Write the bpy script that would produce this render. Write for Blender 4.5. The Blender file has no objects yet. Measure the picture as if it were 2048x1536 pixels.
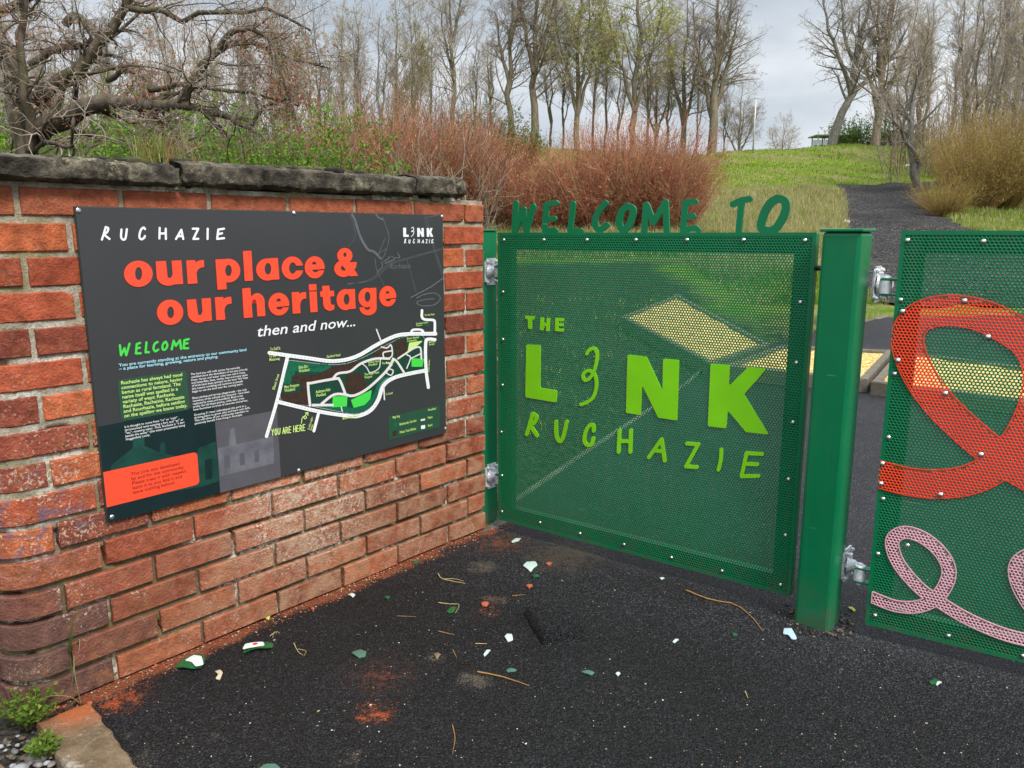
import bpy, bmesh, math, random
import numpy as np
from mathutils import Vector, Matrix, noise as mnoise

scene = bpy.context.scene
COL = scene.collection
R = math.radians
rng = np.random.default_rng(7)
random.seed(7)

# ------------------------------------------------------------------ camera, sky, sun, exposure
EYE = 1.35                      # camera height (m); gate top is level with the lens
PITCH = R(10.96)
FPX = 1565.0                    # focal length in photo pixels (photo 2048 x 1536)
cam_data = bpy.data.cameras.new("camera")
cam_data.sensor_width = 36.0
cam_data.lens = 36.0 * FPX / 2048.0
cam_data.clip_start = 0.05
cam_data.clip_end = 3000.0
cam = bpy.data.objects.new("camera", cam_data)
COL.objects.link(cam)
cam.location = (0, 0, EYE)
cam.rotation_euler = (R(90) - PITCH, 0, 0)
scene.camera = cam

SUN_EL, SUN_AZ = R(50), R(143)   # azimuth measured from +Y (view direction) towards +X
world = bpy.data.worlds.new("World")
scene.world = world
world.use_nodes = True
wn, wl = world.node_tree.nodes, world.node_tree.links
wn.clear()
w_out = wn.new("ShaderNodeOutputWorld")
w_bg = wn.new("ShaderNodeBackground")
w_sky = wn.new("ShaderNodeTexSky")
w_sky.sky_type = 'NISHITA'
w_sky.sun_disc = False
w_sky.sun_elevation = SUN_EL
w_sky.sun_rotation = SUN_AZ
w_scale = wn.new("ShaderNodeVectorMath"); w_scale.operation = 'SCALE'
w_scale.inputs['Scale'].default_value = 0.62
w_tc = wn.new("ShaderNodeTexCoord")
w_map = wn.new("ShaderNodeMapping"); w_map.inputs['Scale'].default_value = (1.0, 1.0, 2.6)
w_map.inputs['Rotation'].default_value = (0.1, 0.2, 0.9)
w_noise = wn.new("ShaderNodeTexNoise")
w_noise.inputs['Scale'].default_value = 2.3
w_noise.inputs['Detail'].default_value = 7.0
w_noise.inputs['Roughness'].default_value = 0.5
w_ramp = wn.new("ShaderNodeValToRGB")
w_ramp.color_ramp.elements[0].position = 0.40
w_ramp.color_ramp.elements[0].color = (5.5, 6.25, 7.1, 1)
w_ramp.color_ramp.elements[1].position = 0.62
w_ramp.color_ramp.elements[1].color = (10.0, 10.3, 10.6, 1)
w_mix = wn.new("ShaderNodeMixRGB"); w_mix.inputs[0].default_value = 0.86
wl.new(w_tc.outputs['Generated'], w_map.inputs['Vector'])
wl.new(w_map.outputs['Vector'], w_noise.inputs['Vector'])
wl.new(w_noise.outputs['Fac'], w_ramp.inputs['Fac'])
wl.new(w_sky.outputs['Color'], w_scale.inputs[0])
wl.new(w_scale.outputs['Vector'], w_mix.inputs[1])
wl.new(w_ramp.outputs['Color'], w_mix.inputs[2])
# an overcast dome is brighter overhead than near the horizon
w_sep = wn.new("ShaderNodeSeparateXYZ"); wl.new(w_tc.outputs['Generated'], w_sep.inputs[0])
w_zen = wn.new("ShaderNodeMapRange"); w_zen.interpolation_type = 'SMOOTHSTEP'
w_zen.inputs['From Min'].default_value = 0.24; w_zen.inputs['From Max'].default_value = 0.95
w_zen.inputs['To Min'].default_value = 1.0; w_zen.inputs['To Max'].default_value = 2.6
wl.new(w_sep.outputs[2], w_zen.inputs['Value'])
w_mul = wn.new("ShaderNodeVectorMath"); w_mul.operation = 'SCALE'
wl.new(w_mix.outputs['Color'], w_mul.inputs[0]); wl.new(w_zen.outputs[0], w_mul.inputs['Scale'])
wl.new(w_mul.outputs['Vector'], w_bg.inputs['Color'])
w_bg.inputs['Strength'].default_value = 0.085
wl.new(w_bg.outputs['Background'], w_out.inputs['Surface'])

sun_data = bpy.data.lights.new("sun", 'SUN')
sun_data.energy = 3.0
sun_data.angle = R(16)
sun_data.color = (1.0, 0.95, 0.87)
sun = bpy.data.objects.new("sun", sun_data)
COL.objects.link(sun)
sdir = Vector((math.sin(SUN_AZ) * math.cos(SUN_EL), math.cos(SUN_AZ) * math.cos(SUN_EL), math.sin(SUN_EL)))
sun.rotation_euler = sdir.to_track_quat('Z', 'Y').to_euler()

scene.view_settings.view_transform = 'Standard'
scene.view_settings.look = 'None'
scene.view_settings.gamma = 1.0
scene.view_settings.exposure = 0.3
scene.cycles.max_bounces = 6
scene.cycles.transparent_max_bounces = 16

# ------------------------------------------------------------------ measuring the photograph
def ray(u, v):
    x = (u - 1024) / FPX; y = (768 - v) / FPX
    return np.array([x, math.cos(PITCH) + y * math.sin(PITCH), -math.sin(PITCH) + y * math.cos(PITCH)])
CAMP = np.array([0, 0, EYE])
def on_flat(u, v, z=0.0):
    d = ray(u, v); return CAMP + d * ((z - EYE) / d[2])
def on_plane(u, v, P0, n):
    d = ray(u, v); return CAMP + d * (np.dot(P0 - CAMP, n) / np.dot(d, n))
def at_depth(u, v, Y):
    d = ray(u, v); return CAMP + d * (Y / d[1])

class Frame:
    """A flat plate in space: x = U (along), y = V (up), z = N (out of the face)."""
    def __init__(s, O, U, V):
        s.O = np.array(O, float); s.U = np.array(U, float) / np.linalg.norm(U)
        s.V = np.array(V, float) / np.linalg.norm(V); s.N = np.cross(s.U, s.V)
    def matrix(s):
        m = Matrix.Identity(4)
        for i in range(3):
            m[i][0] = s.U[i]; m[i][1] = s.V[i]; m[i][2] = s.N[i]; m[i][3] = s.O[i]
        return m
    def px(s, u, v, off=0.0):
        P = on_plane(u, v, s.O + s.N * off, s.N) - s.O
        return np.array([P @ s.U, P @ s.V])
    def pxs(s, pts, off=0.0):
        return [tuple(s.px(a, b, off)) for a, b in pts]

# ------------------------------------------------------------------ objects
def tag(o, label=None, cat=None, group=None, kind=None):
    if label: o['label'] = label
    if cat: o['category'] = cat
    if group: o['group'] = group
    if kind: o['kind'] = kind
    return o
def thing(name, label, cat, loc=(0, 0, 0), rotz=0.0, group=None, matrix=None):
    o = bpy.data.objects.new(name, None)
    o.empty_display_size = 0.1
    COL.objects.link(o)
    if matrix is not None: o.matrix_world = matrix
    else:
        o.location = loc; o.rotation_euler = (0, 0, rotz)
    return tag(o, label, cat, group)
def mesh_obj(name, verts, faces, mat, parent=None, smooth=False, loc=None, colors=None):
    me = bpy.data.meshes.new(name)
    verts = np.asarray(verts, dtype=np.float64)
    me.from_pydata(verts.tolist(), [], faces if isinstance(faces, list) else faces.tolist())
    if smooth: me.polygons.foreach_set('use_smooth', [True] * len(me.polygons))
    if colors is not None:
        at = me.attributes.new('tint', 'FLOAT_COLOR', 'POINT')
        c = np.ones((len(verts), 4), np.float32); c[:, :3] = colors
        at.data.foreach_set('color', c.ravel())
    me.update()
    return link(name, me, mat, parent, loc)
def link(name, me, mat, parent=None, loc=None):
    if mat is not None:
        me.materials.clear(); me.materials.append(mat)
    o = bpy.data.objects.new(name, me)
    COL.objects.link(o)
    if parent is not None: o.parent = parent
    if loc is not None: o.location = loc
    return o
def copy_thing(root, loc, rotz=0.0, scale=None, label=None):
    kids = [c for c in root.children]
    r = root.copy(); COL.objects.link(r)
    r.location = loc; r.rotation_euler = (0, 0, rotz)
    if scale is not None: r.scale = scale
    if label: r['label'] = label
    for ch in kids:
        c = ch.copy(); COL.objects.link(c); c.parent = r
        for g in ch.children:
            d = g.copy(); COL.objects.link(d); d.parent = c
    return r

# ------------------------------------------------------------------ mesh helpers
class MB:
    def __init__(s): s.v = []; s.f = []
    def add(s, v, f):
        b = len(s.v); s.v += [tuple(p) for p in v]; s.f += [[i + b for i in q] for q in f]
    def box(s, x0, x1, y0, y1, z0, z1, bev=0.0, M=None):
        bm = bmesh.new(); bmesh.ops.create_cube(bm, size=1.0)
        for p in bm.verts:
            p.co = Vector((x0 + (p.co.x + .5) * (x1 - x0), y0 + (p.co.y + .5) * (y1 - y0), z0 + (p.co.z + .5) * (z1 - z0)))
        if bev > 0:
            bmesh.ops.bevel(bm, geom=list(bm.edges), offset=bev, segments=2, affect='EDGES', profile=0.5)
        s.bm(bm, M)
    def bm(s, bm, M=None):
        bm.verts.ensure_lookup_table(); bm.verts.index_update()
        v = [(M @ p.co if M is not None else p.co.copy()) for p in bm.verts]
        f = [[q.index for q in fc.verts] for fc in bm.faces]
        bm.free(); s.add(v, f)
    def cyl(s, p0, p1, r0, r1=None, n=12, cap=True):
        r1 = r0 if r1 is None else r1
        p0 = Vector(p0); p1 = Vector(p1); d = (p1 - p0).normalized()
        a = d.orthogonal().normalized(); b = d.cross(a)
        v = []
        for p, r in ((p0, r0), (p1, r1)):
            for i in range(n):
                t = 2 * math.pi * i / n
                v.append(p + a * (r * math.cos(t)) + b * (r * math.sin(t)))
        f = [[i, (i + 1) % n, n + (i + 1) % n, n + i] for i in range(n)]
        if cap: f += [list(range(n))[::-1], list(range(n, 2 * n))]
        s.add(v, f)
    def dome(s, c, axis, r, h, n=10):
        d = Vector(axis).normalized(); a = d.orthogonal().normalized(); b = d.cross(a); c = Vector(c)
        rings = [(r, 0), (r * .92, h * .45), (r * .6, h * .85)]
        v = []
        for rr, hh in rings:
            for i in range(n):
                t = 2 * math.pi * i / n
                v.append(c + d * hh + a * (rr * math.cos(t)) + b * (rr * math.sin(t)))
        v.append(c + d * h)
        f = []
        for k in range(2):
            for i in range(n):
                f.append([k * n + i, k * n + (i + 1) % n, (k + 1) * n + (i + 1) % n, (k + 1) * n + i])
        for i in range(n): f.append([2 * n + i, 2 * n + (i + 1) % n, 3 * n])
        s.add(v, f)
    def build(s, name, mat, parent=None, smooth=False):
        o = mesh_obj(name, s.v, s.f, mat, parent, smooth)
        return o

def tubes(P, Rr, sides=3):
    """Vectorised tubes: P (N,K,3) polylines, Rr (N,K) radii -> verts, quads."""
    P = np.asarray(P, float); N, K, _ = P.shape
    T = np.gradient(P, axis=1); T /= (np.linalg.norm(T, axis=2, keepdims=True) + 1e-9)
    ref = np.where(np.abs(T[:, :1, 2:3]) < 0.8, np.array([0, 0, 1.0]), np.array([1.0, 0, 0]))
    A = np.cross(T, np.broadcast_to(ref, T.shape)); A /= (np.linalg.norm(A, axis=2, keepdims=True) + 1e-9)
    Bv = np.cross(T, A)
    ang = np.arange(sides) * 2 * math.pi / sides
    V = P[:, :, None, :] + Rr[:, :, None, None] * (np.cos(ang)[None, None, :, None] * A[:, :, None, :] + np.sin(ang)[None, None, :, None] * Bv[:, :, None, :])
    idx = np.arange(N * K * sides).reshape(N, K, sides)
    a = idx[:, :-1, :]; b = np.roll(idx, -1, axis=2)[:, :-1, :]
    c = np.roll(idx, -1, axis=2)[:, 1:, :]; d = idx[:, 1:, :]
    F = np.stack([a, b, c, d], -1).reshape(-1, 4)
    return V.reshape(-1, 3), F

def quick_mesh(name, V, F, mat, parent=None, smooth=False, colors=None):
    """numpy fast path: F (M,k) all the same size k."""
    me = bpy.data.meshes.new(name)
    V = np.ascontiguousarray(V, dtype=np.float32); F = np.ascontiguousarray(F, dtype=np.int32)
    M, k = F.shape
    me.vertices.add(len(V)); me.vertices.foreach_set('co', V.ravel())
    me.loops.add(M * k); me.loops.foreach_set('vertex_index', F.ravel())
    me.polygons.add(M); me.polygons.foreach_set('loop_start', np.arange(0, M * k, k, dtype=np.int32))
    if smooth: me.polygons.foreach_set('use_smooth', np.ones(M, dtype=bool))
    if colors is not None:
        at = me.attributes.new('tint', 'FLOAT_COLOR', 'POINT')
        c = np.ones((len(V), 4), np.float32); c[:, :3] = colors
        at.data.foreach_set('color', c.ravel())
    me.update(calc_edges=True); me.validate()
    return link(name, me, mat, parent)

# ---- signed distance shapes (numpy), filled by marching squares
def sd_ell(X, Y, cx, cy, rx, ry):
    return (np.sqrt(((X - cx) / rx) ** 2 + ((Y - cy) / ry) ** 2) - 1) * min(rx, ry)
def sd_path(X, Y, pts, r, closed=False):
    pts = [tuple(map(float, p)) for p in pts]
    if closed: pts = pts + [pts[0]]
    D = np.full(X.shape, 1e9)
    rr = r if hasattr(r, '__len__') else [r] * len(pts)
    for i in range(len(pts) - 1):
        (ax, ay), (bx, by) = pts[i], pts[i + 1]
        dx, dy = bx - ax, by - ay; L = dx * dx + dy * dy + 1e-12
        t = np.clip(((X - ax) * dx + (Y - ay) * dy) / L, 0, 1)
        D = np.minimum(D, np.hypot(X - ax - t * dx, Y - ay - t * dy) - (rr[i] + (rr[i + 1] - rr[i]) * t))
    return D
def sd_poly(X, Y, pts):
    D = np.full(X.shape, 1e9); inside = np.zeros(X.shape, bool); n = len(pts)
    for i in range(n):
        (ax, ay), (bx, by) = pts[i], pts[(i + 1) % n]
        dx, dy = bx - ax, by - ay; L = dx * dx + dy * dy + 1e-12
        t = np.clip(((X - ax) * dx + (Y - ay) * dy) / L, 0, 1)
        D = np.minimum(D, np.hypot(X - ax - t * dx, Y - ay - t * dy))
        cond = (ay > Y) != (by > Y)
        xin = ax + (Y - ay) * dx / (dy if abs(dy) > 1e-12 else 1e-12)
        inside ^= cond & (X < xin)
    return np.where(inside, -D, D)
def smooth_pts(pts, n=6, closed=False):
    pts = [np.array(p, float) for p in pts]; out = []; m = len(pts)
    rngi = range(m if closed else m - 1)
    for i in rngi:
        p1 = pts[i]; p2 = pts[(i + 1) % m]
        p0 = pts[(i - 1) % m] if (closed or i > 0) else 2 * p1 - p2
        p3 = pts[(i + 2) % m] if (closed or i + 2 < m) else 2 * p2 - p1
        for k in range(n):
            t = k / n
            out.append(0.5 * ((2 * p1) + (-p0 + p2) * t + (2 * p0 - 5 * p1 + 4 * p2 - p3) * t * t + (-p0 + 3 * p1 - 3 * p2 + p3) * t ** 3))
    if not closed: out.append(pts[-1])
    return [tuple(p) for p in out]

def fill_sdf(fn, bbox, step):
    """2D region fn(X,Y)<0 -> (verts Nx2, faces list)."""
    x0, y0, x1, y1 = bbox
    nx = max(2, int(math.ceil((x1 - x0) / step)) + 1); ny = max(2, int(math.ceil((y1 - y0) / step)) + 1)
    xs = np.linspace(x0, x1, nx); ys = np.linspace(y0, y1, ny)
    X, Y = np.meshgrid(xs, ys)
    D = fn(X, Y); D = np.where(np.abs(D) < 1e-7, 1e-7, D)
    D[0, :] = np.maximum(D[0, :], 1e-6); D[-1, :] = np.maximum(D[-1, :], 1e-6)
    D[:, 0] = np.maximum(D[:, 0], 1e-6); D[:, -1] = np.maximum(D[:, -1], 1e-6)
    ins = D < 0
    verts = []; vid = {}; faces = []
    def gv(j, i):
        k = (j, i)
        if k not in vid: vid[k] = len(verts); verts.append((xs[i], ys[j]))
        return vid[k]
    def ev(j0, i0, j1, i1):
        if (j1, i1) < (j0, i0): j0, i0, j1, i1 = j1, i1, j0, i0
        k = (j0, i0, j1, i1)
        if k not in vid:
            a = D[j0, i0]; b = D[j1, i1]; t = a / (a - b)
            vid[k] = len(verts)
            verts.append((xs[i0] + t * (xs[i1] - xs[i0]), ys[j0] + t * (ys[j1] - ys[j0])))
        return vid[k]
    cnt = ins[:-1, :-1].astype(int) + ins[1:, :-1] + ins[:-1, 1:] + ins[1:, 1:]
    for j, i in zip(*np.nonzero(cnt)):
        c = [(j, i), (j, i + 1), (j + 1, i + 1), (j + 1, i)]
        if cnt[j, i] == 4:
            faces.append([gv(*q) for q in c]); continue
        poly = []
        for k in range(4):
            p, q = c[k], c[(k + 1) % 4]
            if ins[p]: poly.append(gv(*p))
            if ins[p] != ins[q]: poly.append(ev(*p, *q))
        if len(poly) >= 3: faces.append(poly)
    return np.array(verts).reshape(-1, 2), faces
def plate(name, V2, faces, z0, z1, mat, parent, mapper=None, flip=False, bev=False):
    """2D region -> plate with thickness in the parent's local frame (z0 back, z1 front)."""
    if mapper is not None: V2 = np.array([mapper(*p) for p in V2])
    if flip: faces = [f[::-1] for f in faces]
    n = len(V2)
    V = np.zeros((n * (2 if z0 != z1 else 1), 3)); V[:n, :2] = V2; V[:n, 2] = z1
    F = [list(f) for f in faces]
    if z0 != z1:
        V[n:, :2] = V2; V[n:, 2] = z0
        cntd = {}
        for f in faces:
            for a, b in zip(f, f[1:] + f[:1]): cntd[(a, b)] = 1
        for (a, b) in cntd:
            if (b, a) not in cntd: F.append([b, a, a + n, b + n])
        F += [[i + n for i in f[::-1]] for f in faces]
    return mesh_obj(name, V, F, mat, parent)

# ------------------------------------------------------------------ materials
def new_mat(name):
    m = bpy.data.materials.new(name); m.use_nodes = True
    nt = m.node_tree; b = nt.nodes['Principled BSDF']
    return m, nt, b
def nd(nt, t, **kw):
    n = nt.nodes.new(t)
    for k, v in kw.items(): setattr(n, k, v)
    return n
def mixc(nt, fac, a, b, mode='MIX'):
    n = nd(nt, 'ShaderNodeMixRGB', blend_type=mode)
    for i, x in ((0, fac), (1, a), (2, b)):
        if hasattr(x, 'is_linked') or hasattr(x, 'node'): nt.links.new(x, n.inputs[i])
        elif i == 0: n.inputs[0].default_value = x
        else: n.inputs[i].default_value = (*x[:3], 1)
    return n.outputs[0]
def math_n(nt, op, a, b=0.0, c=0.0, clamp=False):
    n = nd(nt, 'ShaderNodeMath', operation=op); n.use_clamp = clamp
    for i, x in enumerate((a, b, c)):
        if hasattr(x, 'node'): nt.links.new(x, n.inputs[i])
        else: n.inputs[i].default_value = x
    return n.outputs[0]
def ramp(nt, fac, stops):
    n = nd(nt, 'ShaderNodeValToRGB'); cr = n.color_ramp
    while len(cr.elements) < len(stops): cr.elements.new(0.5)
    for e, (p, c) in zip(cr.elements, stops):
        e.position = p; e.color = (*c[:3], 1) if hasattr(c, '__len__') else (c, c, c, 1)
    nt.links.new(fac, n.inputs[0]); return n.outputs[0]
def noise_t(nt, scale, detail=4, rough=0.5, vec=None, out='Fac', dist=0.0):
    n = nd(nt, 'ShaderNodeTexNoise')
    n.inputs['Scale'].default_value = scale; n.inputs['Detail'].default_value = detail
    n.inputs['Roughness'].default_value = rough; n.inputs['Distortion'].default_value = dist
    if vec is not None: nt.links.new(vec, n.inputs['Vector'])
    return n.outputs[out]
def vor(nt, scale, vec=None, out='Distance', feature='F1', rand=1.0):
    n = nd(nt, 'ShaderNodeTexVoronoi', feature=feature)
    n.inputs['Scale'].default_value = scale; n.inputs['Randomness'].default_value = rand
    if vec is not None: nt.links.new(vec, n.inputs['Vector'])
    return n.outputs[out]
def objco(nt): return nd(nt, 'ShaderNodeTexCoord').outputs['Object']
def worldpos(nt): return nd(nt, 'ShaderNodeNewGeometry').outputs['Position']
def bump(nt, b, height, strength=0.5, dist=0.01):
    n = nd(nt, 'ShaderNodeBump'); n.inputs['Strength'].default_value = strength; n.inputs['Distance'].default_value = dist
    nt.links.new(height, n.inputs['Height']); nt.links.new(n.outputs[0], b.inputs['Normal'])
    return n
def setc(nt, b, c):
    if hasattr(c, 'node'): nt.links.new(c, b.inputs['Base Color'])
    else: b.inputs['Base Color'].default_value = (*c[:3], 1)
def srgb(r, g, b):
    f = lambda c: (c / 255 / 12.92) if c / 255 <= 0.04045 else ((c / 255 + 0.055) / 1.055) ** 2.4
    return (f(r), f(g), f(b))
def simple_mat(name, col, rough=0.5, metal=0.0, var=0.12, scale=30.0, spec=0.5, bumpk=0.0):
    """One paint or print: slight cloudy variation so no surface is perfectly flat."""
    m, nt, b = new_mat(name)
    oc = objco(nt)
    n1 = noise_t(nt, scale, 5, 0.6, oc)
    k = ramp(nt, n1, [(0.3, 1 - var), (0.7, 1 + var)])
    setc(nt, b, mixc(nt, 1.0, col, k, 'MULTIPLY'))
    b.inputs['Roughness'].default_value = rough; b.inputs['Metallic'].default_value = metal
    b.inputs['Specular IOR Level'].default_value = spec
    if bumpk > 0: bump(nt, b, noise_t(nt, scale * 6, 4, 0.6, oc), bumpk, 0.004)
    return m
def tint_mat(name, rough=0.8, var=0.2, scale=8.0, transl=0.0, gain=1.0):
    m, nt, b = new_mat(name)
    a = nd(nt, 'ShaderNodeAttribute', attribute_name='tint')
    k = ramp(nt, noise_t(nt, scale, 3, 0.6, objco(nt)), [(0.3, gain * (1 - var)), (0.7, gain * (1 + var))])
    c = mixc(nt, 1.0, a.outputs['Color'], k, 'MULTIPLY')
    setc(nt, b, c); b.inputs['Roughness'].default_value = rough
    b.inputs['Specular IOR Level'].default_value = 0.25
    if transl > 0:
        t = nd(nt, 'ShaderNodeBsdfTranslucent'); nt.links.new(c, t.inputs['Color'])
        mx = nd(nt, 'ShaderNodeMixShader'); mx.inputs[0].default_value = transl
        nt.links.new(b.outputs[0], mx.inputs[1]); nt.links.new(t.outputs[0], mx.inputs[2])
        nt.links.new(mx.outputs[0], nt.nodes['Material Output'].inputs['Surface'])
    return m
# ------------------------------------------------------------------ the lie of the land
PROF_Y = np.array([-50, 7, 9.5, 20.7, 38, 47, 55, 60, 75, 120, 400.])
PROF_Z = np.array([0, 0, 0.22, 1.33, 3.45, 5.2, 6.95, 7.3, 7.5, 8.2, 9.5])
def T(x, y):
    x = np.asarray(x, float); y = np.asarray(y, float)
    z = np.interp(y, PROF_Y, PROF_Z)
    a = np.clip((y - 34) / 20, 0, 1)
    s = x / np.maximum(y, 5)
    z = z * (1 - a * (0.07 * np.exp(-((s - 0.20) / 0.09) ** 2)) + a * 0.03 * np.exp(-((s - 0.43) / 0.06) ** 2))
    w = np.clip((y - 10) / 8, 0, 1)
    z = z + w * (0.07 * np.sin(x * 0.9 + 0.6 * np.sin(y * 0.35)) * np.sin(y * 0.45 + 1.3) + 0.04 * np.sin(x * 2.1 + y * 1.3))
    return z
def on_ground(u, v, lift=0.0):
    d = ray(u, v); t = 0.5; prev = 0.5
    while t < 400:
        p = CAMP + d * t
        if p[2] < float(T(p[0], p[1])) + lift: break
        prev = t; t += 0.05 + t * 0.01
    for _ in range(30):
        m = (prev + t) / 2; p = CAMP + d * m
        if p[2] < float(T(p[0], p[1])) + lift: t = m
        else: prev = m
    p = CAMP + d * t
    return np.array([p[0], p[1], float(T(p[0], p[1])) + lift])
def gxy(pts, lift=0.0): return [tuple(on_ground(u, v, lift)[:2]) for u, v in pts]

PATH_L = gxy([(1652, 548), (1680, 500), (1688, 462), (1690, 425), (1684, 388), (1674, 373)]) 
PATH_R = gxy([(1905, 374), (1846, 385), (1846, 395), (1862, 408), (1900, 437), (1960, 470), (2060, 505)])
_pl, _pr = PATH_L[-1], PATH_R[0]
# at the bend the path swings right into the trees
PATH_POLY = PATH_L + gxy([(1690, 369), (1760, 368), (1840, 365), (1905, 364)]) + PATH_R + [(14, 11.3), (7, 10.9), (5.2, 11.2)]
PATH_POLY = smooth_pts(PATH_POLY, 4, True)
ASPH_POLY = [(-1.36, 2.14), (-0.2, 3.5), (-0.035, 3.70), (1.292, 6.70), (2.016, 7.86), (3.69, 9.3), (4.8, 10.07), (5.64, 10.1), (9, 10.6), (16, 11.5), (16, -5), (1.62, -5), (1.30, -0.58), (-1.19, 2.02)]
def near_sdf(X, Y):
    wob = 0.02 * np.sin(X * 23 + 3 * np.sin(Y * 17)) * np.clip((Y - 8) / 2, 0, 1)
    return sd_poly(X, Y, ASPH_POLY) + wob
def path_sdf(X, Y): return sd_poly(X, Y, PATH_POLY) + 0.09 * np.sin(X * 5 + 2 * np.sin(Y * 4.1)) + 0.05 * np.sin(Y * 11 + X * 7)

# materials of the ground
def mat_terrain():
    m, nt, b = new_mat("meadow_and_soil")
    P = worldpos(nt); sep = nd(nt, 'ShaderNodeSeparateXYZ'); nt.links.new(P, sep.inputs[0])
    x, y = sep.outputs[0], sep.outputs[1]
    big = noise_t(nt, 0.45, 5, 0.6, P); mid = noise_t(nt, 2.2, 5, 0.65, P); fine = noise_t(nt, 38, 4, 0.7, P)
    soil_a = math_n(nt, 'MULTIPLY_ADD', big, 3.0, math_n(nt, 'SUBTRACT', 1.6, x))      # >0 left of the turf line
    soil_a = math_n(nt, 'MULTIPLY', soil_a, 2.0, clamp=True)
    soil_b = math_n(nt, 'MULTIPLY_ADD', mid, 2.5, math_n(nt, 'SUBTRACT', 14.2, y))
    soil_b = math_n(nt, 'MULTIPLY', soil_b, 1.5, clamp=True)
    left = math_n(nt, 'MULTIPLY', math_n(nt, 'SUBTRACT', -0.8, x), 2.0, clamp=True)
    left = math_n(nt, 'MULTIPLY', left, math_n(nt, 'MULTIPLY', math_n(nt, 'SUBTRACT', 32.0, y), 0.3, clamp=True))
    soil = math_n(nt, 'MAXIMUM', math_n(nt, 'MULTIPLY', soil_a, soil_b), left)
    near = math_n(nt, 'MULTIPLY', math_n(nt, 'SUBTRACT', 10.4, y), 1.5, clamp=True)
    soil = math_n(nt, 'MAXIMUM', soil, math_n(nt, 'MULTIPLY', near, ramp(nt, mid, [(0.42, 1.0), (0.56, 0.25)])))
    green = mixc(nt, ramp(nt, mid, [(0.35, 0), (0.65, 1)]), (0.11, 0.21, 0.008), (0.23, 0.305, 0.022))
    straw = mixc(nt, fine, (0.20, 0.165, 0.07), (0.40, 0.34, 0.17))
    sfac = ramp(nt, math_n(nt, 'ADD', math_n(nt, 'MULTIPLY', big, 0.7), math_n(nt, 'MULTIPLY', mid, 0.4)), [(0.50, 0.0), (0.66, 0.8)])
    turf = mixc(nt, sfac, green, straw)
    turf = mixc(nt, 1.0, turf, ramp(nt, fine, [(0.3, 0.6), (0.7, 1.25)]), 'MULTIPLY')
    chips = vor(nt, 46, P, 'Color')
    bw = nd(nt, 'ShaderNodeRGBToBW'); nt.links.new(chips, bw.inputs[0])
    dirt = mixc(nt, ramp(nt, bw.outputs[0], [(0.25, 0), (0.95, 1)]), (0.022, 0.019, 0.015), (0.105, 0.092, 0.072))
    dirt = mixc(nt, ramp(nt, mid, [(0.60, 0), (0.74, 0.5)]), dirt, (0.06, 0.08, 0.025))
    setc(nt, b, mixc(nt, soil, turf, dirt)); b.inputs['Roughness'].default_value = 0.95
    b.inputs['Specular IOR Level'].default_value = 0.15
    bump(nt, b, math_n(nt, 'ADD', fine, math_n(nt, 'MULTIPLY', vor(nt, 46, P), 0.8)), 0.9, 0.05)
    return m
STAINS = []
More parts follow.
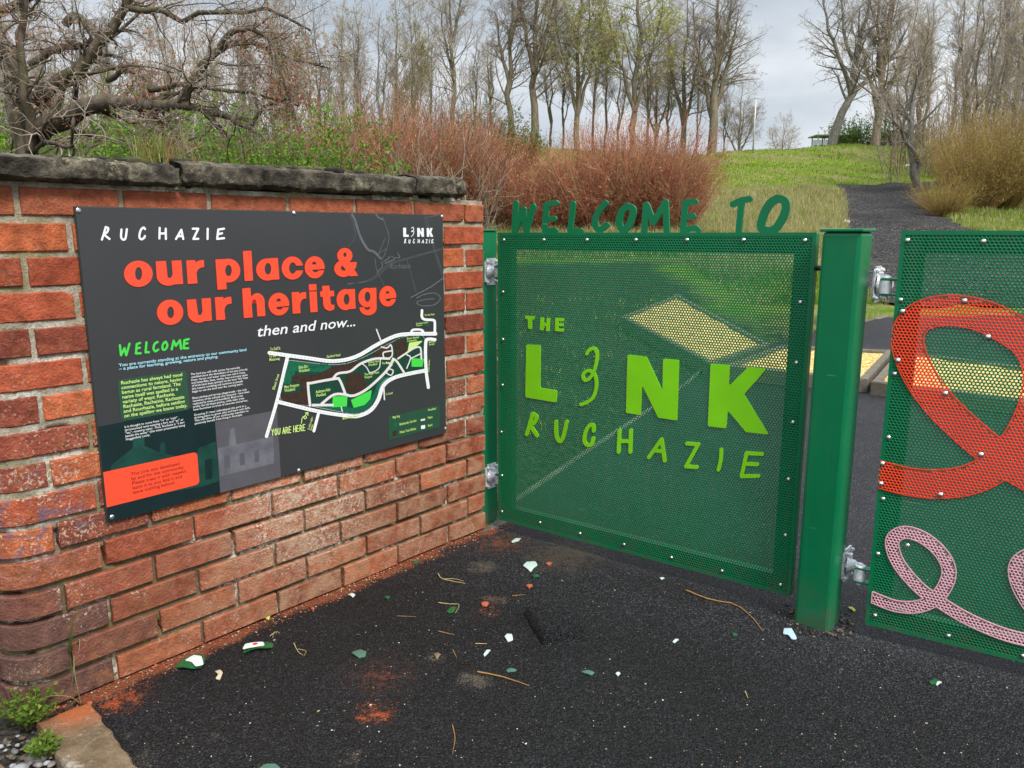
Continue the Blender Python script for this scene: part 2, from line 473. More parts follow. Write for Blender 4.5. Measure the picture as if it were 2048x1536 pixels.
def mat_asphalt():
    """Fresh tarmac: dark binder, angular aggregate, a few pale chips, brick dust and dried mud where they lie."""
    m, nt, b = new_mat("tarmac")
    P = worldpos(nt)
    wob = nd(nt, 'ShaderNodeVectorMath', operation='MULTIPLY_ADD')
    nv = noise_t(nt, 9, 3, 0.6, P, 'Color'); nt.links.new(nv, wob.inputs[0]); wob.inputs[1].default_value = (0.10, 0.10, 0); nt.links.new(P, wob.inputs[2])
    PW = wob.outputs[0]
    # grains
    v1 = nd(nt, 'ShaderNodeTexVoronoi'); v1.inputs['Scale'].default_value = 165; nt.links.new(P, v1.inputs['Vector'])
    v2 = nd(nt, 'ShaderNodeTexVoronoi'); v2.inputs['Scale'].default_value = 310; nt.links.new(P, v2.inputs['Vector'])
    bw = nd(nt, 'ShaderNodeRGBToBW'); nt.links.new(v1.outputs['Color'], bw.inputs[0])
    bw2 = nd(nt, 'ShaderNodeRGBToBW'); nt.links.new(v2.outputs['Color'], bw2.inputs[0])
    big = noise_t(nt, 1.3, 5, 0.65, P); mid = noise_t(nt, 7, 5, 0.65, P)
    g1 = ramp(nt, bw.outputs[0], [(0.25, (0.006, 0.006, 0.007)), (0.5, (0.020, 0.020, 0.022)), (0.72, (0.066, 0.066, 0.07)), (0.9, (0.13, 0.128, 0.126))])
    g2 = ramp(nt, bw2.outputs[0], [(0.2, (0.012, 0.012, 0.013)), (0.7, (0.034, 0.034, 0.036)), (0.95, (0.07, 0.07, 0.07)), (0.99, (0.16, 0.155, 0.15))])
    c = mixc(nt, 1.0, mixc(nt, 0.28, g1, g2), (0.86, 0.88, 0.96), 'MULTIPLY')
    gap = ramp(nt, v1.outputs['Distance'], [(0.30, 1.0), (0.62, 0.25)])
    c = mixc(nt, 1.0, c, gap, 'MULTIPLY')
    tone = ramp(nt, math_n(nt, 'ADD', math_n(nt, 'MULTIPLY', big, 0.7), math_n(nt, 'MULTIPLY', mid, 0.3)), [(0.36, 0.34), (0.64, 0.78)])
    c = mixc(nt, 1.0, c, tone, 'MULTIPLY')
    # greyer tarmac towards the gates, lightened further to paint in bounce light there
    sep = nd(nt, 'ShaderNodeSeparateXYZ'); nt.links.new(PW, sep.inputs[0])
    dgate = math_n(nt, 'ADD', math_n(nt, 'MULTIPLY', sep.outputs[0], 0.55), math_n(nt, 'MULTIPLY', sep.outputs[1], 0.835))
    grey = math_n(nt, 'MULTIPLY', math_n(nt, 'SUBTRACT', dgate, 2.22), 2.0, clamp=True)
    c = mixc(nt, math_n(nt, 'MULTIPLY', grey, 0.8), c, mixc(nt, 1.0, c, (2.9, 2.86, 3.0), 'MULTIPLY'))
    grain = math_n(nt, 'ADD', math_n(nt, 'MULTIPLY', bw.outputs[0], 0.55), math_n(nt, 'MULTIPLY', bw2.outputs[0], 0.45))
    brk = ramp(nt, noise_t(nt, 26, 5, 0.7, P), [(0.38, 0.15), (0.62, 1.0)])
    for (px, py), rad, col, amt, sq in STAINS:
        d = nd(nt, 'ShaderNodeVectorMath', operation='DISTANCE'); nt.links.new(PW, d.inputs[0]); d.inputs[1].default_value = (px + 0.05, py + 0.05, 0)
        f = math_n(nt, 'SUBTRACT', 1.0, math_n(nt, 'DIVIDE', d.outputs['Value'], rad), clamp=True)
        inr = math_n(nt, 'GREATER_THAN', f, 0.02)
        f = math_n(nt, 'POWER', f, sq)
        f = math_n(nt, 'MULTIPLY', math_n(nt, 'MULTIPLY', f, amt), math_n(nt, 'ADD', brk, 0.35))
        f = math_n(nt, 'MULTIPLY', math_n(nt, 'MULTIPLY', math_n(nt, 'SUBTRACT', math_n(nt, 'ADD', f, 0.12), grain), 3.5, clamp=True), 0.9)
        f = math_n(nt, 'MULTIPLY', f, inr)
        c = mixc(nt, f, c, col)
    # brick dust that has washed along the foot of the wall
    wx, wy = WALL_DIR[0], WALL_DIR[1]
    nx_, ny_ = wy, -wx
    rel = nd(nt, 'ShaderNodeVectorMath', operation='SUBTRACT'); nt.links.new(PW, rel.inputs[0]); rel.inputs[1].default_value = (WALL_END[0] + .05, WALL_END[1] + .05, 0)
    dn = nd(nt, 'ShaderNodeVectorMath', operation='DOT_PRODUCT'); nt.links.new(rel.outputs[0], dn.inputs[0]); dn.inputs[1].default_value = (nx_, ny_, 0)
    ds = nd(nt, 'ShaderNodeVectorMath', operation='DOT_PRODUCT'); nt.links.new(rel.outputs[0], ds.inputs[0]); ds.inputs[1].default_value = (wx, wy, 0)
    dust = math_n(nt, 'SUBTRACT', 1.0, math_n(nt, 'DIVIDE', dn.outputs['Value'], 0.10), clamp=True)
    onw = math_n(nt, 'MULTIPLY', math_n(nt, 'LESS_THAN', ds.outputs['Value'], 0.16), math_n(nt, 'GREATER_THAN', dn.outputs['Value'], -0.3))
    dust = math_n(nt, 'MULTIPLY', math_n(nt, 'MULTIPLY', dust, onw), ramp(nt, noise_t(nt, 3.2, 3, 0.6, P), [(0.36, 0.4), (0.55, 1.15)]))
    dust = math_n(nt, 'MULTIPLY', math_n(nt, 'MULTIPLY', math_n(nt, 'SUBTRACT', dust, math_n(nt, 'MULTIPLY', grain, 0.62)), 3.0, clamp=True), 0.85)
    c = mixc(nt, dust, c, mixc(nt, bw2.outputs[0], (0.16, 0.045, 0.02), (0.46, 0.13, 0.045)))
    setc(nt, b, c)
    r = ramp(nt, bw.outputs[0], [(0.1, 0.45), (0.8, 0.85)])
    nt.links.new(r, b.inputs['Roughness']); b.inputs['Specular IOR Level'].default_value = 0.35
    h = math_n(nt, 'ADD', math_n(nt, 'MULTIPLY', bw.outputs[0], 0.9), math_n(nt, 'SUBTRACT', 0.6, v1.outputs['Distance']))
    h = math_n(nt, 'ADD', h, math_n(nt, 'MULTIPLY', math_n(nt, 'SUBTRACT', 0.5, v2.outputs['Distance']), 0.35))
    bump(nt, b, h, 1.0, 0.009)
    return m
def mat_path():
    m, nt, b = new_mat("gravelly_path")
    P = worldpos(nt)
    v1 = nd(nt, 'ShaderNodeTexVoronoi'); v1.inputs['Scale'].default_value = 42; nt.links.new(P, v1.inputs['Vector'])
    bw = nd(nt, 'ShaderNodeRGBToBW'); nt.links.new(v1.outputs['Color'], bw.inputs[0])
    c = ramp(nt, bw.outputs[0], [(0.2, (0.009, 0.009, 0.010)), (0.55, (0.026, 0.025, 0.026)), (0.8, (0.075, 0.073, 0.071)), (0.97, (0.22, 0.21, 0.19))])
    mid = noise_t(nt, 0.9, 6, 0.7, P)
    c = mixc(nt, ramp(nt, mid, [(0.56, 0), (0.72, 0.55)]), c, (0.105, 0.078, 0.05))
    c = mixc(nt, 1.0, c, ramp(nt, noise_t(nt, 0.35, 3, 0.5, P), [(0.35, 0.8), (0.65, 1.3)]), 'MULTIPLY')
    setc(nt, b, c); b.inputs['Roughness'].default_value = 0.95; b.inputs['Specular IOR Level'].default_value = 0.08
    bump(nt, b, bw.outputs[0], 0.8, 0.02)
    return m

WALL_END = np.array([-0.125, 3.435, 0.0])
_wa = R(40.8)
WALL_DIR = np.array([math.sin(_wa), math.cos(_wa), 0.0])       # along the wall, away from the camera
WALL_N = np.array([math.cos(_wa), -math.sin(_wa), 0.0])        # out of its face

ORANGE = (0.42, 0.085, 0.022); MUD = (0.115, 0.095, 0.07)
def stain(u, v, rad, col, amt=0.8, sq=1.0):
    p = on_flat(u, v); STAINS.append(((p[0], p[1]), rad, col, amt, sq))
stain(745, 1425, 0.13, ORANGE, 0.75, 1.8)
stain(760, 1350, 0.22, (0.16, 0.045, 0.02), 0.5, 1.0)
stain(235, 1395, 0.15, ORANGE, 0.7, 1.0)
stain(1000, 1085, 0.24, (0.20, 0.07, 0.03), 0.65, 1.0)
stain(945, 1360, 0.06, MUD, 0.75, 0.6)
stain(965, 1132, 0.085, MUD, 0.75, 0.6)
stain(990, 1200, 0.08, (0.14, 0.08, 0.05), 0.75, 0.7)
stain(1130, 1110, 0.26, (0.07, 0.055, 0.035), 0.9, 0.8)
stain(870, 1312, 0.035, MUD, 0.7, 0.5)
stain(695, 1515, 0.05, MUD, 0.55, 0.7)
stain(265, 1470, 0.05, MUD, 0.5, 0.7)
stain(295, 1515, 0.07, MUD, 0.5, 0.7)
stain(425, 1470, 0.04, MUD, 0.5, 0.7)
stain(970, 1225, 0.10, (0.22, 0.06, 0.03), 0.5, 1.2)

M_TERRAIN = mat_terrain()
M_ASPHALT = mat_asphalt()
M_PATH = mat_path()

gx = np.concatenate([np.linspace(-260, -40, 23)[:-1], np.linspace(-40, 50, 211)[:-1], np.linspace(50, 300, 26)])
gy = np.concatenate([np.linspace(-10, 5, 61)[:-1], np.linspace(5, 66, 153)[:-1], np.linspace(66, 420, 38)])
GX, GY = np.meshgrid(gx, gy)
GZ = T(GX, GY) - 0.014
dip = np.clip(-np.minimum(near_sdf(GX, GY), path_sdf(GX, GY)) / 0.35, 0, 1)
GZ -= 0.06 * dip
nyy, nxx = GX.shape
idx = np.arange(nxx * nyy).reshape(nyy, nxx)
F = np.stack([idx[:-1, :-1], idx[:-1, 1:], idx[1:, 1:], idx[1:, :-1]], -1).reshape(-1, 4)
o = quick_mesh("terrain", np.stack([GX, GY, GZ], -1).reshape(-1, 3), F, M_TERRAIN, None, True)
tag(o, kind='structure')
def drape(name, fn, bbox, step, lift, mat):
    V2, Fc = fill_sdf(fn, bbox, step)
    V = np.column_stack([V2, T(V2[:, 0], V2[:, 1]) + lift])
    o = mesh_obj(name, V, Fc, mat, None, True); return tag(o, kind='structure')
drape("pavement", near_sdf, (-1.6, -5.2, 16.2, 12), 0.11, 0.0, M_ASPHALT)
drape("path", path_sdf, (2.5, 10, 30, 60), 0.16, 0.008, M_PATH)
# ------------------------------------------------------------------ the brick wall
L0, RC = 1.83, 0.10
def wall_pt(s, off, z):
    """s along the face from the gate end, then round the bull-nosed corner and back; off = out of the face."""
    if s <= L0: p = WALL_END - WALL_DIR * s; n = WALL_N
    elif s <= L0 + RC * math.pi / 2:
        th = (s - L0) / RC; n = WALL_N * math.cos(th) - WALL_DIR * math.sin(th)
        p = WALL_END - WALL_DIR * L0 - WALL_N * RC + n * RC
    else:
        q = s - L0 - RC * math.pi / 2; n = -WALL_DIR
        p = WALL_END - WALL_DIR * (L0 + RC) - WALL_N * (RC + q)
    p = p + n * off
    return (p[0], p[1], z)
def mat_brick():
    m, nt, b = new_mat("old_red_brick")
    a = nd(nt, 'ShaderNodeAttribute', attribute_name='tint')
    P = worldpos(nt); sep = nd(nt, 'ShaderNodeSeparateXYZ'); nt.links.new(P, sep.inputs[0])
    n1 = noise_t(nt, 26, 6, 0.65, P); n2 = noise_t(nt, 140, 4, 0.6, P); n3 = noise_t(nt, 5.5, 5, 0.6, P)
    c = mixc(nt, 1.0, a.outputs['Color'], ramp(nt, n1, [(0.28, 0.55), (0.72, 1.35)]), 'MULTIPLY')
    c = mixc(nt, ramp(nt, noise_t(nt, 17, 5, 0.7, P), [(0.55, 0), (0.75, 0.55)]), c, (0.46, 0.18, 0.06))       # orange fired patches
    c = mixc(nt, ramp(nt, noise_t(nt, 13, 6, 0.7, P, dist=0.6), [(0.60, 0), (0.76, 0.5)]), c, (0.17, 0.08, 0.055))  # sooty bloom
    # white salts and paint flecks: dense in some zones
    zone = ramp(nt, n3, [(0.50, 0.0), (0.66, 1.0)])
    xl = math_n(nt, 'MULTIPLY', math_n(nt, 'SUBTRACT', -0.80, sep.outputs[0]), 2.2, clamp=True)
    zl = math_n(nt, 'MULTIPLY', math_n(nt, 'MULTIPLY', math_n(nt, 'SUBTRACT', 1.12, sep.outputs[2]), 4, clamp=True), math_n(nt, 'MULTIPLY', math_n(nt, 'SUBTRACT', sep.outputs[2], 0.38), 6, clamp=True))
    zone = math_n(nt, 'MAXIMUM', zone, math_n(nt, 'MULTIPLY', xl, zl))
    v = nd(nt, 'ShaderNodeTexVoronoi'); v.inputs['Scale'].default_value = 95; nt.links.new(P, v.inputs['Vector'])
    sp = math_n(nt, 'GREATER_THAN', noise_t(nt, 105, 3, 0.65, P), ramp(nt, noise_t(nt, 9, 2, 0.5, P), [(0.35, 0.66), (0.65, 0.55)]))
    bloom = ramp(nt, noise_t(nt, 60, 6, 0.75, P), [(0.55, 0), (0.70, 0.55)])
    band = nd(nt, 'ShaderNodeVectorMath', operation='DISTANCE'); nt.links.new(P, band.inputs[0]); band.inputs[1].default_value = tuple(wall_pt(0.95, 0, 0.40))
    bandf = math_n(nt, 'SUBTRACT', 1.0, math_n(nt, 'DIVIDE', band.outputs['Value'], 0.38), clamp=True)
    zone = math_n(nt, 'MAXIMUM', zone, math_n(nt, 'MULTIPLY', bandf, 2.2, clamp=True))
    bloom = math_n(nt, 'MAXIMUM', bloom, math_n(nt, 'MULTIPLY', bandf, ramp(nt, noise_t(nt, 45, 7, 0.8, P), [(0.46, 0), (0.60, 1.0)])))
    lowz = math_n(nt, 'MULTIPLY', math_n(nt, 'SUBTRACT', 1.05, sep.outputs[2]), 1.6, clamp=True)
    f = math_n(nt, 'MULTIPLY', math_n(nt, 'MAXIMUM', math_n(nt, 'MULTIPLY', sp, 0.75), bloom), math_n(nt, 'MULTIPLY', zone, math_n(nt, 'ADD', lowz, 0.18)), clamp=True)
    c = mixc(nt, f, c, (0.66, 0.54, 0.43))
    wash = math_n(nt, 'MULTIPLY', math_n(nt, 'MULTIPLY', math_n(nt, 'SUBTRACT', 0.85, sep.outputs[2]), 2.0, clamp=True), ramp(nt, noise_t(nt, 12, 6, 0.72, P, dist=0.5), [(0.40, 0), (0.64, 0.75)]))
    awayc = math_n(nt, 'MULTIPLY', math_n(nt, 'ADD', sep.outputs[0], 1.12), 5.0, clamp=True)
    wash = math_n(nt, 'MULTIPLY', wash, math_n(nt, 'ADD', math_n(nt, 'MULTIPLY', awayc, 0.85), 0.15))
    c = mixc(nt, wash, c, (0.44, 0.265, 0.165))
    # smears of old blue paint low on the corner
    blue = nd(nt, 'ShaderNodeVectorMath', operation='DISTANCE'); nt.links.new(P, blue.inputs[0]); blue.inputs[1].default_value = BLUE_AT
    bf = math_n(nt, 'MULTIPLY', math_n(nt, 'SUBTRACT', 1.0, math_n(nt, 'DIVIDE', blue.outputs['Value'], 0.20), clamp=True), ramp(nt, noise_t(nt, 14, 3, 0.5, P, dist=1.5), [(0.53, 0), (0.60, 0.9)]))
    c = mixc(nt, bf, c, (0.12, 0.11, 0.16))
    # algae / wash tone along the lowest courses
    alg = math_n(nt, 'MULTIPLY', math_n(nt, 'MULTIPLY', math_n(nt, 'SUBTRACT', 0.42, sep.outputs[2]), 1.2, clamp=True), ramp(nt, noise_t(nt, 9, 5, 0.6, P), [(0.45, 0), (0.7, 0.4)]))
    c = mixc(nt, alg, c, (0.32, 0.19, 0.09))
    setc(nt, b, c); b.inputs['Roughness'].default_value = 0.88; b.inputs['Specular IOR Level'].default_value = 0.2
    h = math_n(nt, 'ADD', n2, math_n(nt, 'MULTIPLY', n1, 0.8))
    pit = math_n(nt, 'MULTIPLY', math_n(nt, 'LESS_THAN', vor(nt, 210, P), 0.22), -0.9)
    bump(nt, b, math_n(nt, 'ADD', h, pit), 0.8, 0.007)
    return m
def mat_mortar():
    m, nt, b = new_mat("lime_mortar")
    P = worldpos(nt); sep = nd(nt, 'ShaderNodeSeparateXYZ'); nt.links.new(P, sep.inputs[0])
    n1 = noise_t(nt, 22, 6, 0.7, P); n2 = noise_t(nt, 170, 4, 0.7, P); n3 = noise_t(nt, 4.5, 4, 0.6, P)
    c = ramp(nt, n1, [(0.25, (0.20, 0.165, 0.115)), (0.5, (0.40, 0.35, 0.26)), (0.75, (0.60, 0.56, 0.47))])
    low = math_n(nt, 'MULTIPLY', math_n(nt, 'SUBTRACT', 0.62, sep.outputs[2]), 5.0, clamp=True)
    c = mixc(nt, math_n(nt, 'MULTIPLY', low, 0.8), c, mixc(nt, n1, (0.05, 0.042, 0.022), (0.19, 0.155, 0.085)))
    moss = math_n(nt, 'MULTIPLY', ramp(nt, n3, [(0.46, 0), (0.62, 0.75)]), ramp(nt, noise_t(nt, 40, 4, 0.6, P), [(0.35, 0.2), (0.65, 1)]))
    c = mixc(nt, moss, c, (0.22, 0.19, 0.045))
    wht = math_n(nt, 'MULTIPLY', ramp(nt, noise_t(nt, 6.5, 3, 0.5, P), [(0.52, 0), (0.62, 1)]), ramp(nt, noise_t(nt, 70, 3, 0.6, P), [(0.42, 0), (0.55, 0.9)]))
    c = mixc(nt, wht, c, (0.74, 0.71, 0.63))
    c = mixc(nt, 1.0, c, ramp(nt, n2, [(0.3, 0.7), (0.7, 1.2)]), 'MULTIPLY')
    setc(nt, b, c); b.inputs['Roughness'].default_value = 0.95; b.inputs['Specular IOR Level'].default_value = 0.1
    bump(nt, b, math_n(nt, 'ADD', n2, n1), 0.9, 0.006)
    return m
def mat_coping():
    m, nt, b = new_mat("sooty_stone")
    P = worldpos(nt)
    n1 = noise_t(nt, 14, 7, 0.7, P); n2 = noise_t(nt, 120, 4, 0.7, P)
    c = ramp(nt, n1, [(0.32, (0.020, 0.018, 0.016)), (0.49, (0.080, 0.069, 0.054)), (0.64, (0.20, 0.175, 0.13)), (0.78, (0.26, 0.235, 0.18))])
    li = math_n(nt, 'MULTIPLY', ramp(nt, noise_t(nt, 6, 4, 0.6, P), [(0.50, 0), (0.64, 1)]), ramp(nt, noise_t(nt, 48, 5, 0.7, P), [(0.50, 0), (0.60, 0.75)]))
    c = mixc(nt, li, c, (0.34, 0.31, 0.20))
    sep = nd(nt, 'ShaderNodeSeparateXYZ'); nt.links.new(P, sep.inputs[0])
    und = math_n(nt, 'MULTIPLY', math_n(nt, 'SUBTRACT', 1.497, sep.outputs[2]), 40, clamp=True)
    c = mixc(nt, math_n(nt, 'MULTIPLY', und, 0.5), c, (0.22, 0.18, 0.11))
    setc(nt, b, c); b.inputs['Roughness'].default_value = 0.95; b.inputs['Specular IOR Level'].default_value = 0.15
    bump(nt, b, math_n(nt, 'ADD', n2, math_n(nt, 'MULTIPLY', n1, 2.0)), 0.9, 0.012)
    return m

BLUE_AT = wall_pt(1.83, 0, 0.56)
M_BRICK, M_MORTAR, M_COPING = mat_brick(), mat_mortar(), mat_coping()

wall = thing("brick_wall", "old red brick wall with dark stone coping and rounded corner", "wall", tuple(WALL_END))
COURSE = 0.0925
def nz(x, y, z, k=1.0): return mnoise.noise(Vector((x * k, y * k, z * k)))
def build_bricks():
    V, Fc, Cc = [], [], []
    brnd = random.Random(21)
    A = [-0.004, 0.112, 0.398, 0.684, 0.963, 1.245, 1.514, 1.778, 2.07, 2.33, 2.6, 2.86, 3.13]
    Bj = [-0.004, 0.235, 0.525, 0.808, 1.092, 1.378, 1.658, 2.005, 2.27, 2.53, 2.8, 3.06]
    for k in range(-1, 16):
        J = A if k % 2 else Bj
        zc0 = k * COURSE + 0.004
        for j in range(len(J) - 1):
            jt = 0.0068 if k > 6 else 0.0064
            s0 = J[j] + (jt if j else 0) + brnd.uniform(-.002, .002); s1 = J[j + 1] - jt + brnd.uniform(-.002, .002)
            z0 = zc0 + brnd.uniform(0, .004); z1 = zc0 + (0.0755 if k > 6 else 0.0762) + brnd.uniform(-.003, .003)
            proud = brnd.uniform(-.0015, .004)
            tilt = brnd.uniform(-.003, .003)
            ns = max(4, int((s1 - s0) / 0.014)); nzv = 6
            us = [0.0] + [0.0, 0.0032 / (s1 - s0)] + [i / ns for i in range(1, ns)] + [1 - 0.0032 / (s1 - s0), 1.0] + [1.0]
            ws = [0.0] + [0.0, 0.042] + [i / nzv for i in range(1, nzv)] + [0.958, 1.0] + [1.0]
            nu, nw = len(us), len(ws); base = len(V)
            seed = brnd.uniform(0, 500)
            chip = brnd.random() < 0.42; cu = brnd.choice([0.0, 1.0]); cw = brnd.choice([0.0, 0.0, 1.0]); cr = brnd.uniform(.010, .034)
            # colour of this brick
            low = max(0.0, min(1.0, (0.44 - zc0) / 0.26)); cor = max(0.0, min(1.0, (s0 - 1.35) / 0.4))
            q = brnd.random()
            col = np.array([0.37, 0.078, 0.034]) if q < .45 else (np.array([0.46, 0.115, 0.042]) if q < .75 else np.array([0.25, 0.060, 0.034]))
            if zc0 > 1.36: col = np.array([0.36, 0.098, 0.046])
            col = col * (1 - .55 * low) + np.array([0.27, 0.098, 0.052]) * (.55 * low)
            pl = min(1.0, low * cor * 1.3); col = col * (1 - .85 * pl) + np.array([0.085, 0.050, 0.048]) * (.85 * pl)
            col = col * brnd.uniform(.82, 1.16); col = col * (1 - .03) + col.mean() * .03
            for a, u in enumerate(us):
                for c, w_ in enumerate(ws):
                    s = s0 + (s1 - s0) * u; z = z0 + (z1 - z0) * w_
                    e = 0.0024 * nz(s * 60 + seed, z * 60, 1.1)
                    if u in (0.0, 1.0): s += e + 0.0016 * nz(z * 160, seed, 2)
                    if w_ in (0.0, 1.0): z += 0.0026 * nz(s * 45 + seed, 7.7, 3) + 0.0012 * nz(s * 150, seed, 5)
                    off = proud + tilt * (u - .5) + 0.0016 * nz(s * 30, z * 30, seed) + 0.0009 * nz(s * 95, z * 95, seed)
                    if a in (0, nu - 1) or c in (0, nw - 1): off = -0.07
                    elif a in (1, nu - 2) or c in (1, nw - 2): off -= 0.0034
                    if chip and off > -0.05:
                        d = math.hypot((u - cu) * (s1 - s0), (w_ - cw) * (z1 - z0)) + .008 * nz(s * 50, z * 50, seed)
                        if d < cr: off -= 0.010 * (1 - (d / cr) ** 2)
                    V.append(wall_pt(s, off, z)); Cc.append(col * (1 + .10 * nz(s * 22, z * 22, seed)))
            for a in range(nu - 1):
                for c in range(nw - 1):
                    i = base + a * nw + c
                    Fc.append([i, i + 1, i + nw + 1, i + nw])
    return V, Fc, np.array(Cc)
V, Fc, Cc = build_bricks()
V = (np.array(V) - WALL_END)
mesh_obj("brickwork", V, Fc, M_BRICK, wall, False, None, Cc)
# mortar: one rough sheet following the face, flush high up, weathered back lower down
def build_mortar():
    V, Fc = [], []
    ss = list(np.arange(-0.004, 1.80, 0.012)) + list(np.arange(1.80, 2.02, 0.008)) + list(np.arange(2.02, 3.1, 0.02))
    zs = list(np.arange(-0.1, 1.487, 0.0085))
    for s in ss:
        for z in zs:
            deep = 0.0060 + 0.0090 * max(0.0, min(1.0, (0.62 - z) / 0.2))
            deep += 0.007 * max(0, nz(s * 7, z * 7, 3.3)) + (0.016 if nz(s * 5.5 + 9, z * 9, 8.8) > 0.40 else 0)
            off = -deep + 0.0022 * nz(s * 70, z * 70, 4) + 0.0022 * nz(s * 28, z * 28, 9)
            smear = nz(s * 6 + 4, z * 11, 1.7)
            if z > 0.45 and s > 1.35 and smear > 0.25: off += 0.006 * min(1, (smear - .25) * 4)
            V.append(wall_pt(s, min(off, -0.0025), z))
    n = len(zs)
    for a in range(len(ss) - 1):
        for c in range(n - 1):
            i = a * n + c; Fc.append([i, i + 1, i + n + 1, i + n])
    return V, Fc
V, Fc = build_mortar()
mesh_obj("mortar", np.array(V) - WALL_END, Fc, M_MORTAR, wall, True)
# the solid core and the end of the wall by the gate
core = MB()
Mw = Matrix.Identity(4)
for i in range(3): Mw[i][0] = -WALL_DIR[i]; Mw[i][1] = WALL_N[i]; Mw[i][2] = (0, 0, 1)[i]
core.box(0.0, L0 + 0.03, -0.27, -0.035, -0.1, 1.484, 0.0, Mw)
core.box(L0 - 0.14, L0 + RC - 0.03, -1.2, -0.10, -0.1, 1.483, 0.0, Mw)
core.build("core", M_MORTAR, wall)
def coping_stone(s0, s1, z0, z1, over, seed, rough=1.0):
    V, Fc = [], []
    ns = max(6, int((s1 - s0) / 0.009))
    prof = [(-0.30, z0), (over - .02, z0), (over - .004, z0 + .008)] + [(over + .002 * i % .004, z0 + (z1 - z0) * i / 6) for i in range(1, 6)] + [(over - .012, z1 - .006), (over - .035, z1)] + [(over - .06 - .05 * i, z1 + .004) for i in range(6)] + [(-0.30, z1 - .02)]
    K = len(prof)
    for a in range(ns + 1):
        t = a / ns; s = s0 + (s1 - s0) * t
        endr = 0.006 * (max(0, 1 - t * ns / 1.5) + max(0, 1 - (1 - t) * ns / 1.5))
        for k, (o_, z) in enumerate(prof):
            d = rough * (0.006 * nz(s * 11, k * .55, seed) + 0.008 * nz(s * 34, k * 1.1, seed + 3) + 0.0055 * nz(s * 80, k * 1.9, seed + 5))
            zz = z + rough * (0.004 * nz(s * 9, k * .4 + 9, seed) + .006 * nz(s * 40, k * .7 + 4., seed))
            o2 = o_ + d - endr
            p = WALL_END - WALL_DIR * (s + rough * .006 * nz(k * .9, z * 30, seed) * (1 if a in (0, ns) else 0)) + WALL_N * o2
            V.append((p[0], p[1], zz))
    for a in range(ns):
        for k in range(K):
            i = a * K + k; j = a * K + (k + 1) % K
            Fc.append([i, j, j + K, i + K])
    Fc.append(list(range(K))); Fc.append([ns * K + k for k in range(K)][::-1])
    return mesh_obj("coping_stone", np.array(V) - WALL_END, Fc, M_COPING, wall, True)
coping_stone(1.357, 2.25, 1.482, 1.547, 0.045, 11.0)
coping_stone(0.415, 1.345, 1.487, 1.560, 0.040, 23.0)
coping_stone(0.190, 0.405, 1.492, 1.568, 0.036, 37.0)
coping_stone(0.115, 0.186, 1.492, 1.570, 0.015, 51.0, 1.5)
# broken bedding pieces left between coping and top course
bed = MB(); br = random.Random(4)
s = 0.16
while s < 1.9:
    w_ = br.uniform(.04, .17)
    if br.random() < .7:
        bed.box(s, s + w_, -0.10, br.uniform(-.012, .004), 1.474, 1.495, .003, Mw)
    s += w_ + br.uniform(.01, .08)
bed.build("bedding_mortar", M_MORTAR, wall)

# moss and soil that has gathered on the coping
M_MOSS = tint_mat("dry_moss_and_soil", 0.95, 0.35, 40)
V, Fc, Cc = [], [], []
r_ = np.random.default_rng(3)
mv = []
for i in range(360):
    s = r_.uniform(0.2, 1.9); clump = nz(s * 3.1, 0.3, 6.1)
    if clump < -0.05: continue
    off = r_.uniform(-0.26, 0.0); h = r_.uniform(.006, .016) * (1 + max(0, clump))
    p = WALL_END - WALL_DIR * s + WALL_N * off
    z = 1.548 + (0.014 if s < 1.35 else 0) + (.014 if s < .41 else 0)
    bm = bmesh.new(); bmesh.ops.create_icosphere(bm, subdivisions=1, radius=1)
    for q in bm.verts:
        k = 1 + .45 * nz(q.co.x * 2 + i, q.co.y * 2, q.co.z * 2)
        q.co = Vector((p[0] + q.co.x * h * 1.7 * k, p[1] + q.co.y * h * 1.7 * k, z + q.co.z * h * .75 * k))
    b0 = len(V); V += [tuple(q.co - Vector(WALL_END)) for q in bm.verts]; Fc += [[q.index + b0 for q in f.verts] for f in bm.faces]
    Cc += [np.array(random.choice([(.03, .026, .02), (.05, .04, .028), (.02, .018, .015), (.06, .06, .02)]))] * len(bm.verts)
    bm.free()
o = mesh_obj("moss", np.array(V) + WALL_END, Fc, M_MOSS, None, True, None, np.array(Cc)); tag(o, "dark dry moss and soil gathered along the coping top", "moss", kind="stuff")
# ------------------------------------------------------------------ the information board
M_BOARD = simple_mat("charcoal_print", (0.040, 0.041, 0.045), 0.30, var=0.06, scale=5, spec=0.55)
M_EDGE = simple_mat("board_edge", (0.03, 0.05, 0.04), 0.5)
M_WHITE = simple_mat("white_print", (0.80, 0.81, 0.82), 0.4, var=0.03)
M_TITLE = simple_mat("orange_red_print", (0.93, 0.075, 0.030), 0.4, var=0.03)
M_TITLE_EDGE = simple_mat("dark_red_print", (0.30, 0.02, 0.012), 0.4, var=0.03)
M_GREENP = simple_mat("bright_green_print", (0.06, 0.62, 0.07), 0.4, var=0.03)
M_BLUEP = simple_mat("pale_blue_print", (0.38, 0.72, 0.82), 0.4, var=0.03)
M_BOXG = simple_mat("bottle_green_print", (0.022, 0.075, 0.042), 0.4, var=0.05)
M_LIMEP = simple_mat("pale_lime_print", (0.55, 0.75, 0.22), 0.4, var=0.03)
M_TEAL = simple_mat("dark_teal_print", (0.006, 0.020, 0.022), 0.36, var=0.15, scale=9)
M_TEALB = simple_mat("teal_house_print", (0.009, 0.052, 0.040), 0.36, var=0.35, scale=14)
M_LILAC = simple_mat("lilac_grey_print", (0.090, 0.088, 0.102), 0.36, var=0.12, scale=8)
M_LILACB = simple_mat("lilac_house_print", (0.13, 0.13, 0.155), 0.36, var=0.25, scale=20)
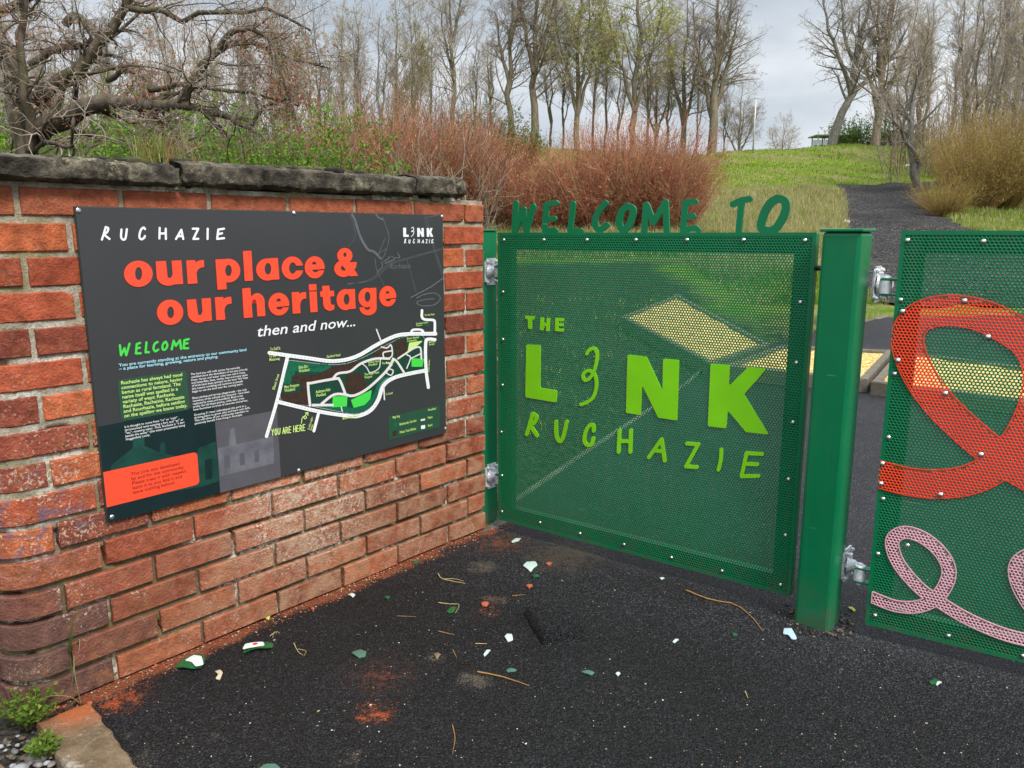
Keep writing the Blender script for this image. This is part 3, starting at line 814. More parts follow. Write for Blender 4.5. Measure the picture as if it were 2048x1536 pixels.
M_FAINT = simple_mat("faint_map_print", (0.115, 0.117, 0.127), 0.38, var=0.25, scale=60)
M_MAPG = simple_mat("map_green_print", (0.010, 0.050, 0.034), 0.4, var=0.15, scale=60)
M_MAPT = simple_mat("map_teal_print", (0.008, 0.115, 0.062), 0.4, var=0.25, scale=120)
M_MAPB = simple_mat("map_brown_print", (0.045, 0.024, 0.018), 0.4, var=0.35, scale=90)
M_PINKW = simple_mat("path_white_print", (0.72, 0.66, 0.66), 0.4, var=0.03)
M_GREYP = simple_mat("road_dash_print", (0.42, 0.44, 0.47), 0.4, var=0.03)
M_DARKT = simple_mat("dark_print", (0.05, 0.01, 0.008), 0.4, var=0.03)
M_STEEL = simple_mat("bright_steel", (0.62, 0.63, 0.64), 0.28, 0.9, 0.08)

sO = WALL_END + WALL_N * 0.016
sf = Frame(sO, WALL_DIR, (0, 0, 1))
_c = [sf.px(*q) for q in ((150, 413), (886, 430), (892, 868), (216, 1043))]
SU0 = (_c[0][0] + _c[3][0]) / 2; SU1 = (_c[1][0] + _c[2][0]) / 2
SV0 = (_c[2][1] + _c[3][1]) / 2; SV1 = (_c[0][1] + _c[1][1]) / 2
sf = Frame(sO + WALL_DIR * SU0 + np.array([0, 0, SV0]), WALL_DIR, (0, 0, 1))
SW, SH = SU1 - SU0, SV1 - SV0
sign = thing("info_board", "dark grey heritage information board with orange-red title screwed to brick wall", "sign", matrix=sf.matrix())
mb = MB(); mb.box(0, SW, 0, SH, -0.010, 0.0, 0.0012); mb.build("board", M_BOARD, sign)
mb = MB(); mb.box(-.0012, SW + .0012, -.0012, SH + .0012, -0.0115, -0.004, 0.0); mb.build("backing", M_EDGE, sign)
for q in ((157, 421), (588, 426), (884, 433), (891, 857), (598, 941), (224, 1034)):
    a = sf.px(*q); mb = MB()
    mb.dome((a[0], a[1], 0.0), (0, 0, 1), 0.0075, 0.004, 12); mb.cyl((a[0], a[1], .0036), (a[0], a[1], .0044), .003, n=6)
    mb.build("screw", M_STEEL, sign)

LAY = 0.0004
def cA(x, y): return (240 + x / 4.096, 480 + y / 4.096)
def cB(x, y): return (480 + x / 4.876, 490 + y / 4.876)
def c1(x, y): return (130 + x / 2.2925, 390 + y / 2.2925)
def c2(x, y): return (200 + x / 4.2667, 660 + y / 4.2667)
def c3(x, y): return (500 + x / 5.12, 600 + y / 5.12)
def c4(x, y): return (x / 3.072, 280 + y / 3.072)
def c5(x, y): return (690 + x / 6.981, 420 + y / 6.981)
def px_fill(name, fn, bbox, step, cm, layer, mat, thick=0.0, parent=None):
    V2, Fc = fill_sdf(fn, bbox, step)
    z = LAY * layer
    return plate(name, V2, Fc, z - thick, z, mat, parent or sign, lambda x, y: sf.px(*cm(x, y)), flip=True)
def U_(*a):
    d = a[0]
    for b in a[1:]: d = np.minimum(d, b)
    return d
def S_(a, *b):
    for q in b: a = np.maximum(a, -q)
    return a
P_ = lambda X, Y, *p: sd_poly(X, Y, [(p[i], p[i + 1]) for i in range(0, len(p), 2)])
E_ = sd_ell
def f_o(c, r, i, q): return lambda X, Y: S_(E_(X, Y, *c, *r), E_(X, Y, *i, *q))
TITLE_A = [
    (f_o((148, 277), (117, 107), (150, 275), (29, 54)), (20, 150, 280, 400)),
    (lambda X, Y: U_(P_(X, Y, 290, 176, 373, 172, 386, 295, 299, 305), P_(X, Y, 420, 170, 500, 167, 515, 360, 437, 364), S_(np.maximum(E_(X, Y, 392, 292, 94, 82), 285 - Y), np.maximum(E_(X, Y, 404, 285, 21, 28), 280 - Y), P_(X, Y, 385, 270, 424, 270, 426, 290, 384, 290))), (280, 150, 525, 390)),
    (lambda X, Y: U_(P_(X, Y, 540, 168, 613, 165, 632, 355, 553, 360), P_(X, Y, 608, 200, 622, 180, 645, 169, 684, 163, 687, 221, 655, 227, 636, 242, 624, 270, 622, 300)), (530, 150, 700, 370)),
    (lambda X, Y: U_(P_(X, Y, 779, 160, 850, 157, 872, 402, 797, 408), S_(E_(X, Y, 884, 251, 98, 97), E_(X, Y, 886, 250, 27, 47))), (765, 145, 995, 420)),
    (lambda X, Y: P_(X, Y, 1004, 92, 1073, 88, 1087, 332, 1019, 336), (995, 80, 1095, 345)),
    (lambda X, Y: S_(U_(E_(X, Y, 1205, 242, 92, 90), P_(X, Y, 1222, 150, 1290, 147, 1303, 322, 1236, 326)), E_(X, Y, 1209, 236, 27, 48)), (1105, 135, 1312, 345)),
    (lambda X, Y: S_(E_(X, Y, 1410, 230, 88, 94), E_(X, Y, 1412, 230, 30, 47), P_(X, Y, 1415, 212, 1520, 207, 1520, 249, 1415, 252)), (1312, 125, 1500, 335)),
    (lambda X, Y: S_(E_(X, Y, 1592, 224, 81, 90), np.maximum(E_(X, Y, 1588, 199, 19, 22), Y - 201), np.maximum(E_(X, Y, 1598, 243, 26, 22), 243 - Y), P_(X, Y, 1585, 243, 1690, 236, 1690, 248, 1585, 252)), (1500, 125, 1690, 325)),
    (lambda X, Y: S_(U_(E_(X, Y, 1839, 128, 62, 62), E_(X, Y, 1827, 235, 74, 68), P_(X, Y, 1800, 165, 1862, 150, 1948, 293, 1880, 297), P_(X, Y, 1885, 184, 1937, 180, 1930, 225, 1890, 268, 1850, 262)), E_(X, Y, 1840, 121, 13, 19), P_(X, Y, 1816, 208, 1850, 246, 1832, 253, 1812, 247, 1804, 228)), (1740, 55, 1960, 315)),
    (f_o((408, 592), (107, 103), (412, 593), (28, 48)), (290, 475, 525, 705)),
    (lambda X, Y: U_(P_(X, Y, 544, 490, 620, 485, 636, 600, 554, 612), P_(X, Y, 665, 480, 740, 475, 750, 660, 680, 664), S_(np.maximum(E_(X, Y, 641, 597, 88, 80), 590 - Y), np.maximum(E_(X, Y, 651, 588, 20, 28), 585 - Y), P_(X, Y, 632, 570, 670, 570, 671, 592, 632, 592))), (535, 465, 760, 690)),
    (lambda X, Y: U_(P_(X, Y, 774, 470, 843, 467, 860, 652, 787, 656), P_(X, Y, 838, 500, 850, 480, 870, 470, 908, 464, 912, 520, 882, 525, 862, 541, 852, 570, 850, 600)), (765, 455, 925, 665)),
]
TITLE_B = [
    (lambda X, Y: U_(P_(X, Y, 18, 425, 98, 418, 120, 705, 35, 712), P_(X, Y, 158, 560, 236, 548, 244, 692, 167, 697), S_(np.maximum(np.maximum(E_(X, Y, 165, 562, 73, 92), Y - 575), 90 - X), np.maximum(E_(X, Y, 136, 568, 24, 40), 0 * X), P_(X, Y, 112, 568, 160, 568, 160, 580, 112, 580))), (8, 405, 255, 725)),
    (lambda X, Y: S_(E_(X, Y, 375, 577, 101, 110), np.maximum(E_(X, Y, 373, 548, 23, 27), Y - 551), np.maximum(E_(X, Y, 382, 604, 32, 27), 604 - Y), P_(X, Y, 362, 603, 490, 592, 490, 606, 362, 613)), (265, 455, 490, 700)),
    (lambda X, Y: U_(P_(X, Y, 500, 462, 574, 458, 587, 665, 512, 670), P_(X, Y, 570, 500, 582, 475, 602, 462, 640, 458, 643, 520, 612, 525, 592, 545, 584, 575, 582, 610)), (490, 445, 655, 680)),
    (lambda X, Y: U_(P_(X, Y, 672, 455, 744, 452, 754, 652, 684, 657), P_(X, Y, 667, 385, 741, 381, 744, 440, 671, 445)), (655, 370, 765, 670)),
    (lambda X, Y: U_(P_(X, Y, 797, 400, 868, 396, 882, 575, 810, 590), P_(X, Y, 778, 452, 912, 445, 915, 500, 781, 506), np.maximum(S_(E_(X, Y, 872, 575, 62, 66), E_(X, Y, 903, 560, 22, 25)), np.maximum(570 - Y, X - 917))), (768, 385, 930, 655)),
    (lambda X, Y: S_(U_(E_(X, Y, 1025, 533, 86, 102), P_(X, Y, 1045, 432, 1117, 429, 1124, 620, 1055, 625)), E_(X, Y, 1036, 530, 28, 53)), (930, 418, 1135, 645)),
    (lambda X, Y: U_(S_(U_(E_(X, Y, 1233, 513, 82, 94), P_(X, Y, 1262, 420, 1326, 417, 1329, 612, 1268, 615)), E_(X, Y, 1240, 505, 28, 50)), np.maximum(S_(E_(X, Y, 1246, 612, 83, 73), np.maximum(E_(X, Y, 1238, 606, 30, 28), 600 - Y)), np.maximum(608 - Y, 1163 - X))), (1140, 405, 1340, 695)),
    (lambda X, Y: S_(E_(X, Y, 1437, 500, 82, 100), np.maximum(E_(X, Y, 1435, 470, 18, 21), Y - 474), np.maximum(E_(X, Y, 1442, 526, 27, 24), 525 - Y), P_(X, Y, 1425, 524, 1540, 512, 1540, 526, 1425, 532)), (1345, 390, 1535, 612)),
]
def both(name, fn, bbox, cm):
    x0, y0, x1, y1 = bbox
    px_fill("letter_outline", lambda X, Y: fn(X, Y) - 2.6, (x0 - 6, y0 - 6, x1 + 6, y1 + 6), 4.5, cm, 3, M_TITLE_EDGE)
    px_fill("title_letter", fn, bbox, 4.0, cm, 5, M_TITLE)
for fn, bb in TITLE_A: both("t", fn, bb, cA)
for fn, bb in TITLE_B: both("t", fn, bb, cB)

def stroke_fill(name, strokes, r, cm, layer, mat, step=None):
    """hand lettering: strokes are point lists in crop coordinates."""
    allp = np.array([p for s_ in strokes for p in s_], float)
    bb = (allp[:, 0].min() - r * 2, allp[:, 1].min() - r * 2, allp[:, 0].max() + r * 2, allp[:, 1].max() + r * 2)
    fn = lambda X, Y: U_(*[sd_path(X, Y, smooth_pts(s_, 4) if len(s_) > 2 else s_, r) for s_ in strokes])
    return px_fill(name, fn, bb, step or r * 0.42, cm, layer, mat)
RUCHAZIE = [
    [[(648, 535), (637, 575), (625, 612)], [(648, 535), (664, 543), (657, 566), (637, 580)], [(637, 580), (655, 595), (672, 608)]],
    [[(745, 550), (743, 595), (755, 612), (770, 603), (778, 548)]],
    [[(890, 547), (880, 538), (863, 555), (855, 595), (868, 610), (885, 600), (889, 590)]],
    [[(980, 540), (978, 605)], [(1017, 545), (1018, 608)], [(980, 575), (1017, 573)]],
    [[(1080, 608), (1113, 552)], [(1113, 552), (1125, 608)], [(1092, 592), (1120, 589)]],
    [[(1183, 545), (1217, 545)], [(1217, 545), (1187, 608)], [(1187, 608), (1217, 607)]],
    [[(1275, 545), (1274, 608)]],
    [[(1375, 545), (1340, 550)], [(1340, 550), (1333, 608)], [(1333, 608), (1375, 603)], [(1338, 579), (1363, 573)]],
]
for L in RUCHAZIE: stroke_fill("place_name_letter", L, 6.6, c4, 3, M_WHITE)
WELC = [
    [[(168, 130), (178, 215)], [(178, 215), (207, 155)], [(207, 155), (222, 215)], [(222, 215), (250, 117)]],
    [[(340, 110), (312, 120)], [(312, 120), (305, 200)], [(305, 200), (345, 198)], [(308, 157), (338, 151)]],
    [[(395, 105), (387, 190)], [(387, 190), (415, 189)]],
    [[(490, 102), (465, 118), (455, 158), (470, 181), (495, 167)]],
    [[(560, 100), (540, 115), (530, 150), (541, 169), (560, 160), (573, 130), (560, 100)]],
    [[(610, 165), (627, 92)], [(627, 92), (645, 135)], [(645, 135), (681, 87)], [(681, 87), (690, 160)]],
    [[(755, 77), (718, 87)], [(718, 87), (712, 156)], [(712, 156), (750, 155)], [(715, 119), (745, 113)]],
]
for L in WELC: stroke_fill("welcome_letter", L, 9.5, c2, 3, M_GREENP)
# logo top right
for pts in ([(808, 248), (850, 248), (850, 345), (887, 345), (887, 376), (811, 376)],
            [(1004, 250), (1037, 250), (1064, 318), (1064, 252), (1096, 252), (1100, 374), (1069, 374), (1040, 308), (1040, 374), (1007, 374)],
            [(1137, 252), (1171, 252), (1172, 296), (1190, 252), (1222, 250), (1200, 310), (1230, 373), (1195, 374), (1174, 325), (1174, 374), (1140, 374)]):
    fl = [c for p in pts for c in p]
    px_fill("logo_letter", lambda X, Y, fl=fl: P_(X, Y, *fl), (min(p[0] for p in pts) - 6, 240, max(p[0] for p in pts) + 6, 384), 5, c5, 3, M_WHITE)
stroke_fill("logo_curl", [[(927, 255), (945, 240), (957, 262), (950, 290), (927, 305), (935, 288), (958, 300), (955, 330), (940, 355), (922, 370)]], 4.5, c5, 3, M_WHITE)
def xf(L, x0, x1, y0, y1, X0, X1, Y0, Y1):
    return [[(X0 + (a - x0) / (x1 - x0) * (X1 - X0), Y0 + (b - y0) / (y1 - y0) * (Y1 - Y0)) for a, b in s_] for s_ in L]
for L in RUCHAZIE: stroke_fill("logo_place_letter", xf(L, 620, 1378, 540, 610, 822, 1232, 408, 462), 4.6, c5, 3, M_WHITE)

# typeset text with the built-in humanist face
def text(name, body, u0, v0, size, mat, layer=3, width=None, bold=0.0, shear=0.0, leading=1.0, parent=None, ang=0.0, cm=None):
    cu = bpy.data.curves.new(name, 'FONT'); cu.body = body; cu.size = size; cu.offset = bold * size; cu.shear = shear
    cu.space_line = leading; cu.resolution_u = 3
    to = bpy.data.objects.new(name, cu); COL.objects.link(to)
    bpy.context.view_layer.update()
    dg = bpy.context.evaluated_depsgraph_get()
    me = bpy.data.meshes.new_from_object(to.evaluated_get(dg))
    bpy.data.objects.remove(to); bpy.data.curves.remove(cu)
    n = len(me.vertices); co = np.empty(n * 3, np.float32); me.vertices.foreach_get('co', co); co = co.reshape(-1, 3)
    if width is not None and n:
        co[:, 0] *= width / max(1e-6, co[:, 0].max())
    c_, s_ = math.cos(ang), math.sin(ang)
    x = co[:, 0] * c_ - co[:, 1] * s_ + u0; y = co[:, 0] * s_ + co[:, 1] * c_ + v0
    co = np.column_stack([x, y, np.full(n, LAY * layer)]).astype(np.float32)
    me.vertices.foreach_set('co', co.ravel()); me.update()
    me.name = name
    return link(name, me, mat, parent or sign)
def text_px(name, body, q0, q1, hq, mat, **kw):
    """first line's baseline start q0 and end q1 (photo pixels); hq = top of capitals above q0."""
    a = sf.px(*q0); b = sf.px(*q1); h = sf.px(*hq)[1] - a[1]
    return text(name, body, a[0], a[1], h / 0.70, mat, width=None if kw.pop('free', False) else b[0] - a[0], **kw)
text_px("subtitle", "then and now...", c1(877, 650), c1(1330, 607), c1(884, 600), M_WHITE, shear=0.22, bold=0.008)
text_px("intro_text", "You are currently standing at the entrance to our community land\n\u2013 a place for learning, growing, nature and playing.", c2(160, 312), c2(1248, 187), c2(160, 286), M_BLUEP, bold=0.016, leading=0.86)
def rrect(name, corners, r, layer, mat, step=0.006):
    """rounded rectangle in board coordinates (u0,v0,u1,v1)."""
    u0, v0, u1, v1 = corners
    fn = lambda X, Y: np.hypot(np.maximum(np.abs(X - (u0 + u1) / 2) - (u1 - u0) / 2 + r, 0), np.maximum(np.abs(Y - (v0 + v1) / 2) - (v1 - v0) / 2 + r, 0)) - r
    V2, Fc = fill_sdf(fn, (u0 - .003, v0 - .003, u1 + .003, v1 + .003), step)
    return plate(name, V2, Fc, LAY * layer, LAY * layer, mat, sign)
a = sf.px(*c2(145, 425)); b = sf.px(*c2(765, 690)); a2 = sf.px(*c2(180, 780)); b2 = sf.px(*c2(740, 350))
rrect("green_panel", (min(a[0], a2[0]), a2[1], b[0], a[1]), 0.008, 3, M_BOXG)
p = sf.px(*c2(170, 466)); e = sf.px(*c2(738, 660)); lastb = sf.px(*c2(198, 748))
L8 = (p[1] - lastb[1]) / 7
text("panel_text", "Ruchazie has always had good\nconnections to nature, having\nbegun as rural farmland. The\nname itself was spelled in a\nvariety of ways; Rachasie,\nRachesie, Rachaisie, Rachazzie\nand Roughazie, before settling\non the spelling we know today.", p[0] + .002, p[1], L8 / 0.98, M_LIMEP, 5, width=e[0] - p[0], bold=0.018, leading=0.98)
p = sf.px(*c2(772, 386)); e = sf.px(*c2(1262, 395)); lastb = sf.px(*c2(783, 535))
L7 = (p[1] - lastb[1]) / 6
text("history_text", "The land you will walk across has naturally\nrewilded since the demolition of the two schools.\nDeer, heron, and water voles now call it home,\nand butterflies, bees, moths, bats and many types\nof birds have been spotted on the land. We hope\nthis natural rewilding will continue as people\nbegin to use the land over the coming years.", p[0], p[1], L7, M_WHITE, 5, width=e[0] - p[0], bold=0.006, leading=1.0)
p = sf.px(*c2(786, 590)); text("history_text", "Blaze pitches and tarmac playgrounds \u2013 the only\nremnants of the schools not removed \u2013 have been\nreplaced by trees and woodland. Birch trees\nprefer the old blaze pitches, while alder trees\nhave flourished on areas of concrete and tarmac.", p[0], p[1], L7, M_WHITE, 5, width=e[0] - p[0], bold=0.006)
p = sf.px(*c2(800, 733)); text("history_text", "Growing 21 have redeveloped this park as a\nthriving place to grow, play and learn new skills.\nThis will allow all our community members to\npositively benefit from living in Ruchazie.", p[0], p[1], L7, M_WHITE, 5, width=(e[0] - p[0]), bold=0.006)
p = sf.px(*c2(207, 836)); e2 = sf.px(*c2(722, 812)); text("history_text", "It is thought to come from \u201cra\u201d or \u201crath\u201d\n(pronounced raw) meaning a fort, and \u201cea\u201d or\n\u201cesc\u201d, meaning water. Thus, Ruchazie is \u201ca fort\nbeside the water\u201d (the water presumably being\nHogganfield Loch).", p[0], p[1], L7 * 1.02, M_WHITE, 5, width=e2[0] - p[0], bold=0.006)
# printed picture along the foot of the board: teal house, lilac building
yt = sf.px(*c1(160, 1062))[1]; yt2 = sf.px(*c1(690, 955))[1]; ut = sf.px(*c1(712, 1370))[0]
def flat_poly(name, pts, layer, mat):
    n = len(pts); return mesh_obj(name, [(a, b, LAY * layer) for a, b in pts], [list(range(n))], mat, sign)
uL = sf.px(*c1(690, 1040))[0]; uR = sf.px(*c1(960, 990))[0] + .01
flat_poly("picture_ground", [(0.0005, 0.0005), (ut, 0.0005), (ut, yt2), (0.0005, yt)], 1, M_TEAL)
flat_poly("picture_panel", [(ut, 0.0005), (uR + .0, 0.0005), (uR, sf.px(*c1(950, 990))[1]), (ut, sf.px(*c1(690, 1040))[1])], 1.5, M_LILAC)
def pxpoly(name, pts, cm, layer, mat): return flat_poly(name, sf.pxs([cm(*q) for q in pts])[::-1], layer, mat)
pxpoly("picture_house", [(210, 1240), (310, 1160), (312, 1120), (362, 1110), (365, 1150), (432, 1180), (438, 1135), (458, 1130), (460, 1185), (560, 1215), (600, 1200), (610, 1160), (690, 1130), (705, 1310), (640, 1335), (400, 1375), (215, 1400)], c1, 2, M_TEALB)
pxpoly("picture_building", [(700, 1160), (750, 1150), (757, 1075), (770, 1065), (778, 1075), (785, 1143), (955, 1105), (958, 1230), (712, 1290)], c1, 2, M_LILACB)
for pts in ([(728, 1195), (755, 1190), (757, 1250), (731, 1255)], [(800, 1185), (822, 1181), (824, 1236), (803, 1240)], [(868, 1172), (888, 1168), (890, 1222), (870, 1226)]):
    pxpoly("picture_window", pts, c1, 2.5, M_LILAC)
for pts in ([(640, 1215), (672, 1208), (676, 1300), (645, 1306)],):
    pxpoly("picture_door", pts, c1, 2.5, M_TEAL)
rb = [sf.px(*c1(*q)) for q in ((178, 1270), (605, 1190), (190, 1432), (608, 1330))]
me = rrect("red_panel", (-0.02, rb[2][1], rb[1][0], rb[0][1]), 0.012, 4, M_TITLE).data
for v in me.vertices:
    v.co.x = max(v.co.x, 0.0006)
p = sf.px(*c2(262, 1243)); e = sf.px(*c2(738, 1215)); lastb = sf.px(*c2(275, 1400)); Lr = (p[1] - lastb[1]) / 4
text("panel_text", "The Link was developed\nby and for the community.\nPlease treat it with respect,\nleave it as you find it and\nleave nothing behind.", p[0], p[1], Lr, M_DARKT, 5, width=e[0] - p[0], bold=0.0)

# faint old map, top right
FAINT = [([(95, 60), (140, 150), (190, 320), (250, 450), (330, 560), (400, 580), (500, 680)], 17), ([(60, 60), (110, 180), (140, 370), (45, 510)], 3),
         ([(520, 100), (560, 200), (610, 360), (600, 440)], 5), ([(430, 60), (470, 110), (520, 130)], 12),
         ([(470, 600), (560, 400), (610, 400), (585, 520), (520, 680), (470, 610), (580, 540)], 4),
         ([(540, 720), (600, 680), (620, 650)], 8), ([(560, 745), (690, 690)], 9), ([(650, 650), (690, 670), (760, 660), (730, 600)], 7),
         ([(510, 690), (1250, 560), (1390, 510)], 0), ([(30, 1040), (290, 990), (450, 900), (600, 760), (830, 680), (1250, 565), (1390, 515)], 3.2), ([(30, 1025), (290, 1005), (470, 915), (620, 775), (840, 695), (1255, 580), (1392, 535)], 3.2),
         ([(505, 720), (520, 790), (450, 870), (465, 910)], 7), ([(415, 680), (440, 830), (465, 850)], 5),
         ([(860, 680), (990, 1150)], 3), ([(1100, 75), (1240, 560), (1380, 1000)], 3.2), ([(1130, 75), (1260, 560), (1392, 960)], 3.2), ([(1130, 110), (1300, 70)], 4),
         ([(920, 1220), (1200, 1070), (1365, 950)], 9), ([(480, 920), (545, 1050)], 3),
         ([(1000, 1230), (1100, 1180), (1250, 1160), (1330, 1230), (1250, 1320), (1080, 1340), (1000, 1290), (1120, 1250), (1240, 1240)], 7)]
for pts, r in FAINT:
    if r: stroke_fill("old_map_line", [pts], r, c5, 2, M_FAINT, max(r * .7, 3))
p = sf.px(*c5(612, 825)); e = sf.px(*c5(915, 800)); text("old_map_name", "Ruchazie", p[0], p[1], .030, M_FAINT, 2, width=e[0] - p[0], shear=.25)

# the site map
def blob(name, pts, layer, mat, r=4, step=9, cm=c3):
    pp = np.array(pts, float); bb = (pp[:, 0].min() - 12, pp[:, 1].min() - 12, pp[:, 0].max() + 12, pp[:, 1].max() + 12)
    fl = [c for q in pts for c in q]
    return px_fill(name, lambda X, Y: P_(X, Y, *fl) - r, bb, step, cm, layer, mat)
blob("map_area", [(390, 615), (850, 660), (1100, 610), (1430, 440), (1560, 380), (1770, 375), (1780, 700), (1460, 780), (1340, 850), (1290, 1000), (1200, 1110), (1060, 1160), (900, 1135), (620, 1075), (310, 1015)], 2, M_MAPG)
blob("map_hatched_area", [(395, 620), (830, 665), (820, 700), (720, 735), (460, 720), (400, 860), (340, 850)], 3, M_MAPT)
blob("map_hatched_area", [(640, 1090), (900, 1060), (1040, 1110), (1180, 1080), (1270, 960), (1310, 850), (1350, 800), (1420, 790), (1330, 860), (1290, 1000), (1200, 1110), (1060, 1160)], 3, M_MAPT)
blob("map_brown_area", [(430, 780), (690, 765), (830, 690), (1110, 630), (1120, 660), (1030, 740), (860, 770), (840, 800), (600, 850), (590, 900), (600, 1080), (310, 1015), (320, 965), (510, 950), (540, 855), (430, 835)], 4, M_MAPB)
blob("map_brown_area", [(980, 780), (1120, 740), (1190, 860), (1170, 910), (1060, 950), (990, 930)], 4, M_MAPB)
blob("map_brown_area", [(1480, 430), (1590, 400), (1600, 560), (1490, 580)], 4, M_MAPB)
blob("map_brown_area", [(1260, 540), (1390, 470), (1460, 450), (1450, 560), (1280, 570)], 4, M_MAPB)
blob("map_green_area", [(1035, 1025), (1240, 925), (1225, 1010), (1170, 1070), (1060, 1100)], 5, M_GREENP)
blob("map_green_area", [(850, 990), (990, 985), (985, 1085), (840, 1095)], 5, M_GREENP)
blob("map_green_area", [(1655, 600), (1770, 605), (1760, 680), (1655, 680)], 5, M_GREENP)
blob("map_green_area", [(1630, 440), (1760, 420), (1640, 520), (1615, 525)], 5, M_LIMEP)
ROADS = [([(195, 540), (560, 590), (850, 625), (1080, 580), (1300, 455), (1480, 370), (1620, 348), (1895, 345)], 19),
         ([(380, 580), (270, 1040), (165, 1395)], 17), ([(275, 1040), (700, 1140), (1000, 1185), (1110, 1185), (1230, 1130), (1310, 1020), (1360, 880), (1460, 800), (1620, 755), (1800, 720)], 19),
         ([(700, 1150), (650, 1340)], 15), ([(1890, 405), (1825, 400), (1795, 440), (1798, 700), (1822, 895)], 16),
         ([(1757, 105), (1757, 175), (1790, 200), (1870, 205), (1888, 230), (1888, 345)], 13),
         ([(1645, 335), (1665, 305), (1750, 305), (1780, 340)], 11)]
allr = [(smooth_pts(p_, 4), r) for p_, r in ROADS]
px_fill("map_roads", lambda X, Y: U_(*[sd_path(X, Y, p_, r) for p_, r in allr]), (130, 80, 1920, 1420), 8, c3, 6, M_WHITE)
PATHS = [([(610, 1080), (590, 870), (620, 850), (870, 805), (910, 815), (945, 890), (970, 960)], 13), ([(730, 1060), (850, 970), (960, 965), (1050, 980), (1180, 920), (1330, 790), (1420, 690), (1460, 610)], 13),
         ([(850, 795), (900, 750), (1020, 730), (1130, 650), (1280, 600), (1420, 600)], 12), ([(640, 1075), (840, 1075)], 13), ([(1340, 480), (1400, 490), (1440, 460), (1450, 570), (1380, 600), (1360, 540), (1440, 520)], 7),
         ([(1460, 600), (1500, 630), (1575, 745)], 11), ([(1510, 600), (1600, 540), (1680, 490), (1740, 490), (1750, 600)], 9), ([(1400, 700), (1460, 720), (1440, 770), (1390, 740), (1410, 690), (1450, 660), (1390, 640)], 6),
         ([(1600, 700), (1640, 590), (1600, 560)], 6), ([(1640, 600), (1740, 550)], 6), ([(930, 1095), (940, 1140)], 6), ([(1150, 655), (1190, 690), (1220, 740), (1270, 730), (1320, 690), (1330, 610)], 5), ([(1290, 300), (1340, 430)], 7), ([(1365, 880), (1372, 1020)], 7)]
allp2 = [(smooth_pts(p_, 4), r) for p_, r in PATHS]
px_fill("map_paths", lambda X, Y: U_(*[sd_path(X, Y, p_, r) for p_, r in allp2]), (560, 280, 1800, 1170), 6, c3, 7, M_PINKW)
# dashes down the middle of the roads and the dotted site boundary
dash = MB()
def dashes(pts, gap, ln, wid, z):
    pp = [np.array(sf.px(*c3(*q))) for q in smooth_pts(pts, 6)]
    acc = 0.0
    for a_, b_ in zip(pp[:-1], pp[1:]):
        L = np.linalg.norm(b_ - a_); t = (b_ - a_) / (L + 1e-9); nn = np.array([-t[1], t[0]])
        s_ = -acc
        while s_ < L:
            if s_ >= 0 and s_ + ln <= L + ln * .6:
                p0 = a_ + t * s_; p1 = p0 + t * ln
                dash.add([(*(p0 + nn * wid), z), (*(p0 - nn * wid), z), (*(p1 - nn * wid), z), (*(p1 + nn * wid), z)], [[0, 1, 2, 3]])
            s_ += gap
        acc = (L + acc) % gap if L + acc > gap else L + acc
for p_, r in ROADS[:3]: dashes(p_, 0.014, 0.006, 0.0008, LAY * 8)
dash.build("road_dashes", M_GREYP, sign)["kind"] = "stuff"
dash = MB()
for p_ in ([(390, 615), (850, 660), (1100, 610), (1430, 440), (1560, 378), (1770, 372), (1785, 700)], [(390, 615), (310, 1015), (620, 1085), (900, 1140), (1060, 1165), (1200, 1120), (1290, 1010), (1345, 850), (1460, 785), (1785, 705)]):
    dashes(p_, 0.0045, 0.002, 0.0010, LAY * 8)
dash.build("boundary_dots", M_WHITE, sign)["kind"] = "stuff"
def mt(body, q0, q1, size, mat=M_LIMEP, ang=0.0, bold=.012):
    a_ = sf.px(*c3(*q0)); b_ = sf.px(*c3(*q1)); w_ = math.hypot(*(b_ - a_)); an = math.atan2(b_[1] - a_[1], b_[0] - a_[0]) if ang is None else ang
    text("map_label", body, a_[0], a_[1], size, mat, 9, width=w_, bold=bold, ang=an, leading=.85)
mt("To Gulf St", (200, 518), (305, 522), .014); mt("To the\nMotorway", (190, 590), (300, 602), .014)
mt("Gartloch Road", (778, 592), (918, 594), .013); mt("Elibank Street", (245, 920), (295, 760), .014, ang=None)
mt("Edna Elm\nWoodland", (492, 705), (600, 695), .015); mt("Hedgerow Habitat", (610, 690), (790, 690), .013, M_MAPT)
mt("Mary Ferguson\nWoodland", (345, 905), (497, 885), .015); mt("Anderson Alder\nWoodland", (668, 955), (820, 925), .016)
mt("The Potter Patch\nVineyard", (1165, 775), (1315, 760), .013); mt("Robin's Nest\nWoodland", (1205, 650), (1315, 640), .012)
mt("Brunskily Road", (942, 1225), (1095, 1225), .014); mt("Brian's Garden\nCommunity", (1600, 405), (1725, 395), .012)
mt("The Ziggy Path", (1345, 660), (1470, 650), .012); mt("To the Park", (1780, 165), (1885, 165), .011); mt("To Coxhill", (1385, 975), (1455, 965), .012); mt("Balveny\nStreet", (1825, 440), (1895, 440), .012)
mt("Croftcroighn\nStreet", (600, 1330), (640, 1200), .012, ang=None); mt("Todd Street", (1830, 740), (1835, 610), .012, ang=None)
blob("map_panel", [(1690, 222), (1832, 240), (1828, 272), (1685, 262)], 4, M_BOXG, 3, 6); mt("Ruchazie Parish\nChurch", (1695, 250), (1815, 258), .009)
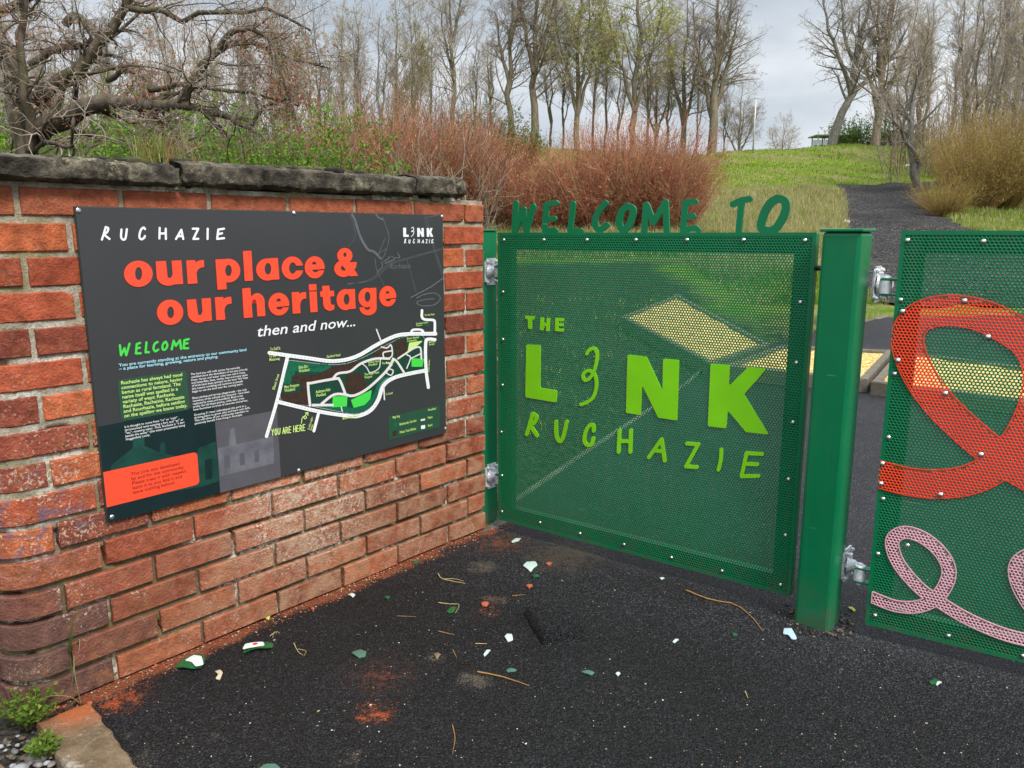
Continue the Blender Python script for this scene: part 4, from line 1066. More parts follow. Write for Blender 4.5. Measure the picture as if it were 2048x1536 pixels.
# you are here + arrow
YAH = {'Y': [[(0, 1), (.5, .5)], [(1, 1), (.5, .5), (.4, 0)]], 'O': [[(.5, 1), (.1, .6), (.2, .1), (.6, 0), (.95, .5), (.5, 1)]], 'U': [[(0, 1), (.05, .2), (.45, 0), (.9, .3), (1, 1)]],
       'A': [[(0, 0), (.55, 1)], [(.55, 1), (1, 0)], [(.2, .35), (.85, .35)]], 'R': [[(0, 0), (.1, 1)], [(.1, 1), (.9, .85), (.75, .5), (.1, .45)], [(.3, .45), (1, 0)]],
       'E': [[(.9, 1), (.1, 1)], [(.1, 1), (0, 0)], [(0, 0), (.9, 0)], [(.05, .5), (.8, .5)]], 'H': [[(0, 0), (.05, 1)], [(1, 0), (1, 1)], [(0, .5), (1, .5)]]}
x = 218; word = "YOU ARE HERE"
for ch in word:
    if ch == ' ': x += 16; continue
    base = 1385 - (x - 218) * 0.155; Lh = 62
    stroke_fill("here_letter", [[(x + p_[0] * 22, base - p_[1] * Lh) for p_ in s_] for s_ in YAH[ch]], 4.4, c3, 6, M_LIMEP)
    x += 32
stroke_fill("here_arrow", [[(520, 1260), (530, 1205), (560, 1185), (572, 1205), (555, 1215), (548, 1195), (585, 1150)], [(560, 1155), (588, 1150)], [(588, 1150), (586, 1180)]], 4.2, c3, 9, M_LIMEP)
# key
kq = [sf.px(*c3(*q)) for q in ((1412, 1175), (1940, 1068), (1420, 1435), (1945, 1310))]
rrect("key_panel", (kq[0][0], kq[2][1], kq[1][0], kq[1][1] - .002), .008, 3, M_BOXG)
mt("Map Key", (1455, 1215), (1530, 1205), .015); mt("Biodiversity Corridor", (1525, 1285), (1700, 1248), .015); mt("Water Vole Habitat", (1525, 1368), (1695, 1330), .015)
mt("Woodland", (1815, 1138), (1898, 1120), .014); mt("Paths", (1815, 1218), (1862, 1210), .014); mt("Road", (1815, 1298), (1860, 1290), .014)
blob("key_swatch", [(1458, 1258), (1502, 1250), (1502, 1300), (1458, 1308)], 5, M_MAPT, 0, 5); blob("key_swatch", [(1458, 1345), (1502, 1337), (1502, 1385), (1458, 1393)], 5, M_MAPB, 0, 5)
blob("key_swatch", [(1745, 1220), (1790, 1212), (1790, 1232), (1745, 1240)], 5, M_PINKW, 0, 5); blob("key_swatch", [(1748, 1285), (1790, 1278), (1790, 1315), (1748, 1322)], 5, M_WHITE, 0, 5)
# ------------------------------------------------------------------ gates and posts
def mat_paint(name, col, rough=0.32, speck=True):
    """powder coat on steel: faint orange peel, a few scuffs and pale specks."""
    m, nt, b = new_mat(name); oc = objco(nt)
    n1 = noise_t(nt, 3.5, 4, 0.6, oc)
    c = mixc(nt, 1.0, col, ramp(nt, n1, [(0.3, 0.90), (0.7, 1.10)]), 'MULTIPLY')
    if speck:
        v = nd(nt, 'ShaderNodeTexVoronoi'); v.inputs['Scale'].default_value = 26; nt.links.new(oc, v.inputs['Vector'])
        f = math_n(nt, 'MULTIPLY', math_n(nt, 'LESS_THAN', v.outputs['Distance'], 0.045), ramp(nt, noise_t(nt, 6, 2, 0.5, oc), [(0.54, 0), (0.6, 0.7)]))
        c = mixc(nt, f, c, (0.25, 0.36, 0.28))
        mp = nd(nt, 'ShaderNodeMapping'); mp.inputs['Scale'].default_value = (30, 30, 1.6); nt.links.new(worldpos(nt), mp.inputs[0])
        stk = math_n(nt, 'MULTIPLY', ramp(nt, noise_t(nt, 1.0, 4, 0.6, mp.outputs[0]), [(0.50, 0), (0.68, 0.45)]), ramp(nt, noise_t(nt, 2.6, 3, 0.6, worldpos(nt)), [(0.45, 0), (0.62, 1)]))
        c = mixc(nt, stk, c, (0.045, 0.16, 0.085))
        mp2 = nd(nt, 'ShaderNodeMapping'); mp2.inputs['Scale'].default_value = (5, 5, 60); mp2.inputs['Rotation'].default_value = (0.2, 0.15, 0); nt.links.new(worldpos(nt), mp2.inputs[0])
        scr = math_n(nt, 'MULTIPLY', ramp(nt, noise_t(nt, 1.0, 2, 0.5, mp2.outputs[0]), [(0.70, 0), (0.73, 0.5)]), ramp(nt, noise_t(nt, 9, 2, 0.5, worldpos(nt)), [(0.55, 0), (0.6, 1)]))
        c = mixc(nt, scr, c, (0.10, 0.28, 0.17))
        sep = nd(nt, 'ShaderNodeSeparateXYZ'); nt.links.new(worldpos(nt), sep.inputs[0])
        dirt = math_n(nt, 'MULTIPLY', math_n(nt, 'MULTIPLY', math_n(nt, 'SUBTRACT', 0.20, sep.outputs[2]), 6, clamp=True), ramp(nt, noise_t(nt, 18, 5, 0.7, oc), [(0.40, 0), (0.66, 0.75)]))
        c = mixc(nt, dirt, c, (0.08, 0.09, 0.06))
    setc(nt, b, c)
    nt.links.new(ramp(nt, noise_t(nt, 22, 5, 0.7, oc), [(0.3, rough - .06), (0.7, rough + .12)]), b.inputs['Roughness'])
    b.inputs['Specular IOR Level'].default_value = 0.32
    bump(nt, b, noise_t(nt, 420, 2, 0.5, oc), 0.05, 0.001)
    return m
M_GREEN = mat_paint("green_powder_coat", (0.0005, 0.158, 0.058))
M_LIME = mat_paint("lime_paint", (0.21, 0.64, 0.008), 0.4, False)
M_RED = mat_paint("orange_red_paint", (0.86, 0.052, 0.014), 0.4, False)
M_PINK = mat_paint("pale_pink_paint", (0.78, 0.40, 0.47), 0.4, False)
def mat_galv():
    m, nt, b = new_mat("galvanised_steel"); oc = objco(nt)
    v = vor(nt, 90, oc, 'Color'); bw = nd(nt, 'ShaderNodeRGBToBW'); nt.links.new(v, bw.inputs[0])
    c = ramp(nt, bw.outputs[0], [(0.2, (0.50, 0.51, 0.53)), (0.8, (0.74, 0.75, 0.77))])
    c = mixc(nt, ramp(nt, noise_t(nt, 30, 5, 0.7, oc), [(0.5, 0), (0.75, 0.5)]), c, (0.30, 0.30, 0.29))
    setc(nt, b, c); b.inputs['Metallic'].default_value = 0.2; b.inputs['Roughness'].default_value = 0.48
    bump(nt, b, noise_t(nt, 120, 3, 0.6, oc), 0.15, 0.002); return m
M_GALV = mat_galv()
M_RUBBER = simple_mat("black_rod", (0.012, 0.014, 0.013), 0.4)

PITCH_H = 0.0107; ROW_H = PITCH_H * 0.8660; HOLE_R = 0.0036
def perforated(name, W, H, z_front, thick, mat, parent, inside=None, margin=0.008, nseg=6, x0=None, y0=None, x1=None, y1=None):
    """A sheet of steel with real round holes in staggered rows. inside(X,Y) selects holes for a cut-out shape."""
    x0 = margin if x0 is None else x0; y0 = margin if y0 is None else y0
    x1 = W - margin if x1 is None else x1; y1 = H - margin if y1 is None else y1
    j0, j1 = int(math.ceil(y0 / ROW_H)), int(y1 / ROW_H)
    i0, i1 = int(math.ceil(x0 / PITCH_H)), int(x1 / PITCH_H)
    J, I = np.meshgrid(np.arange(j0, j1 + 1), np.arange(i0, i1 + 1), indexing='ij')
    cx = (I + 0.5 * (J % 2)) * PITCH_H; cy = J * ROW_H
    ok = (cx > x0) & (cx < x1) & (cy > y0) & (cy < y1)
    if inside is not None: ok &= inside(cx, cy)
    cx = cx[ok]; cy = cy[ok]; N = len(cx)
    hexr = PITCH_H / math.sqrt(3)
    a = np.arange(nseg) * 2 * math.pi / nseg + math.pi / 2
    if nseg == 6: orad = np.full(6, hexr)
    else: orad = np.where(np.arange(12) % 2 == 0, hexr, PITCH_H / 2)
    out = np.stack([np.cos(a) * orad, np.sin(a) * orad], 1); inn = np.stack([np.cos(a), np.sin(a)], 1) * (HOLE_R * (1.06 if nseg == 6 else 1.0))
    c = np.stack([cx, cy], 1)[:, None, :]
    V = np.zeros((N, 3, nseg, 3), np.float32)
    V[:, 0, :, :2] = c + out; V[:, 1, :, :2] = c + inn; V[:, 2, :, :2] = c + inn
    V[:, 0, :, 2] = z_front; V[:, 1, :, 2] = z_front; V[:, 2, :, 2] = z_front - thick
    idn = np.arange(N * 3 * nseg).reshape(N, 3, nseg); nx_ = np.roll(idn, -1, 2)
    F1 = np.stack([idn[:, 0], nx_[:, 0], nx_[:, 1], idn[:, 1]], -1).reshape(-1, 4)
    F2 = np.stack([idn[:, 1], nx_[:, 1], nx_[:, 2], idn[:, 2]], -1).reshape(-1, 4)
    return quick_mesh(name, V.reshape(-1, 3), np.concatenate([F1, F2]), mat, parent)
def screw(parent, x, y, z, r=0.0058):
    mb = MB(); mb.cyl((x, y, z), (x, y, z + .0012), r * 1.25, n=12); mb.dome((x, y, z + .0012), (0, 0, 1), r, .0035, 10)
    mb.build("screw", M_STEEL, parent, True)

def leaf(name, label, origin, dirv, W, H, nseg):
    fr = Frame(origin, dirv, (0, 0, 1))
    g = thing(name, label, "gate", matrix=fr.matrix())
    t = 0.07; d = 0.046
    mb = MB(); zb, zf = -d, -0.0035
    mb.box(0.0, t, 0, H, zb, zf, .004); mb.box(W - t, W, 0, H, zb, zf, .004)
    mb.box(t, W - t, H - t, H - .0006, zb + .001, zf - .0004, .004); mb.box(t, W - t, .0006, t, zb + .001, zf - .0004, .004)
    mb.build("frame", M_GREEN, g)
    perforated("perforated_panel", W, H, 0.0, 0.002, M_GREEN, g, None, 0.010, nseg)
    mb = MB()      # plain margin round the perforated sheet
    m_ = 0.0125
    for bx in ((0, m_, 0, H), (W - m_, W, 0, H), (m_, W - m_, 0, m_), (m_, W - m_, H - m_, H)):
        mb.box(bx[0], bx[1], bx[2], bx[3], -.003, 0.0006, 0.0)
    mb.build("panel_margin", M_GREEN, g)
    return fr, g

# --- left leaf (pedestrian gate, standing slightly ajar)
GLp = on_flat(997, 1039, .05); GRp = on_flat(1580, 1193, .05)
gW = float(np.linalg.norm(GRp - GLp)); gH = 1.35 - .05
fl, gate = leaf("pedestrian_gate", "green perforated gate with lime THE LINK RUCHAZIE lettering and WELCOME TO along its top", GLp, GRp - GLp, gW, gH, 6)
for q in ((1008, 480), (1088, 480), (1174, 480), (1272, 480), (1374, 480), (1487, 480), (1610, 481), (1601, 605), (1593, 726), (1586, 845), (1577, 959), (1571, 1071), (1561, 1170), (1444, 1142), (1343, 1115), (1248, 1089), (1160, 1067), (1080, 1045), (1004, 1023), (1004, 951), (1003, 864), (1005, 770), (1006, 679), (1006, 584)):
    a = fl.px(*q); screw(gate, a[0], a[1], 0.0004)
def g6(x, y): return (900 + x / 2.56, 380 + y / 2.56)
def g_plate(name, fn, bbox, step, cm, mat, z0, z1, parent=gate, fr=fl, off=0.0):
    V2, Fc = fill_sdf(fn, bbox, step)
    return plate(name, V2, Fc, z0, z1, mat, parent, lambda x, y: fr.px(*cm(x, y), off), flip=True)
for pts in ([(393, 790), (466, 795), (464, 1012), (551, 1026), (547, 1087), (388, 1060)],
            [(911, 842), (1008, 853), (1090, 1028), (1093, 863), (1175, 870), (1165, 1180), (1068, 1165), (985, 995), (978, 1152), (903, 1140)],
            [(1336, 888), (1434, 895), (1429, 1003), (1530, 905), (1622, 915), (1508, 1045), (1634, 1252), (1517, 1238), (1424, 1128), (1416, 1220), (1322, 1208)]):
    fpts = [c for p in pts for c in p]
    g_plate("link_letter", lambda X, Y: P_(X, Y, *fpts), (min(p[0] for p in pts) - 8, min(p[1] for p in pts) - 8, max(p[0] for p in pts) + 8, max(p[1] for p in pts) + 8), 7, g6, M_LIME, 0.0008, 0.0040)
def g_strokes(name, strokes, r, cm, mat, z0, z1, step=None, fr=fl, parent=gate, off=0.0, clip=None, flat=False):
    allp = np.array([p for s_ in strokes for p in s_], float)
    bb = (allp[:, 0].min() - r * 2, allp[:, 1].min() - r * 2, allp[:, 0].max() + r * 2, allp[:, 1].max() + r * 2)
    def fn(X, Y):
        D = U_(*[sd_path(X, Y, smooth_pts(s_, 5) if len(s_) > 2 else s_, r) for s_ in strokes])
        if clip is not None: D = np.maximum(D, Y - clip)
        return D
    return g_plate(name, fn, bb, step or r * 0.3, cm, mat, z0, z1, parent, fr, off)
g_strokes("link_curl", [[(703, 838), (714, 820), (737, 810), (755, 832), (752, 880), (738, 930), (715, 965), (692, 972), (683, 950), (700, 927), (724, 927), (745, 950), (752, 1000), (737, 1058), (705, 1085), (672, 1097)]], 8.5, g6, M_LIME, .0008, .0040)
GR_ = [[[(425, 1145), (410, 1200), (395, 1250)], [(425, 1145), (445, 1160), (435, 1190), (412, 1202)], [(412, 1202), (430, 1230), (448, 1257)]],
       [[(545, 1185), (547, 1255), (562, 1285), (580, 1268), (600, 1185)]],
       [[(738, 1232), (735, 1205), (716, 1205), (696, 1240), (690, 1284), (706, 1305), (727, 1300), (736, 1270)]],
       [[(870, 1230), (865, 1340)], [(928, 1230), (925, 1340)], [(868, 1285), (926, 1285)]],
       [[(1020, 1367), (1085, 1276)], [(1085, 1276), (1101, 1385)], [(1046, 1333), (1093, 1337)]],
       [[(1215, 1297), (1273, 1301)], [(1273, 1301), (1210, 1414)], [(1210, 1414), (1265, 1418)]],
       [[(1391, 1328), (1388, 1380), (1376, 1431)]],
       [[(1600, 1351), (1520, 1346)], [(1520, 1346), (1494, 1465)], [(1494, 1465), (1580, 1463)], [(1508, 1401), (1575, 1403)]]]
for L in GR_: g_strokes("ruchazie_letter", L, 9.5, g6, M_LIME, .0008, .0040)
TH = [[(388, 643, 434, 647, 433, 663, 387, 659), (401, 650, 423, 652, 421, 712, 402, 709)],
      [(465, 652, 483, 654, 481, 719, 462, 716), (498, 655, 514, 657, 511, 723, 494, 721), (472, 678, 506, 681, 505, 697, 472, 694)],
      [(541, 654, 560, 655, 558, 724, 540, 721), (545, 654, 586, 658, 585, 672, 545, 668), (545, 680, 583, 683, 583, 697, 545, 694), (545, 707, 584, 710, 583, 725, 545, 722)]]
for L in TH:
    xs_ = [c for q in L for c in q[0::2]]; ys_ = [c for q in L for c in q[1::2]]
    g_plate("the_letter", lambda X, Y: U_(*[P_(X, Y, *q) for q in L]), (min(xs_) - 5, min(ys_) - 5, max(xs_) + 5, max(ys_) + 5), 3, g6, M_LIME, .0008, .0040)
# WELCOME TO standing on the top rail
def w1(x, y): return (1000 + x / 6.827, 380 + y / 6.827)
def w2(x, y): return (1300 + x / 6.827, 380 + y / 6.827)
WT = [(w1, 37, [[(212, 178), (190, 560)], [(200, 560), (318, 262)], [(312, 265), (352, 570)], [(352, 570), (448, 222)]]),
      (w1, 37, [[(762, 180), (690, 184), (632, 205)], [(628, 200), (605, 545)], [(605, 552), (745, 552)], [(620, 398), (735, 392)]]),
      (w1, 36, [[(992, 185), (952, 552)], [(952, 555), (1098, 556)]]),
      (w1, 41, [[(1432, 180), (1350, 285), (1296, 400), (1310, 515), (1375, 535), (1450, 480)]]),
      (w1, 45, [[(1730, 220), (1655, 300), (1622, 450), (1668, 545), (1740, 505), (1796, 380), (1808, 260), (1730, 220)]]),
      (w2, 41, [[(-58, 200), (-85, 565)], [(-45, 215), (40, 445)], [(40, 445), (205, 175)], [(207, 165), (224, 565)]]),
      (w2, 41, [[(612, 162), (540, 162), (482, 172)], [(478, 172), (445, 545)], [(445, 550), (600, 522), (648, 545)], [(465, 372), (582, 356)]]),
      (w2, 42, [[(1128, 198), (1245, 142), (1355, 123)], [(1244, 165), (1206, 560)]]),
      (w2, 56, [[(1735, 116), (1630, 190), (1545, 345), (1512, 500), (1580, 555), (1695, 540), (1800, 400), (1852, 245), (1830, 145), (1735, 116)]])]
for cm, r, L in WT: g_strokes("welcome_letter", L, r, cm, M_GREEN, -0.026, -0.017, r * .22, off=-0.017, clip=582)
# hinge eye on the gate side
def hinge(parent, base, out, up, size=1.0, knuckle_to=None, flip=1):
    """bolted plate with a ribbed boss, an eye bolt and green ears; base = plate centre, out = plate normal."""
    side = np.cross(up, out)
    M = Matrix.Identity(4)
    for i in range(3): M[i][0] = side[i]; M[i][1] = up[i]; M[i][2] = out[i]; M[i][3] = base[i]
    hg = MB()
    bm = bmesh.new(); bmesh.ops.create_cube(bm, size=1)
    for v in bm.verts: v.co = Vector((v.co.x * .086, v.co.y * .118, v.co.z * .006 + .003))
    es = [e for e in bm.edges if abs(e.verts[0].co.z - e.verts[1].co.z) > .004]
    bmesh.ops.bevel(bm, geom=es, offset=.014, segments=3, affect='EDGES')
    hg.bm(bm, M)
    p = hg.build("hinge_plate", M_GALV, parent)
    def W(x, y, z): return tuple(M @ Vector((x, y, z)))
    bo = MB(); bo.cyl(W(-.01, .0, .006), W(-.004, 0, .030), .032, .017, 16); bo.box(-.03, .03, -.009, .009, .005, .026, .003, M); bo.box(-.008, .008, -.04, .04, .005, .02, .003, M)
    bo.cyl(W(0, 0, .03), W(.0, 0, .052), .0115, n=12); bo.cyl(W(0, 0, .030), W(0, 0, .040), .017, n=6)
    bo.build("hinge_boss", M_GALV, parent, False)
    for sx in (-1, 1):
        for sy in (-1, 1):
            b_ = MB(); b_.cyl(W(sx * .029, sy * .045, .006), W(sx * .029, sy * .045, .012), .0085, n=6); b_.dome(W(sx * .029, sy * .045, .012), M.to_3x3() @ Vector((0, 0, 1)), .006, .005, 8)
            b_.build("bolt", M_GALV, parent)
    return M

# --- hinge post beside the end of the wall
hp = thing("gate_post", "green steel hinge post between brick wall end and lettered gate", "post", tuple(WALL_END))
pm = Matrix.Identity(4)
for i in range(3): pm[i][0] = WALL_DIR[i]; pm[i][1] = WALL_N[i]; pm[i][2] = (0, 0, 1)[i]
mb = MB(); mb.box(0.008, 0.128, -0.165, -0.035, -0.02, 1.355, .006, pm); mb.build("post_tube", M_GREEN, hp)
mb = MB(); mb.box(0.003, 0.133, -0.170, -0.030, 1.355, 1.363, .002, pm); mb.build("post_cap", M_GREEN, hp)
# these meshes are authored about the wall end
hq = Matrix.Translation(-Vector(WALL_END))
lp1 = on_plane(981, 543, WALL_END - WALL_N * .035, WALL_N) - WALL_END; lp2 = on_plane(982, 951, WALL_END - WALL_N * .035, WALL_N) - WALL_END
for q in (lp1, lp2): hinge(hp, q, WALL_N, np.array([0, 0, 1.0]))
for zz in (lp1[2], lp2[2]):
    c_ = fl.O + fl.N * -.03
    mb = MB()
    mb.cyl((-0.022, zz - .05 - .02, -.03), (-0.022, zz - .05 + .02, -.03), .016, n=14); mb.cyl((-0.022, zz - .05 - .034, -.03), (-.022, zz - .05 + .034, -.03), .008, n=10)
    mb.build("hinge_eye", M_GALV, gate)
    for ez in (.021, -.028):
        mb = MB(); mb.box(-.034, .004, zz - .05 + ez, zz - .05 + ez + .007, -.043, -.017, .002); mb.build("hinge_ear", M_GREEN, gate)

# --- middle post
PA = np.array([0.994, 2.556, 0.0]); D1 = np.array([.757, -.653, 0]); D1 /= np.linalg.norm(D1); D2 = np.array([-D1[1], D1[0], 0])
PS = 0.122
post = thing("gate_post", "square green steel post standing between the two gates", "post", tuple(PA))
pm2 = Matrix.Identity(4)
for i in range(3): pm2[i][0] = D1[i]; pm2[i][1] = D2[i]; pm2[i][2] = (0, 0, 1)[i]
mb = MB(); mb.box(0, PS, 0, PS, -.03, 1.352, .012, pm2); mb.build("post_tube", M_GREEN, post, False)
mb = MB(); mb.box(-.006, PS + .006, -.006, PS + .006, 1.352, 1.362, .003, pm2); mb.build("post_cap", M_GREEN, post)
prt = PA + D1 * PS + D2 * PS / 2
h1 = on_plane(1752, 568, prt, D1); h2 = on_plane(1692, 1126, prt, D1)
for q in (h1, h2): hinge(post, q - PA, D1, np.array([0, 0, 1.0]))
# latch rod between gate and post
lq = on_plane(1640, 537, fl.O - fl.N * .03, fl.N)
mb = MB(); lv = fl.px(1637, 537)[1]
mb.cyl((gW - .01, lv, -.03), (gW + .075, lv, -.03), .009, n=12); mb.build("latch_rod", M_RUBBER, gate)

# --- right leaf (vehicle gate) with perforated ribbons
RLp = on_flat(1730, 1248, .05); RRp = on_flat(2048, 1326, .05)
fr2, gate2 = leaf("vehicle_gate", "green perforated metal gate with looping orange-red and pink ribbons", RLp, RRp - RLp, 1.75, 1.305, 12)
for q in ((1815, 481), (1967, 483), (1789, 748), (1777, 875), (1766, 998), (1756, 1108), (1750, 1231), (1897, 1272), (2046, 1312), (1815, 1091), (1801, 600)):
    a = fr2.px(*q); screw(gate2, a[0], a[1], 0.0004)
RED_C = smooth_pts(fr2.pxs([(1757, 948), (1825, 964), (1890, 967), (1950, 955), (2010, 918), (2058, 850), (2084, 770), (2070, 700), (2018, 656), (1950, 627), (1882, 621), (1832, 640), (1815, 682), (1836, 745), (1880, 808), (1940, 866), (1998, 912), (2060, 952), (2150, 990), (2260, 1000), (2370, 940)]), 6)
PINK_C = smooth_pts(fr2.pxs([(1745, 1194), (1790, 1211), (1832, 1213), (1868, 1199), (1891, 1170), (1898, 1138), (1882, 1105), (1850, 1077), (1815, 1064), (1790, 1072), (1785, 1093), (1800, 1130), (1840, 1176), (1882, 1205), (1930, 1234), (1990, 1261), (2048, 1278), (2120, 1288), (2190, 1275), (2228, 1225), (2205, 1150), (2140, 1108), (2070, 1106), (2034, 1130), (2042, 1180), (2085, 1240), (2150, 1290), (2260, 1320)]), 6)
def ribbon(label_, pts, r, mat, cut_x):
    P2 = np.array(pts); bb = (max(P2[:, 0].min() - r - .01, 0), P2[:, 1].min() - r - .01, P2[:, 0].max() + r + .01, P2[:, 1].max() + r + .01)
    def f(X, Y):
        D = np.full(X.shape, 1e9)
        for i in range(0, len(pts) - 1): D = np.minimum(D, sd_path(X, Y, pts[i:i + 2], r))
        return np.maximum(D, cut_x - X)
    V2, Fc = fill_sdf(lambda X, Y: np.maximum(f(X, Y), -(f(X, Y) + .0032)), bb, 0.0021)
    rb = plate(label_ + "_rim", V2, Fc, 0.0016, 0.0044, mat, gate2)
    o = perforated(label_, 1.75, 1.305, 0.0040, 0.002, mat, gate2, lambda X, Y: f(X, Y) < -0.0045, 0.0, 12, bb[0], bb[1], bb[2], bb[3])
    return o
redx = fr2.px(1756, 948)[0]; pinkx = fr2.px(1743, 1194)[0]
ribbon("red_ribbon", RED_C, 0.047, M_RED, redx)
ribbon("pink_ribbon", PINK_C, 0.0212, M_PINK, pinkx)
for q in ((1805, 623), (1929, 602), (1976, 674), (1796, 721), (1891, 787), (1765, 927), (1762, 967), (1881, 989), (1962, 909)):
    a = fr2.px(*q); screw(gate2, a[0], a[1], 0.0046, .0065)
for q in (h1, h2):
    z_ = q[2] - .05
    mb = MB(); mb.cyl((-0.034, z_ - .02, -.026), (-0.034, z_ + .02, -.026), .019, n=16); mb.cyl((-0.034, z_ - .036, -.026), (-.034, z_ + .038, -.026), .0095, n=10); mb.dome((-.034, z_ + .0285, -.026), (0, 1, 0), .018, .008, 12)
    mb.build("hinge_eye", M_GALV, gate2, False)
    for ez in (.0205, -.0275):
        mb = MB(); mb.box(-.05, .004, z_ + ez, z_ + ez + .007, -.043, -.010, .002); mb.build("hinge_ear", M_GREEN, gate2)
# ------------------------------------------------------------------ kerb, edgings, planting beds
def mat_stone(name, c0, c1, sc=18, white=0.0, orange=False):
    m, nt, b = new_mat(name); P = worldpos(nt)
    n1 = noise_t(nt, sc, 7, 0.7, P); n2 = noise_t(nt, 150, 4, 0.7, P)
    c = mixc(nt, ramp(nt, n1, [(0.3, 0), (0.7, 1)]), c0, c1)
    if white: c = mixc(nt, ramp(nt, noise_t(nt, 11, 6, 0.75, P, dist=0.8), [(0.55, 0), (0.62, white)]), c, (0.50, 0.47, 0.42))
    if orange:
        d = nd(nt, 'ShaderNodeVectorMath', operation='DISTANCE'); nt.links.new(P, d.inputs[0]); d.inputs[1].default_value = (-1.235, 2.03, 0.02)
        f = math_n(nt, 'MULTIPLY', math_n(nt, 'SUBTRACT', 1.0, math_n(nt, 'DIVIDE', d.outputs['Value'], 0.16), clamp=True), ramp(nt, n1, [(0.3, .5), (0.6, 1.6)]), clamp=True)
        c = mixc(nt, f, c, (0.34, 0.10, 0.035))
    c = mixc(nt, 1.0, c, ramp(nt, n2, [(0.3, 0.72), (0.7, 1.22)]), 'MULTIPLY')
    setc(nt, b, c); b.inputs['Roughness'].default_value = 0.9; b.inputs['Specular IOR Level'].default_value = 0.2
    bump(nt, b, math_n(nt, 'ADD', n2, n1), 0.7, 0.006); return m
M_KERB = mat_stone("worn_sandstone", (0.10, 0.068, 0.038), (0.24, 0.175, 0.11), 16, 0.55, True)
M_CONC = mat_stone("pale_concrete", (0.05, 0.045, 0.036), (0.23, 0.21, 0.18), 5)
M_TIMBER = mat_stone("weathered_timber", (0.10, 0.085, 0.065), (0.20, 0.175, 0.14), 9)
def slab(name, poly, z0, z1, mat, parent=None, rough=0.004, seed=1.0, bev=0.006, loc=None):
    """an irregular flat block: outline in plan, rounded arris, slightly uneven top."""
    c = np.mean(poly, axis=0) if loc is None else np.array(loc[:2])
    pts = []
    n = len(poly)
    for i in range(n):
        a, b = np.array(poly[i]), np.array(poly[(i + 1) % n]); L = np.linalg.norm(b - a); k = max(2, int(L / 0.03))
        for j in range(k):
            p = a + (b - a) * j / k
            pts.append(p + rough * np.array([nz(p[0] * 30, p[1] * 30, seed), nz(p[0] * 30, p[1] * 30, seed + 9)]))
    pts = np.array(pts); m = len(pts); cc = pts.mean(0)
    V, F = [], []
    for inset, z in ((0, z0), (0, z1 - bev), (bev * .6, z1 - bev * .25), (bev * 1.8, z1)):
        for p in pts:
            d = cc - p; d = d / (np.linalg.norm(d) + 1e-9)
            q = p + d * inset
            V.append((q[0] - c[0], q[1] - c[1], z + rough * .6 * nz(q[0] * 14, q[1] * 14, seed) * (1 if z > z0 else 0)))
    for r in range(3):
        for i in range(m):
            F.append([r * m + i, r * m + (i + 1) % m, (r + 1) * m + (i + 1) % m, (r + 1) * m + i])
    F.append(list(range(3 * m, 4 * m)))
    o = mesh_obj(name, V, F, mat, parent, False)
    if parent is None: o.location = (c[0], c[1], 0)
    return o
kd = np.array([.697, -.717]); kp = np.array([-.717, -.697])
k0 = np.array([-1.222, 2.046])
k1 = k0 + kp * .135
o = slab("kerb_stone", [tuple(k1), tuple(k0), tuple(k0 + kd * 0.62), tuple(k1 + kd * 0.62)][::-1], -.08, 0.022, M_KERB, None, .008, 3.0, .010)
tag(o, "worn brown sandstone kerb block at the foot of the brick wall corner", "kerb")
o = slab("foundation_slab", [tuple(on_flat(*q)[:2]) for q in ((962, 1066), (1000, 1033), (1024, 1041), (990, 1057))][::-1], -.05, 0.006, M_CONC, None, .003, 5.0, .003)
tag(o, "small pale concrete footing under the hinge post", "footing")
def edging(p0, p1, w_, label):
    p0 = np.array(p0); p1 = np.array(p1); d = p1 - p0; L = np.linalg.norm(d); d /= L; n = np.array([-d[1], d[0]])
    mb = MB(); k = 0.0; er = random.Random(int(L * 100))
    while k < L:
        ln = min(.9, L - k)
        a = p0 + d * (k + .003); b = p0 + d * (k + ln - .003); dz = er.uniform(-.004, .004)
        V = []
        for q in (a, b):
            for s_, h in ((-w_ / 2, -.08), (w_ / 2, -.08), (w_ / 2, .006), (w_ / 2 - .006, .014), (-w_ / 2 + .006, .014), (-w_ / 2, .006)):
                r_ = q + n * s_; V.append((r_[0] - p0[0], r_[1] - p0[1], float(T(q[0], q[1])) + h + dz))
        F = [[i, (i + 1) % 6, 6 + (i + 1) % 6, 6 + i] for i in range(6)] + [[5, 4, 3, 2, 1, 0], [6, 7, 8, 9, 10, 11]]
        mb.add(V, F); k += .9
    o = mb.build("path_edging", M_CONC); o.location = (p0[0], p0[1], 0)
    tag(o, label, "edging", "concrete edgings beyond the gates")
edging((-0.035, 3.72), (2.05, 7.9), .034, "concrete edging along rough soil seen low through the lettered gate")
edging((3.60, 9.22), (4.85, 10.1), .06, "short pale concrete edging seen in the gap left of the square post")
def mat_yellow():
    m, nt, b = new_mat("yellow_gravel"); P = worldpos(nt)
    v = nd(nt, 'ShaderNodeTexVoronoi'); v.inputs['Scale'].default_value = 48; nt.links.new(P, v.inputs['Vector'])
    bw = nd(nt, 'ShaderNodeRGBToBW'); nt.links.new(v.outputs['Color'], bw.inputs[0])
    c = ramp(nt, bw.outputs[0], [(0.1, (0.26, 0.16, 0.04)), (0.5, (0.52, 0.36, 0.10)), (0.9, (0.70, 0.55, 0.24))])
    c = mixc(nt, ramp(nt, noise_t(nt, 3.5, 5, 0.7, P), [(0.60, 0), (0.72, 0.7)]), c, (0.16, 0.12, 0.05))
    setc(nt, b, c); b.inputs['Roughness'].default_value = 0.9
    bump(nt, b, bw.outputs[0], 0.8, 0.015); return m
M_YEL = mat_yellow()
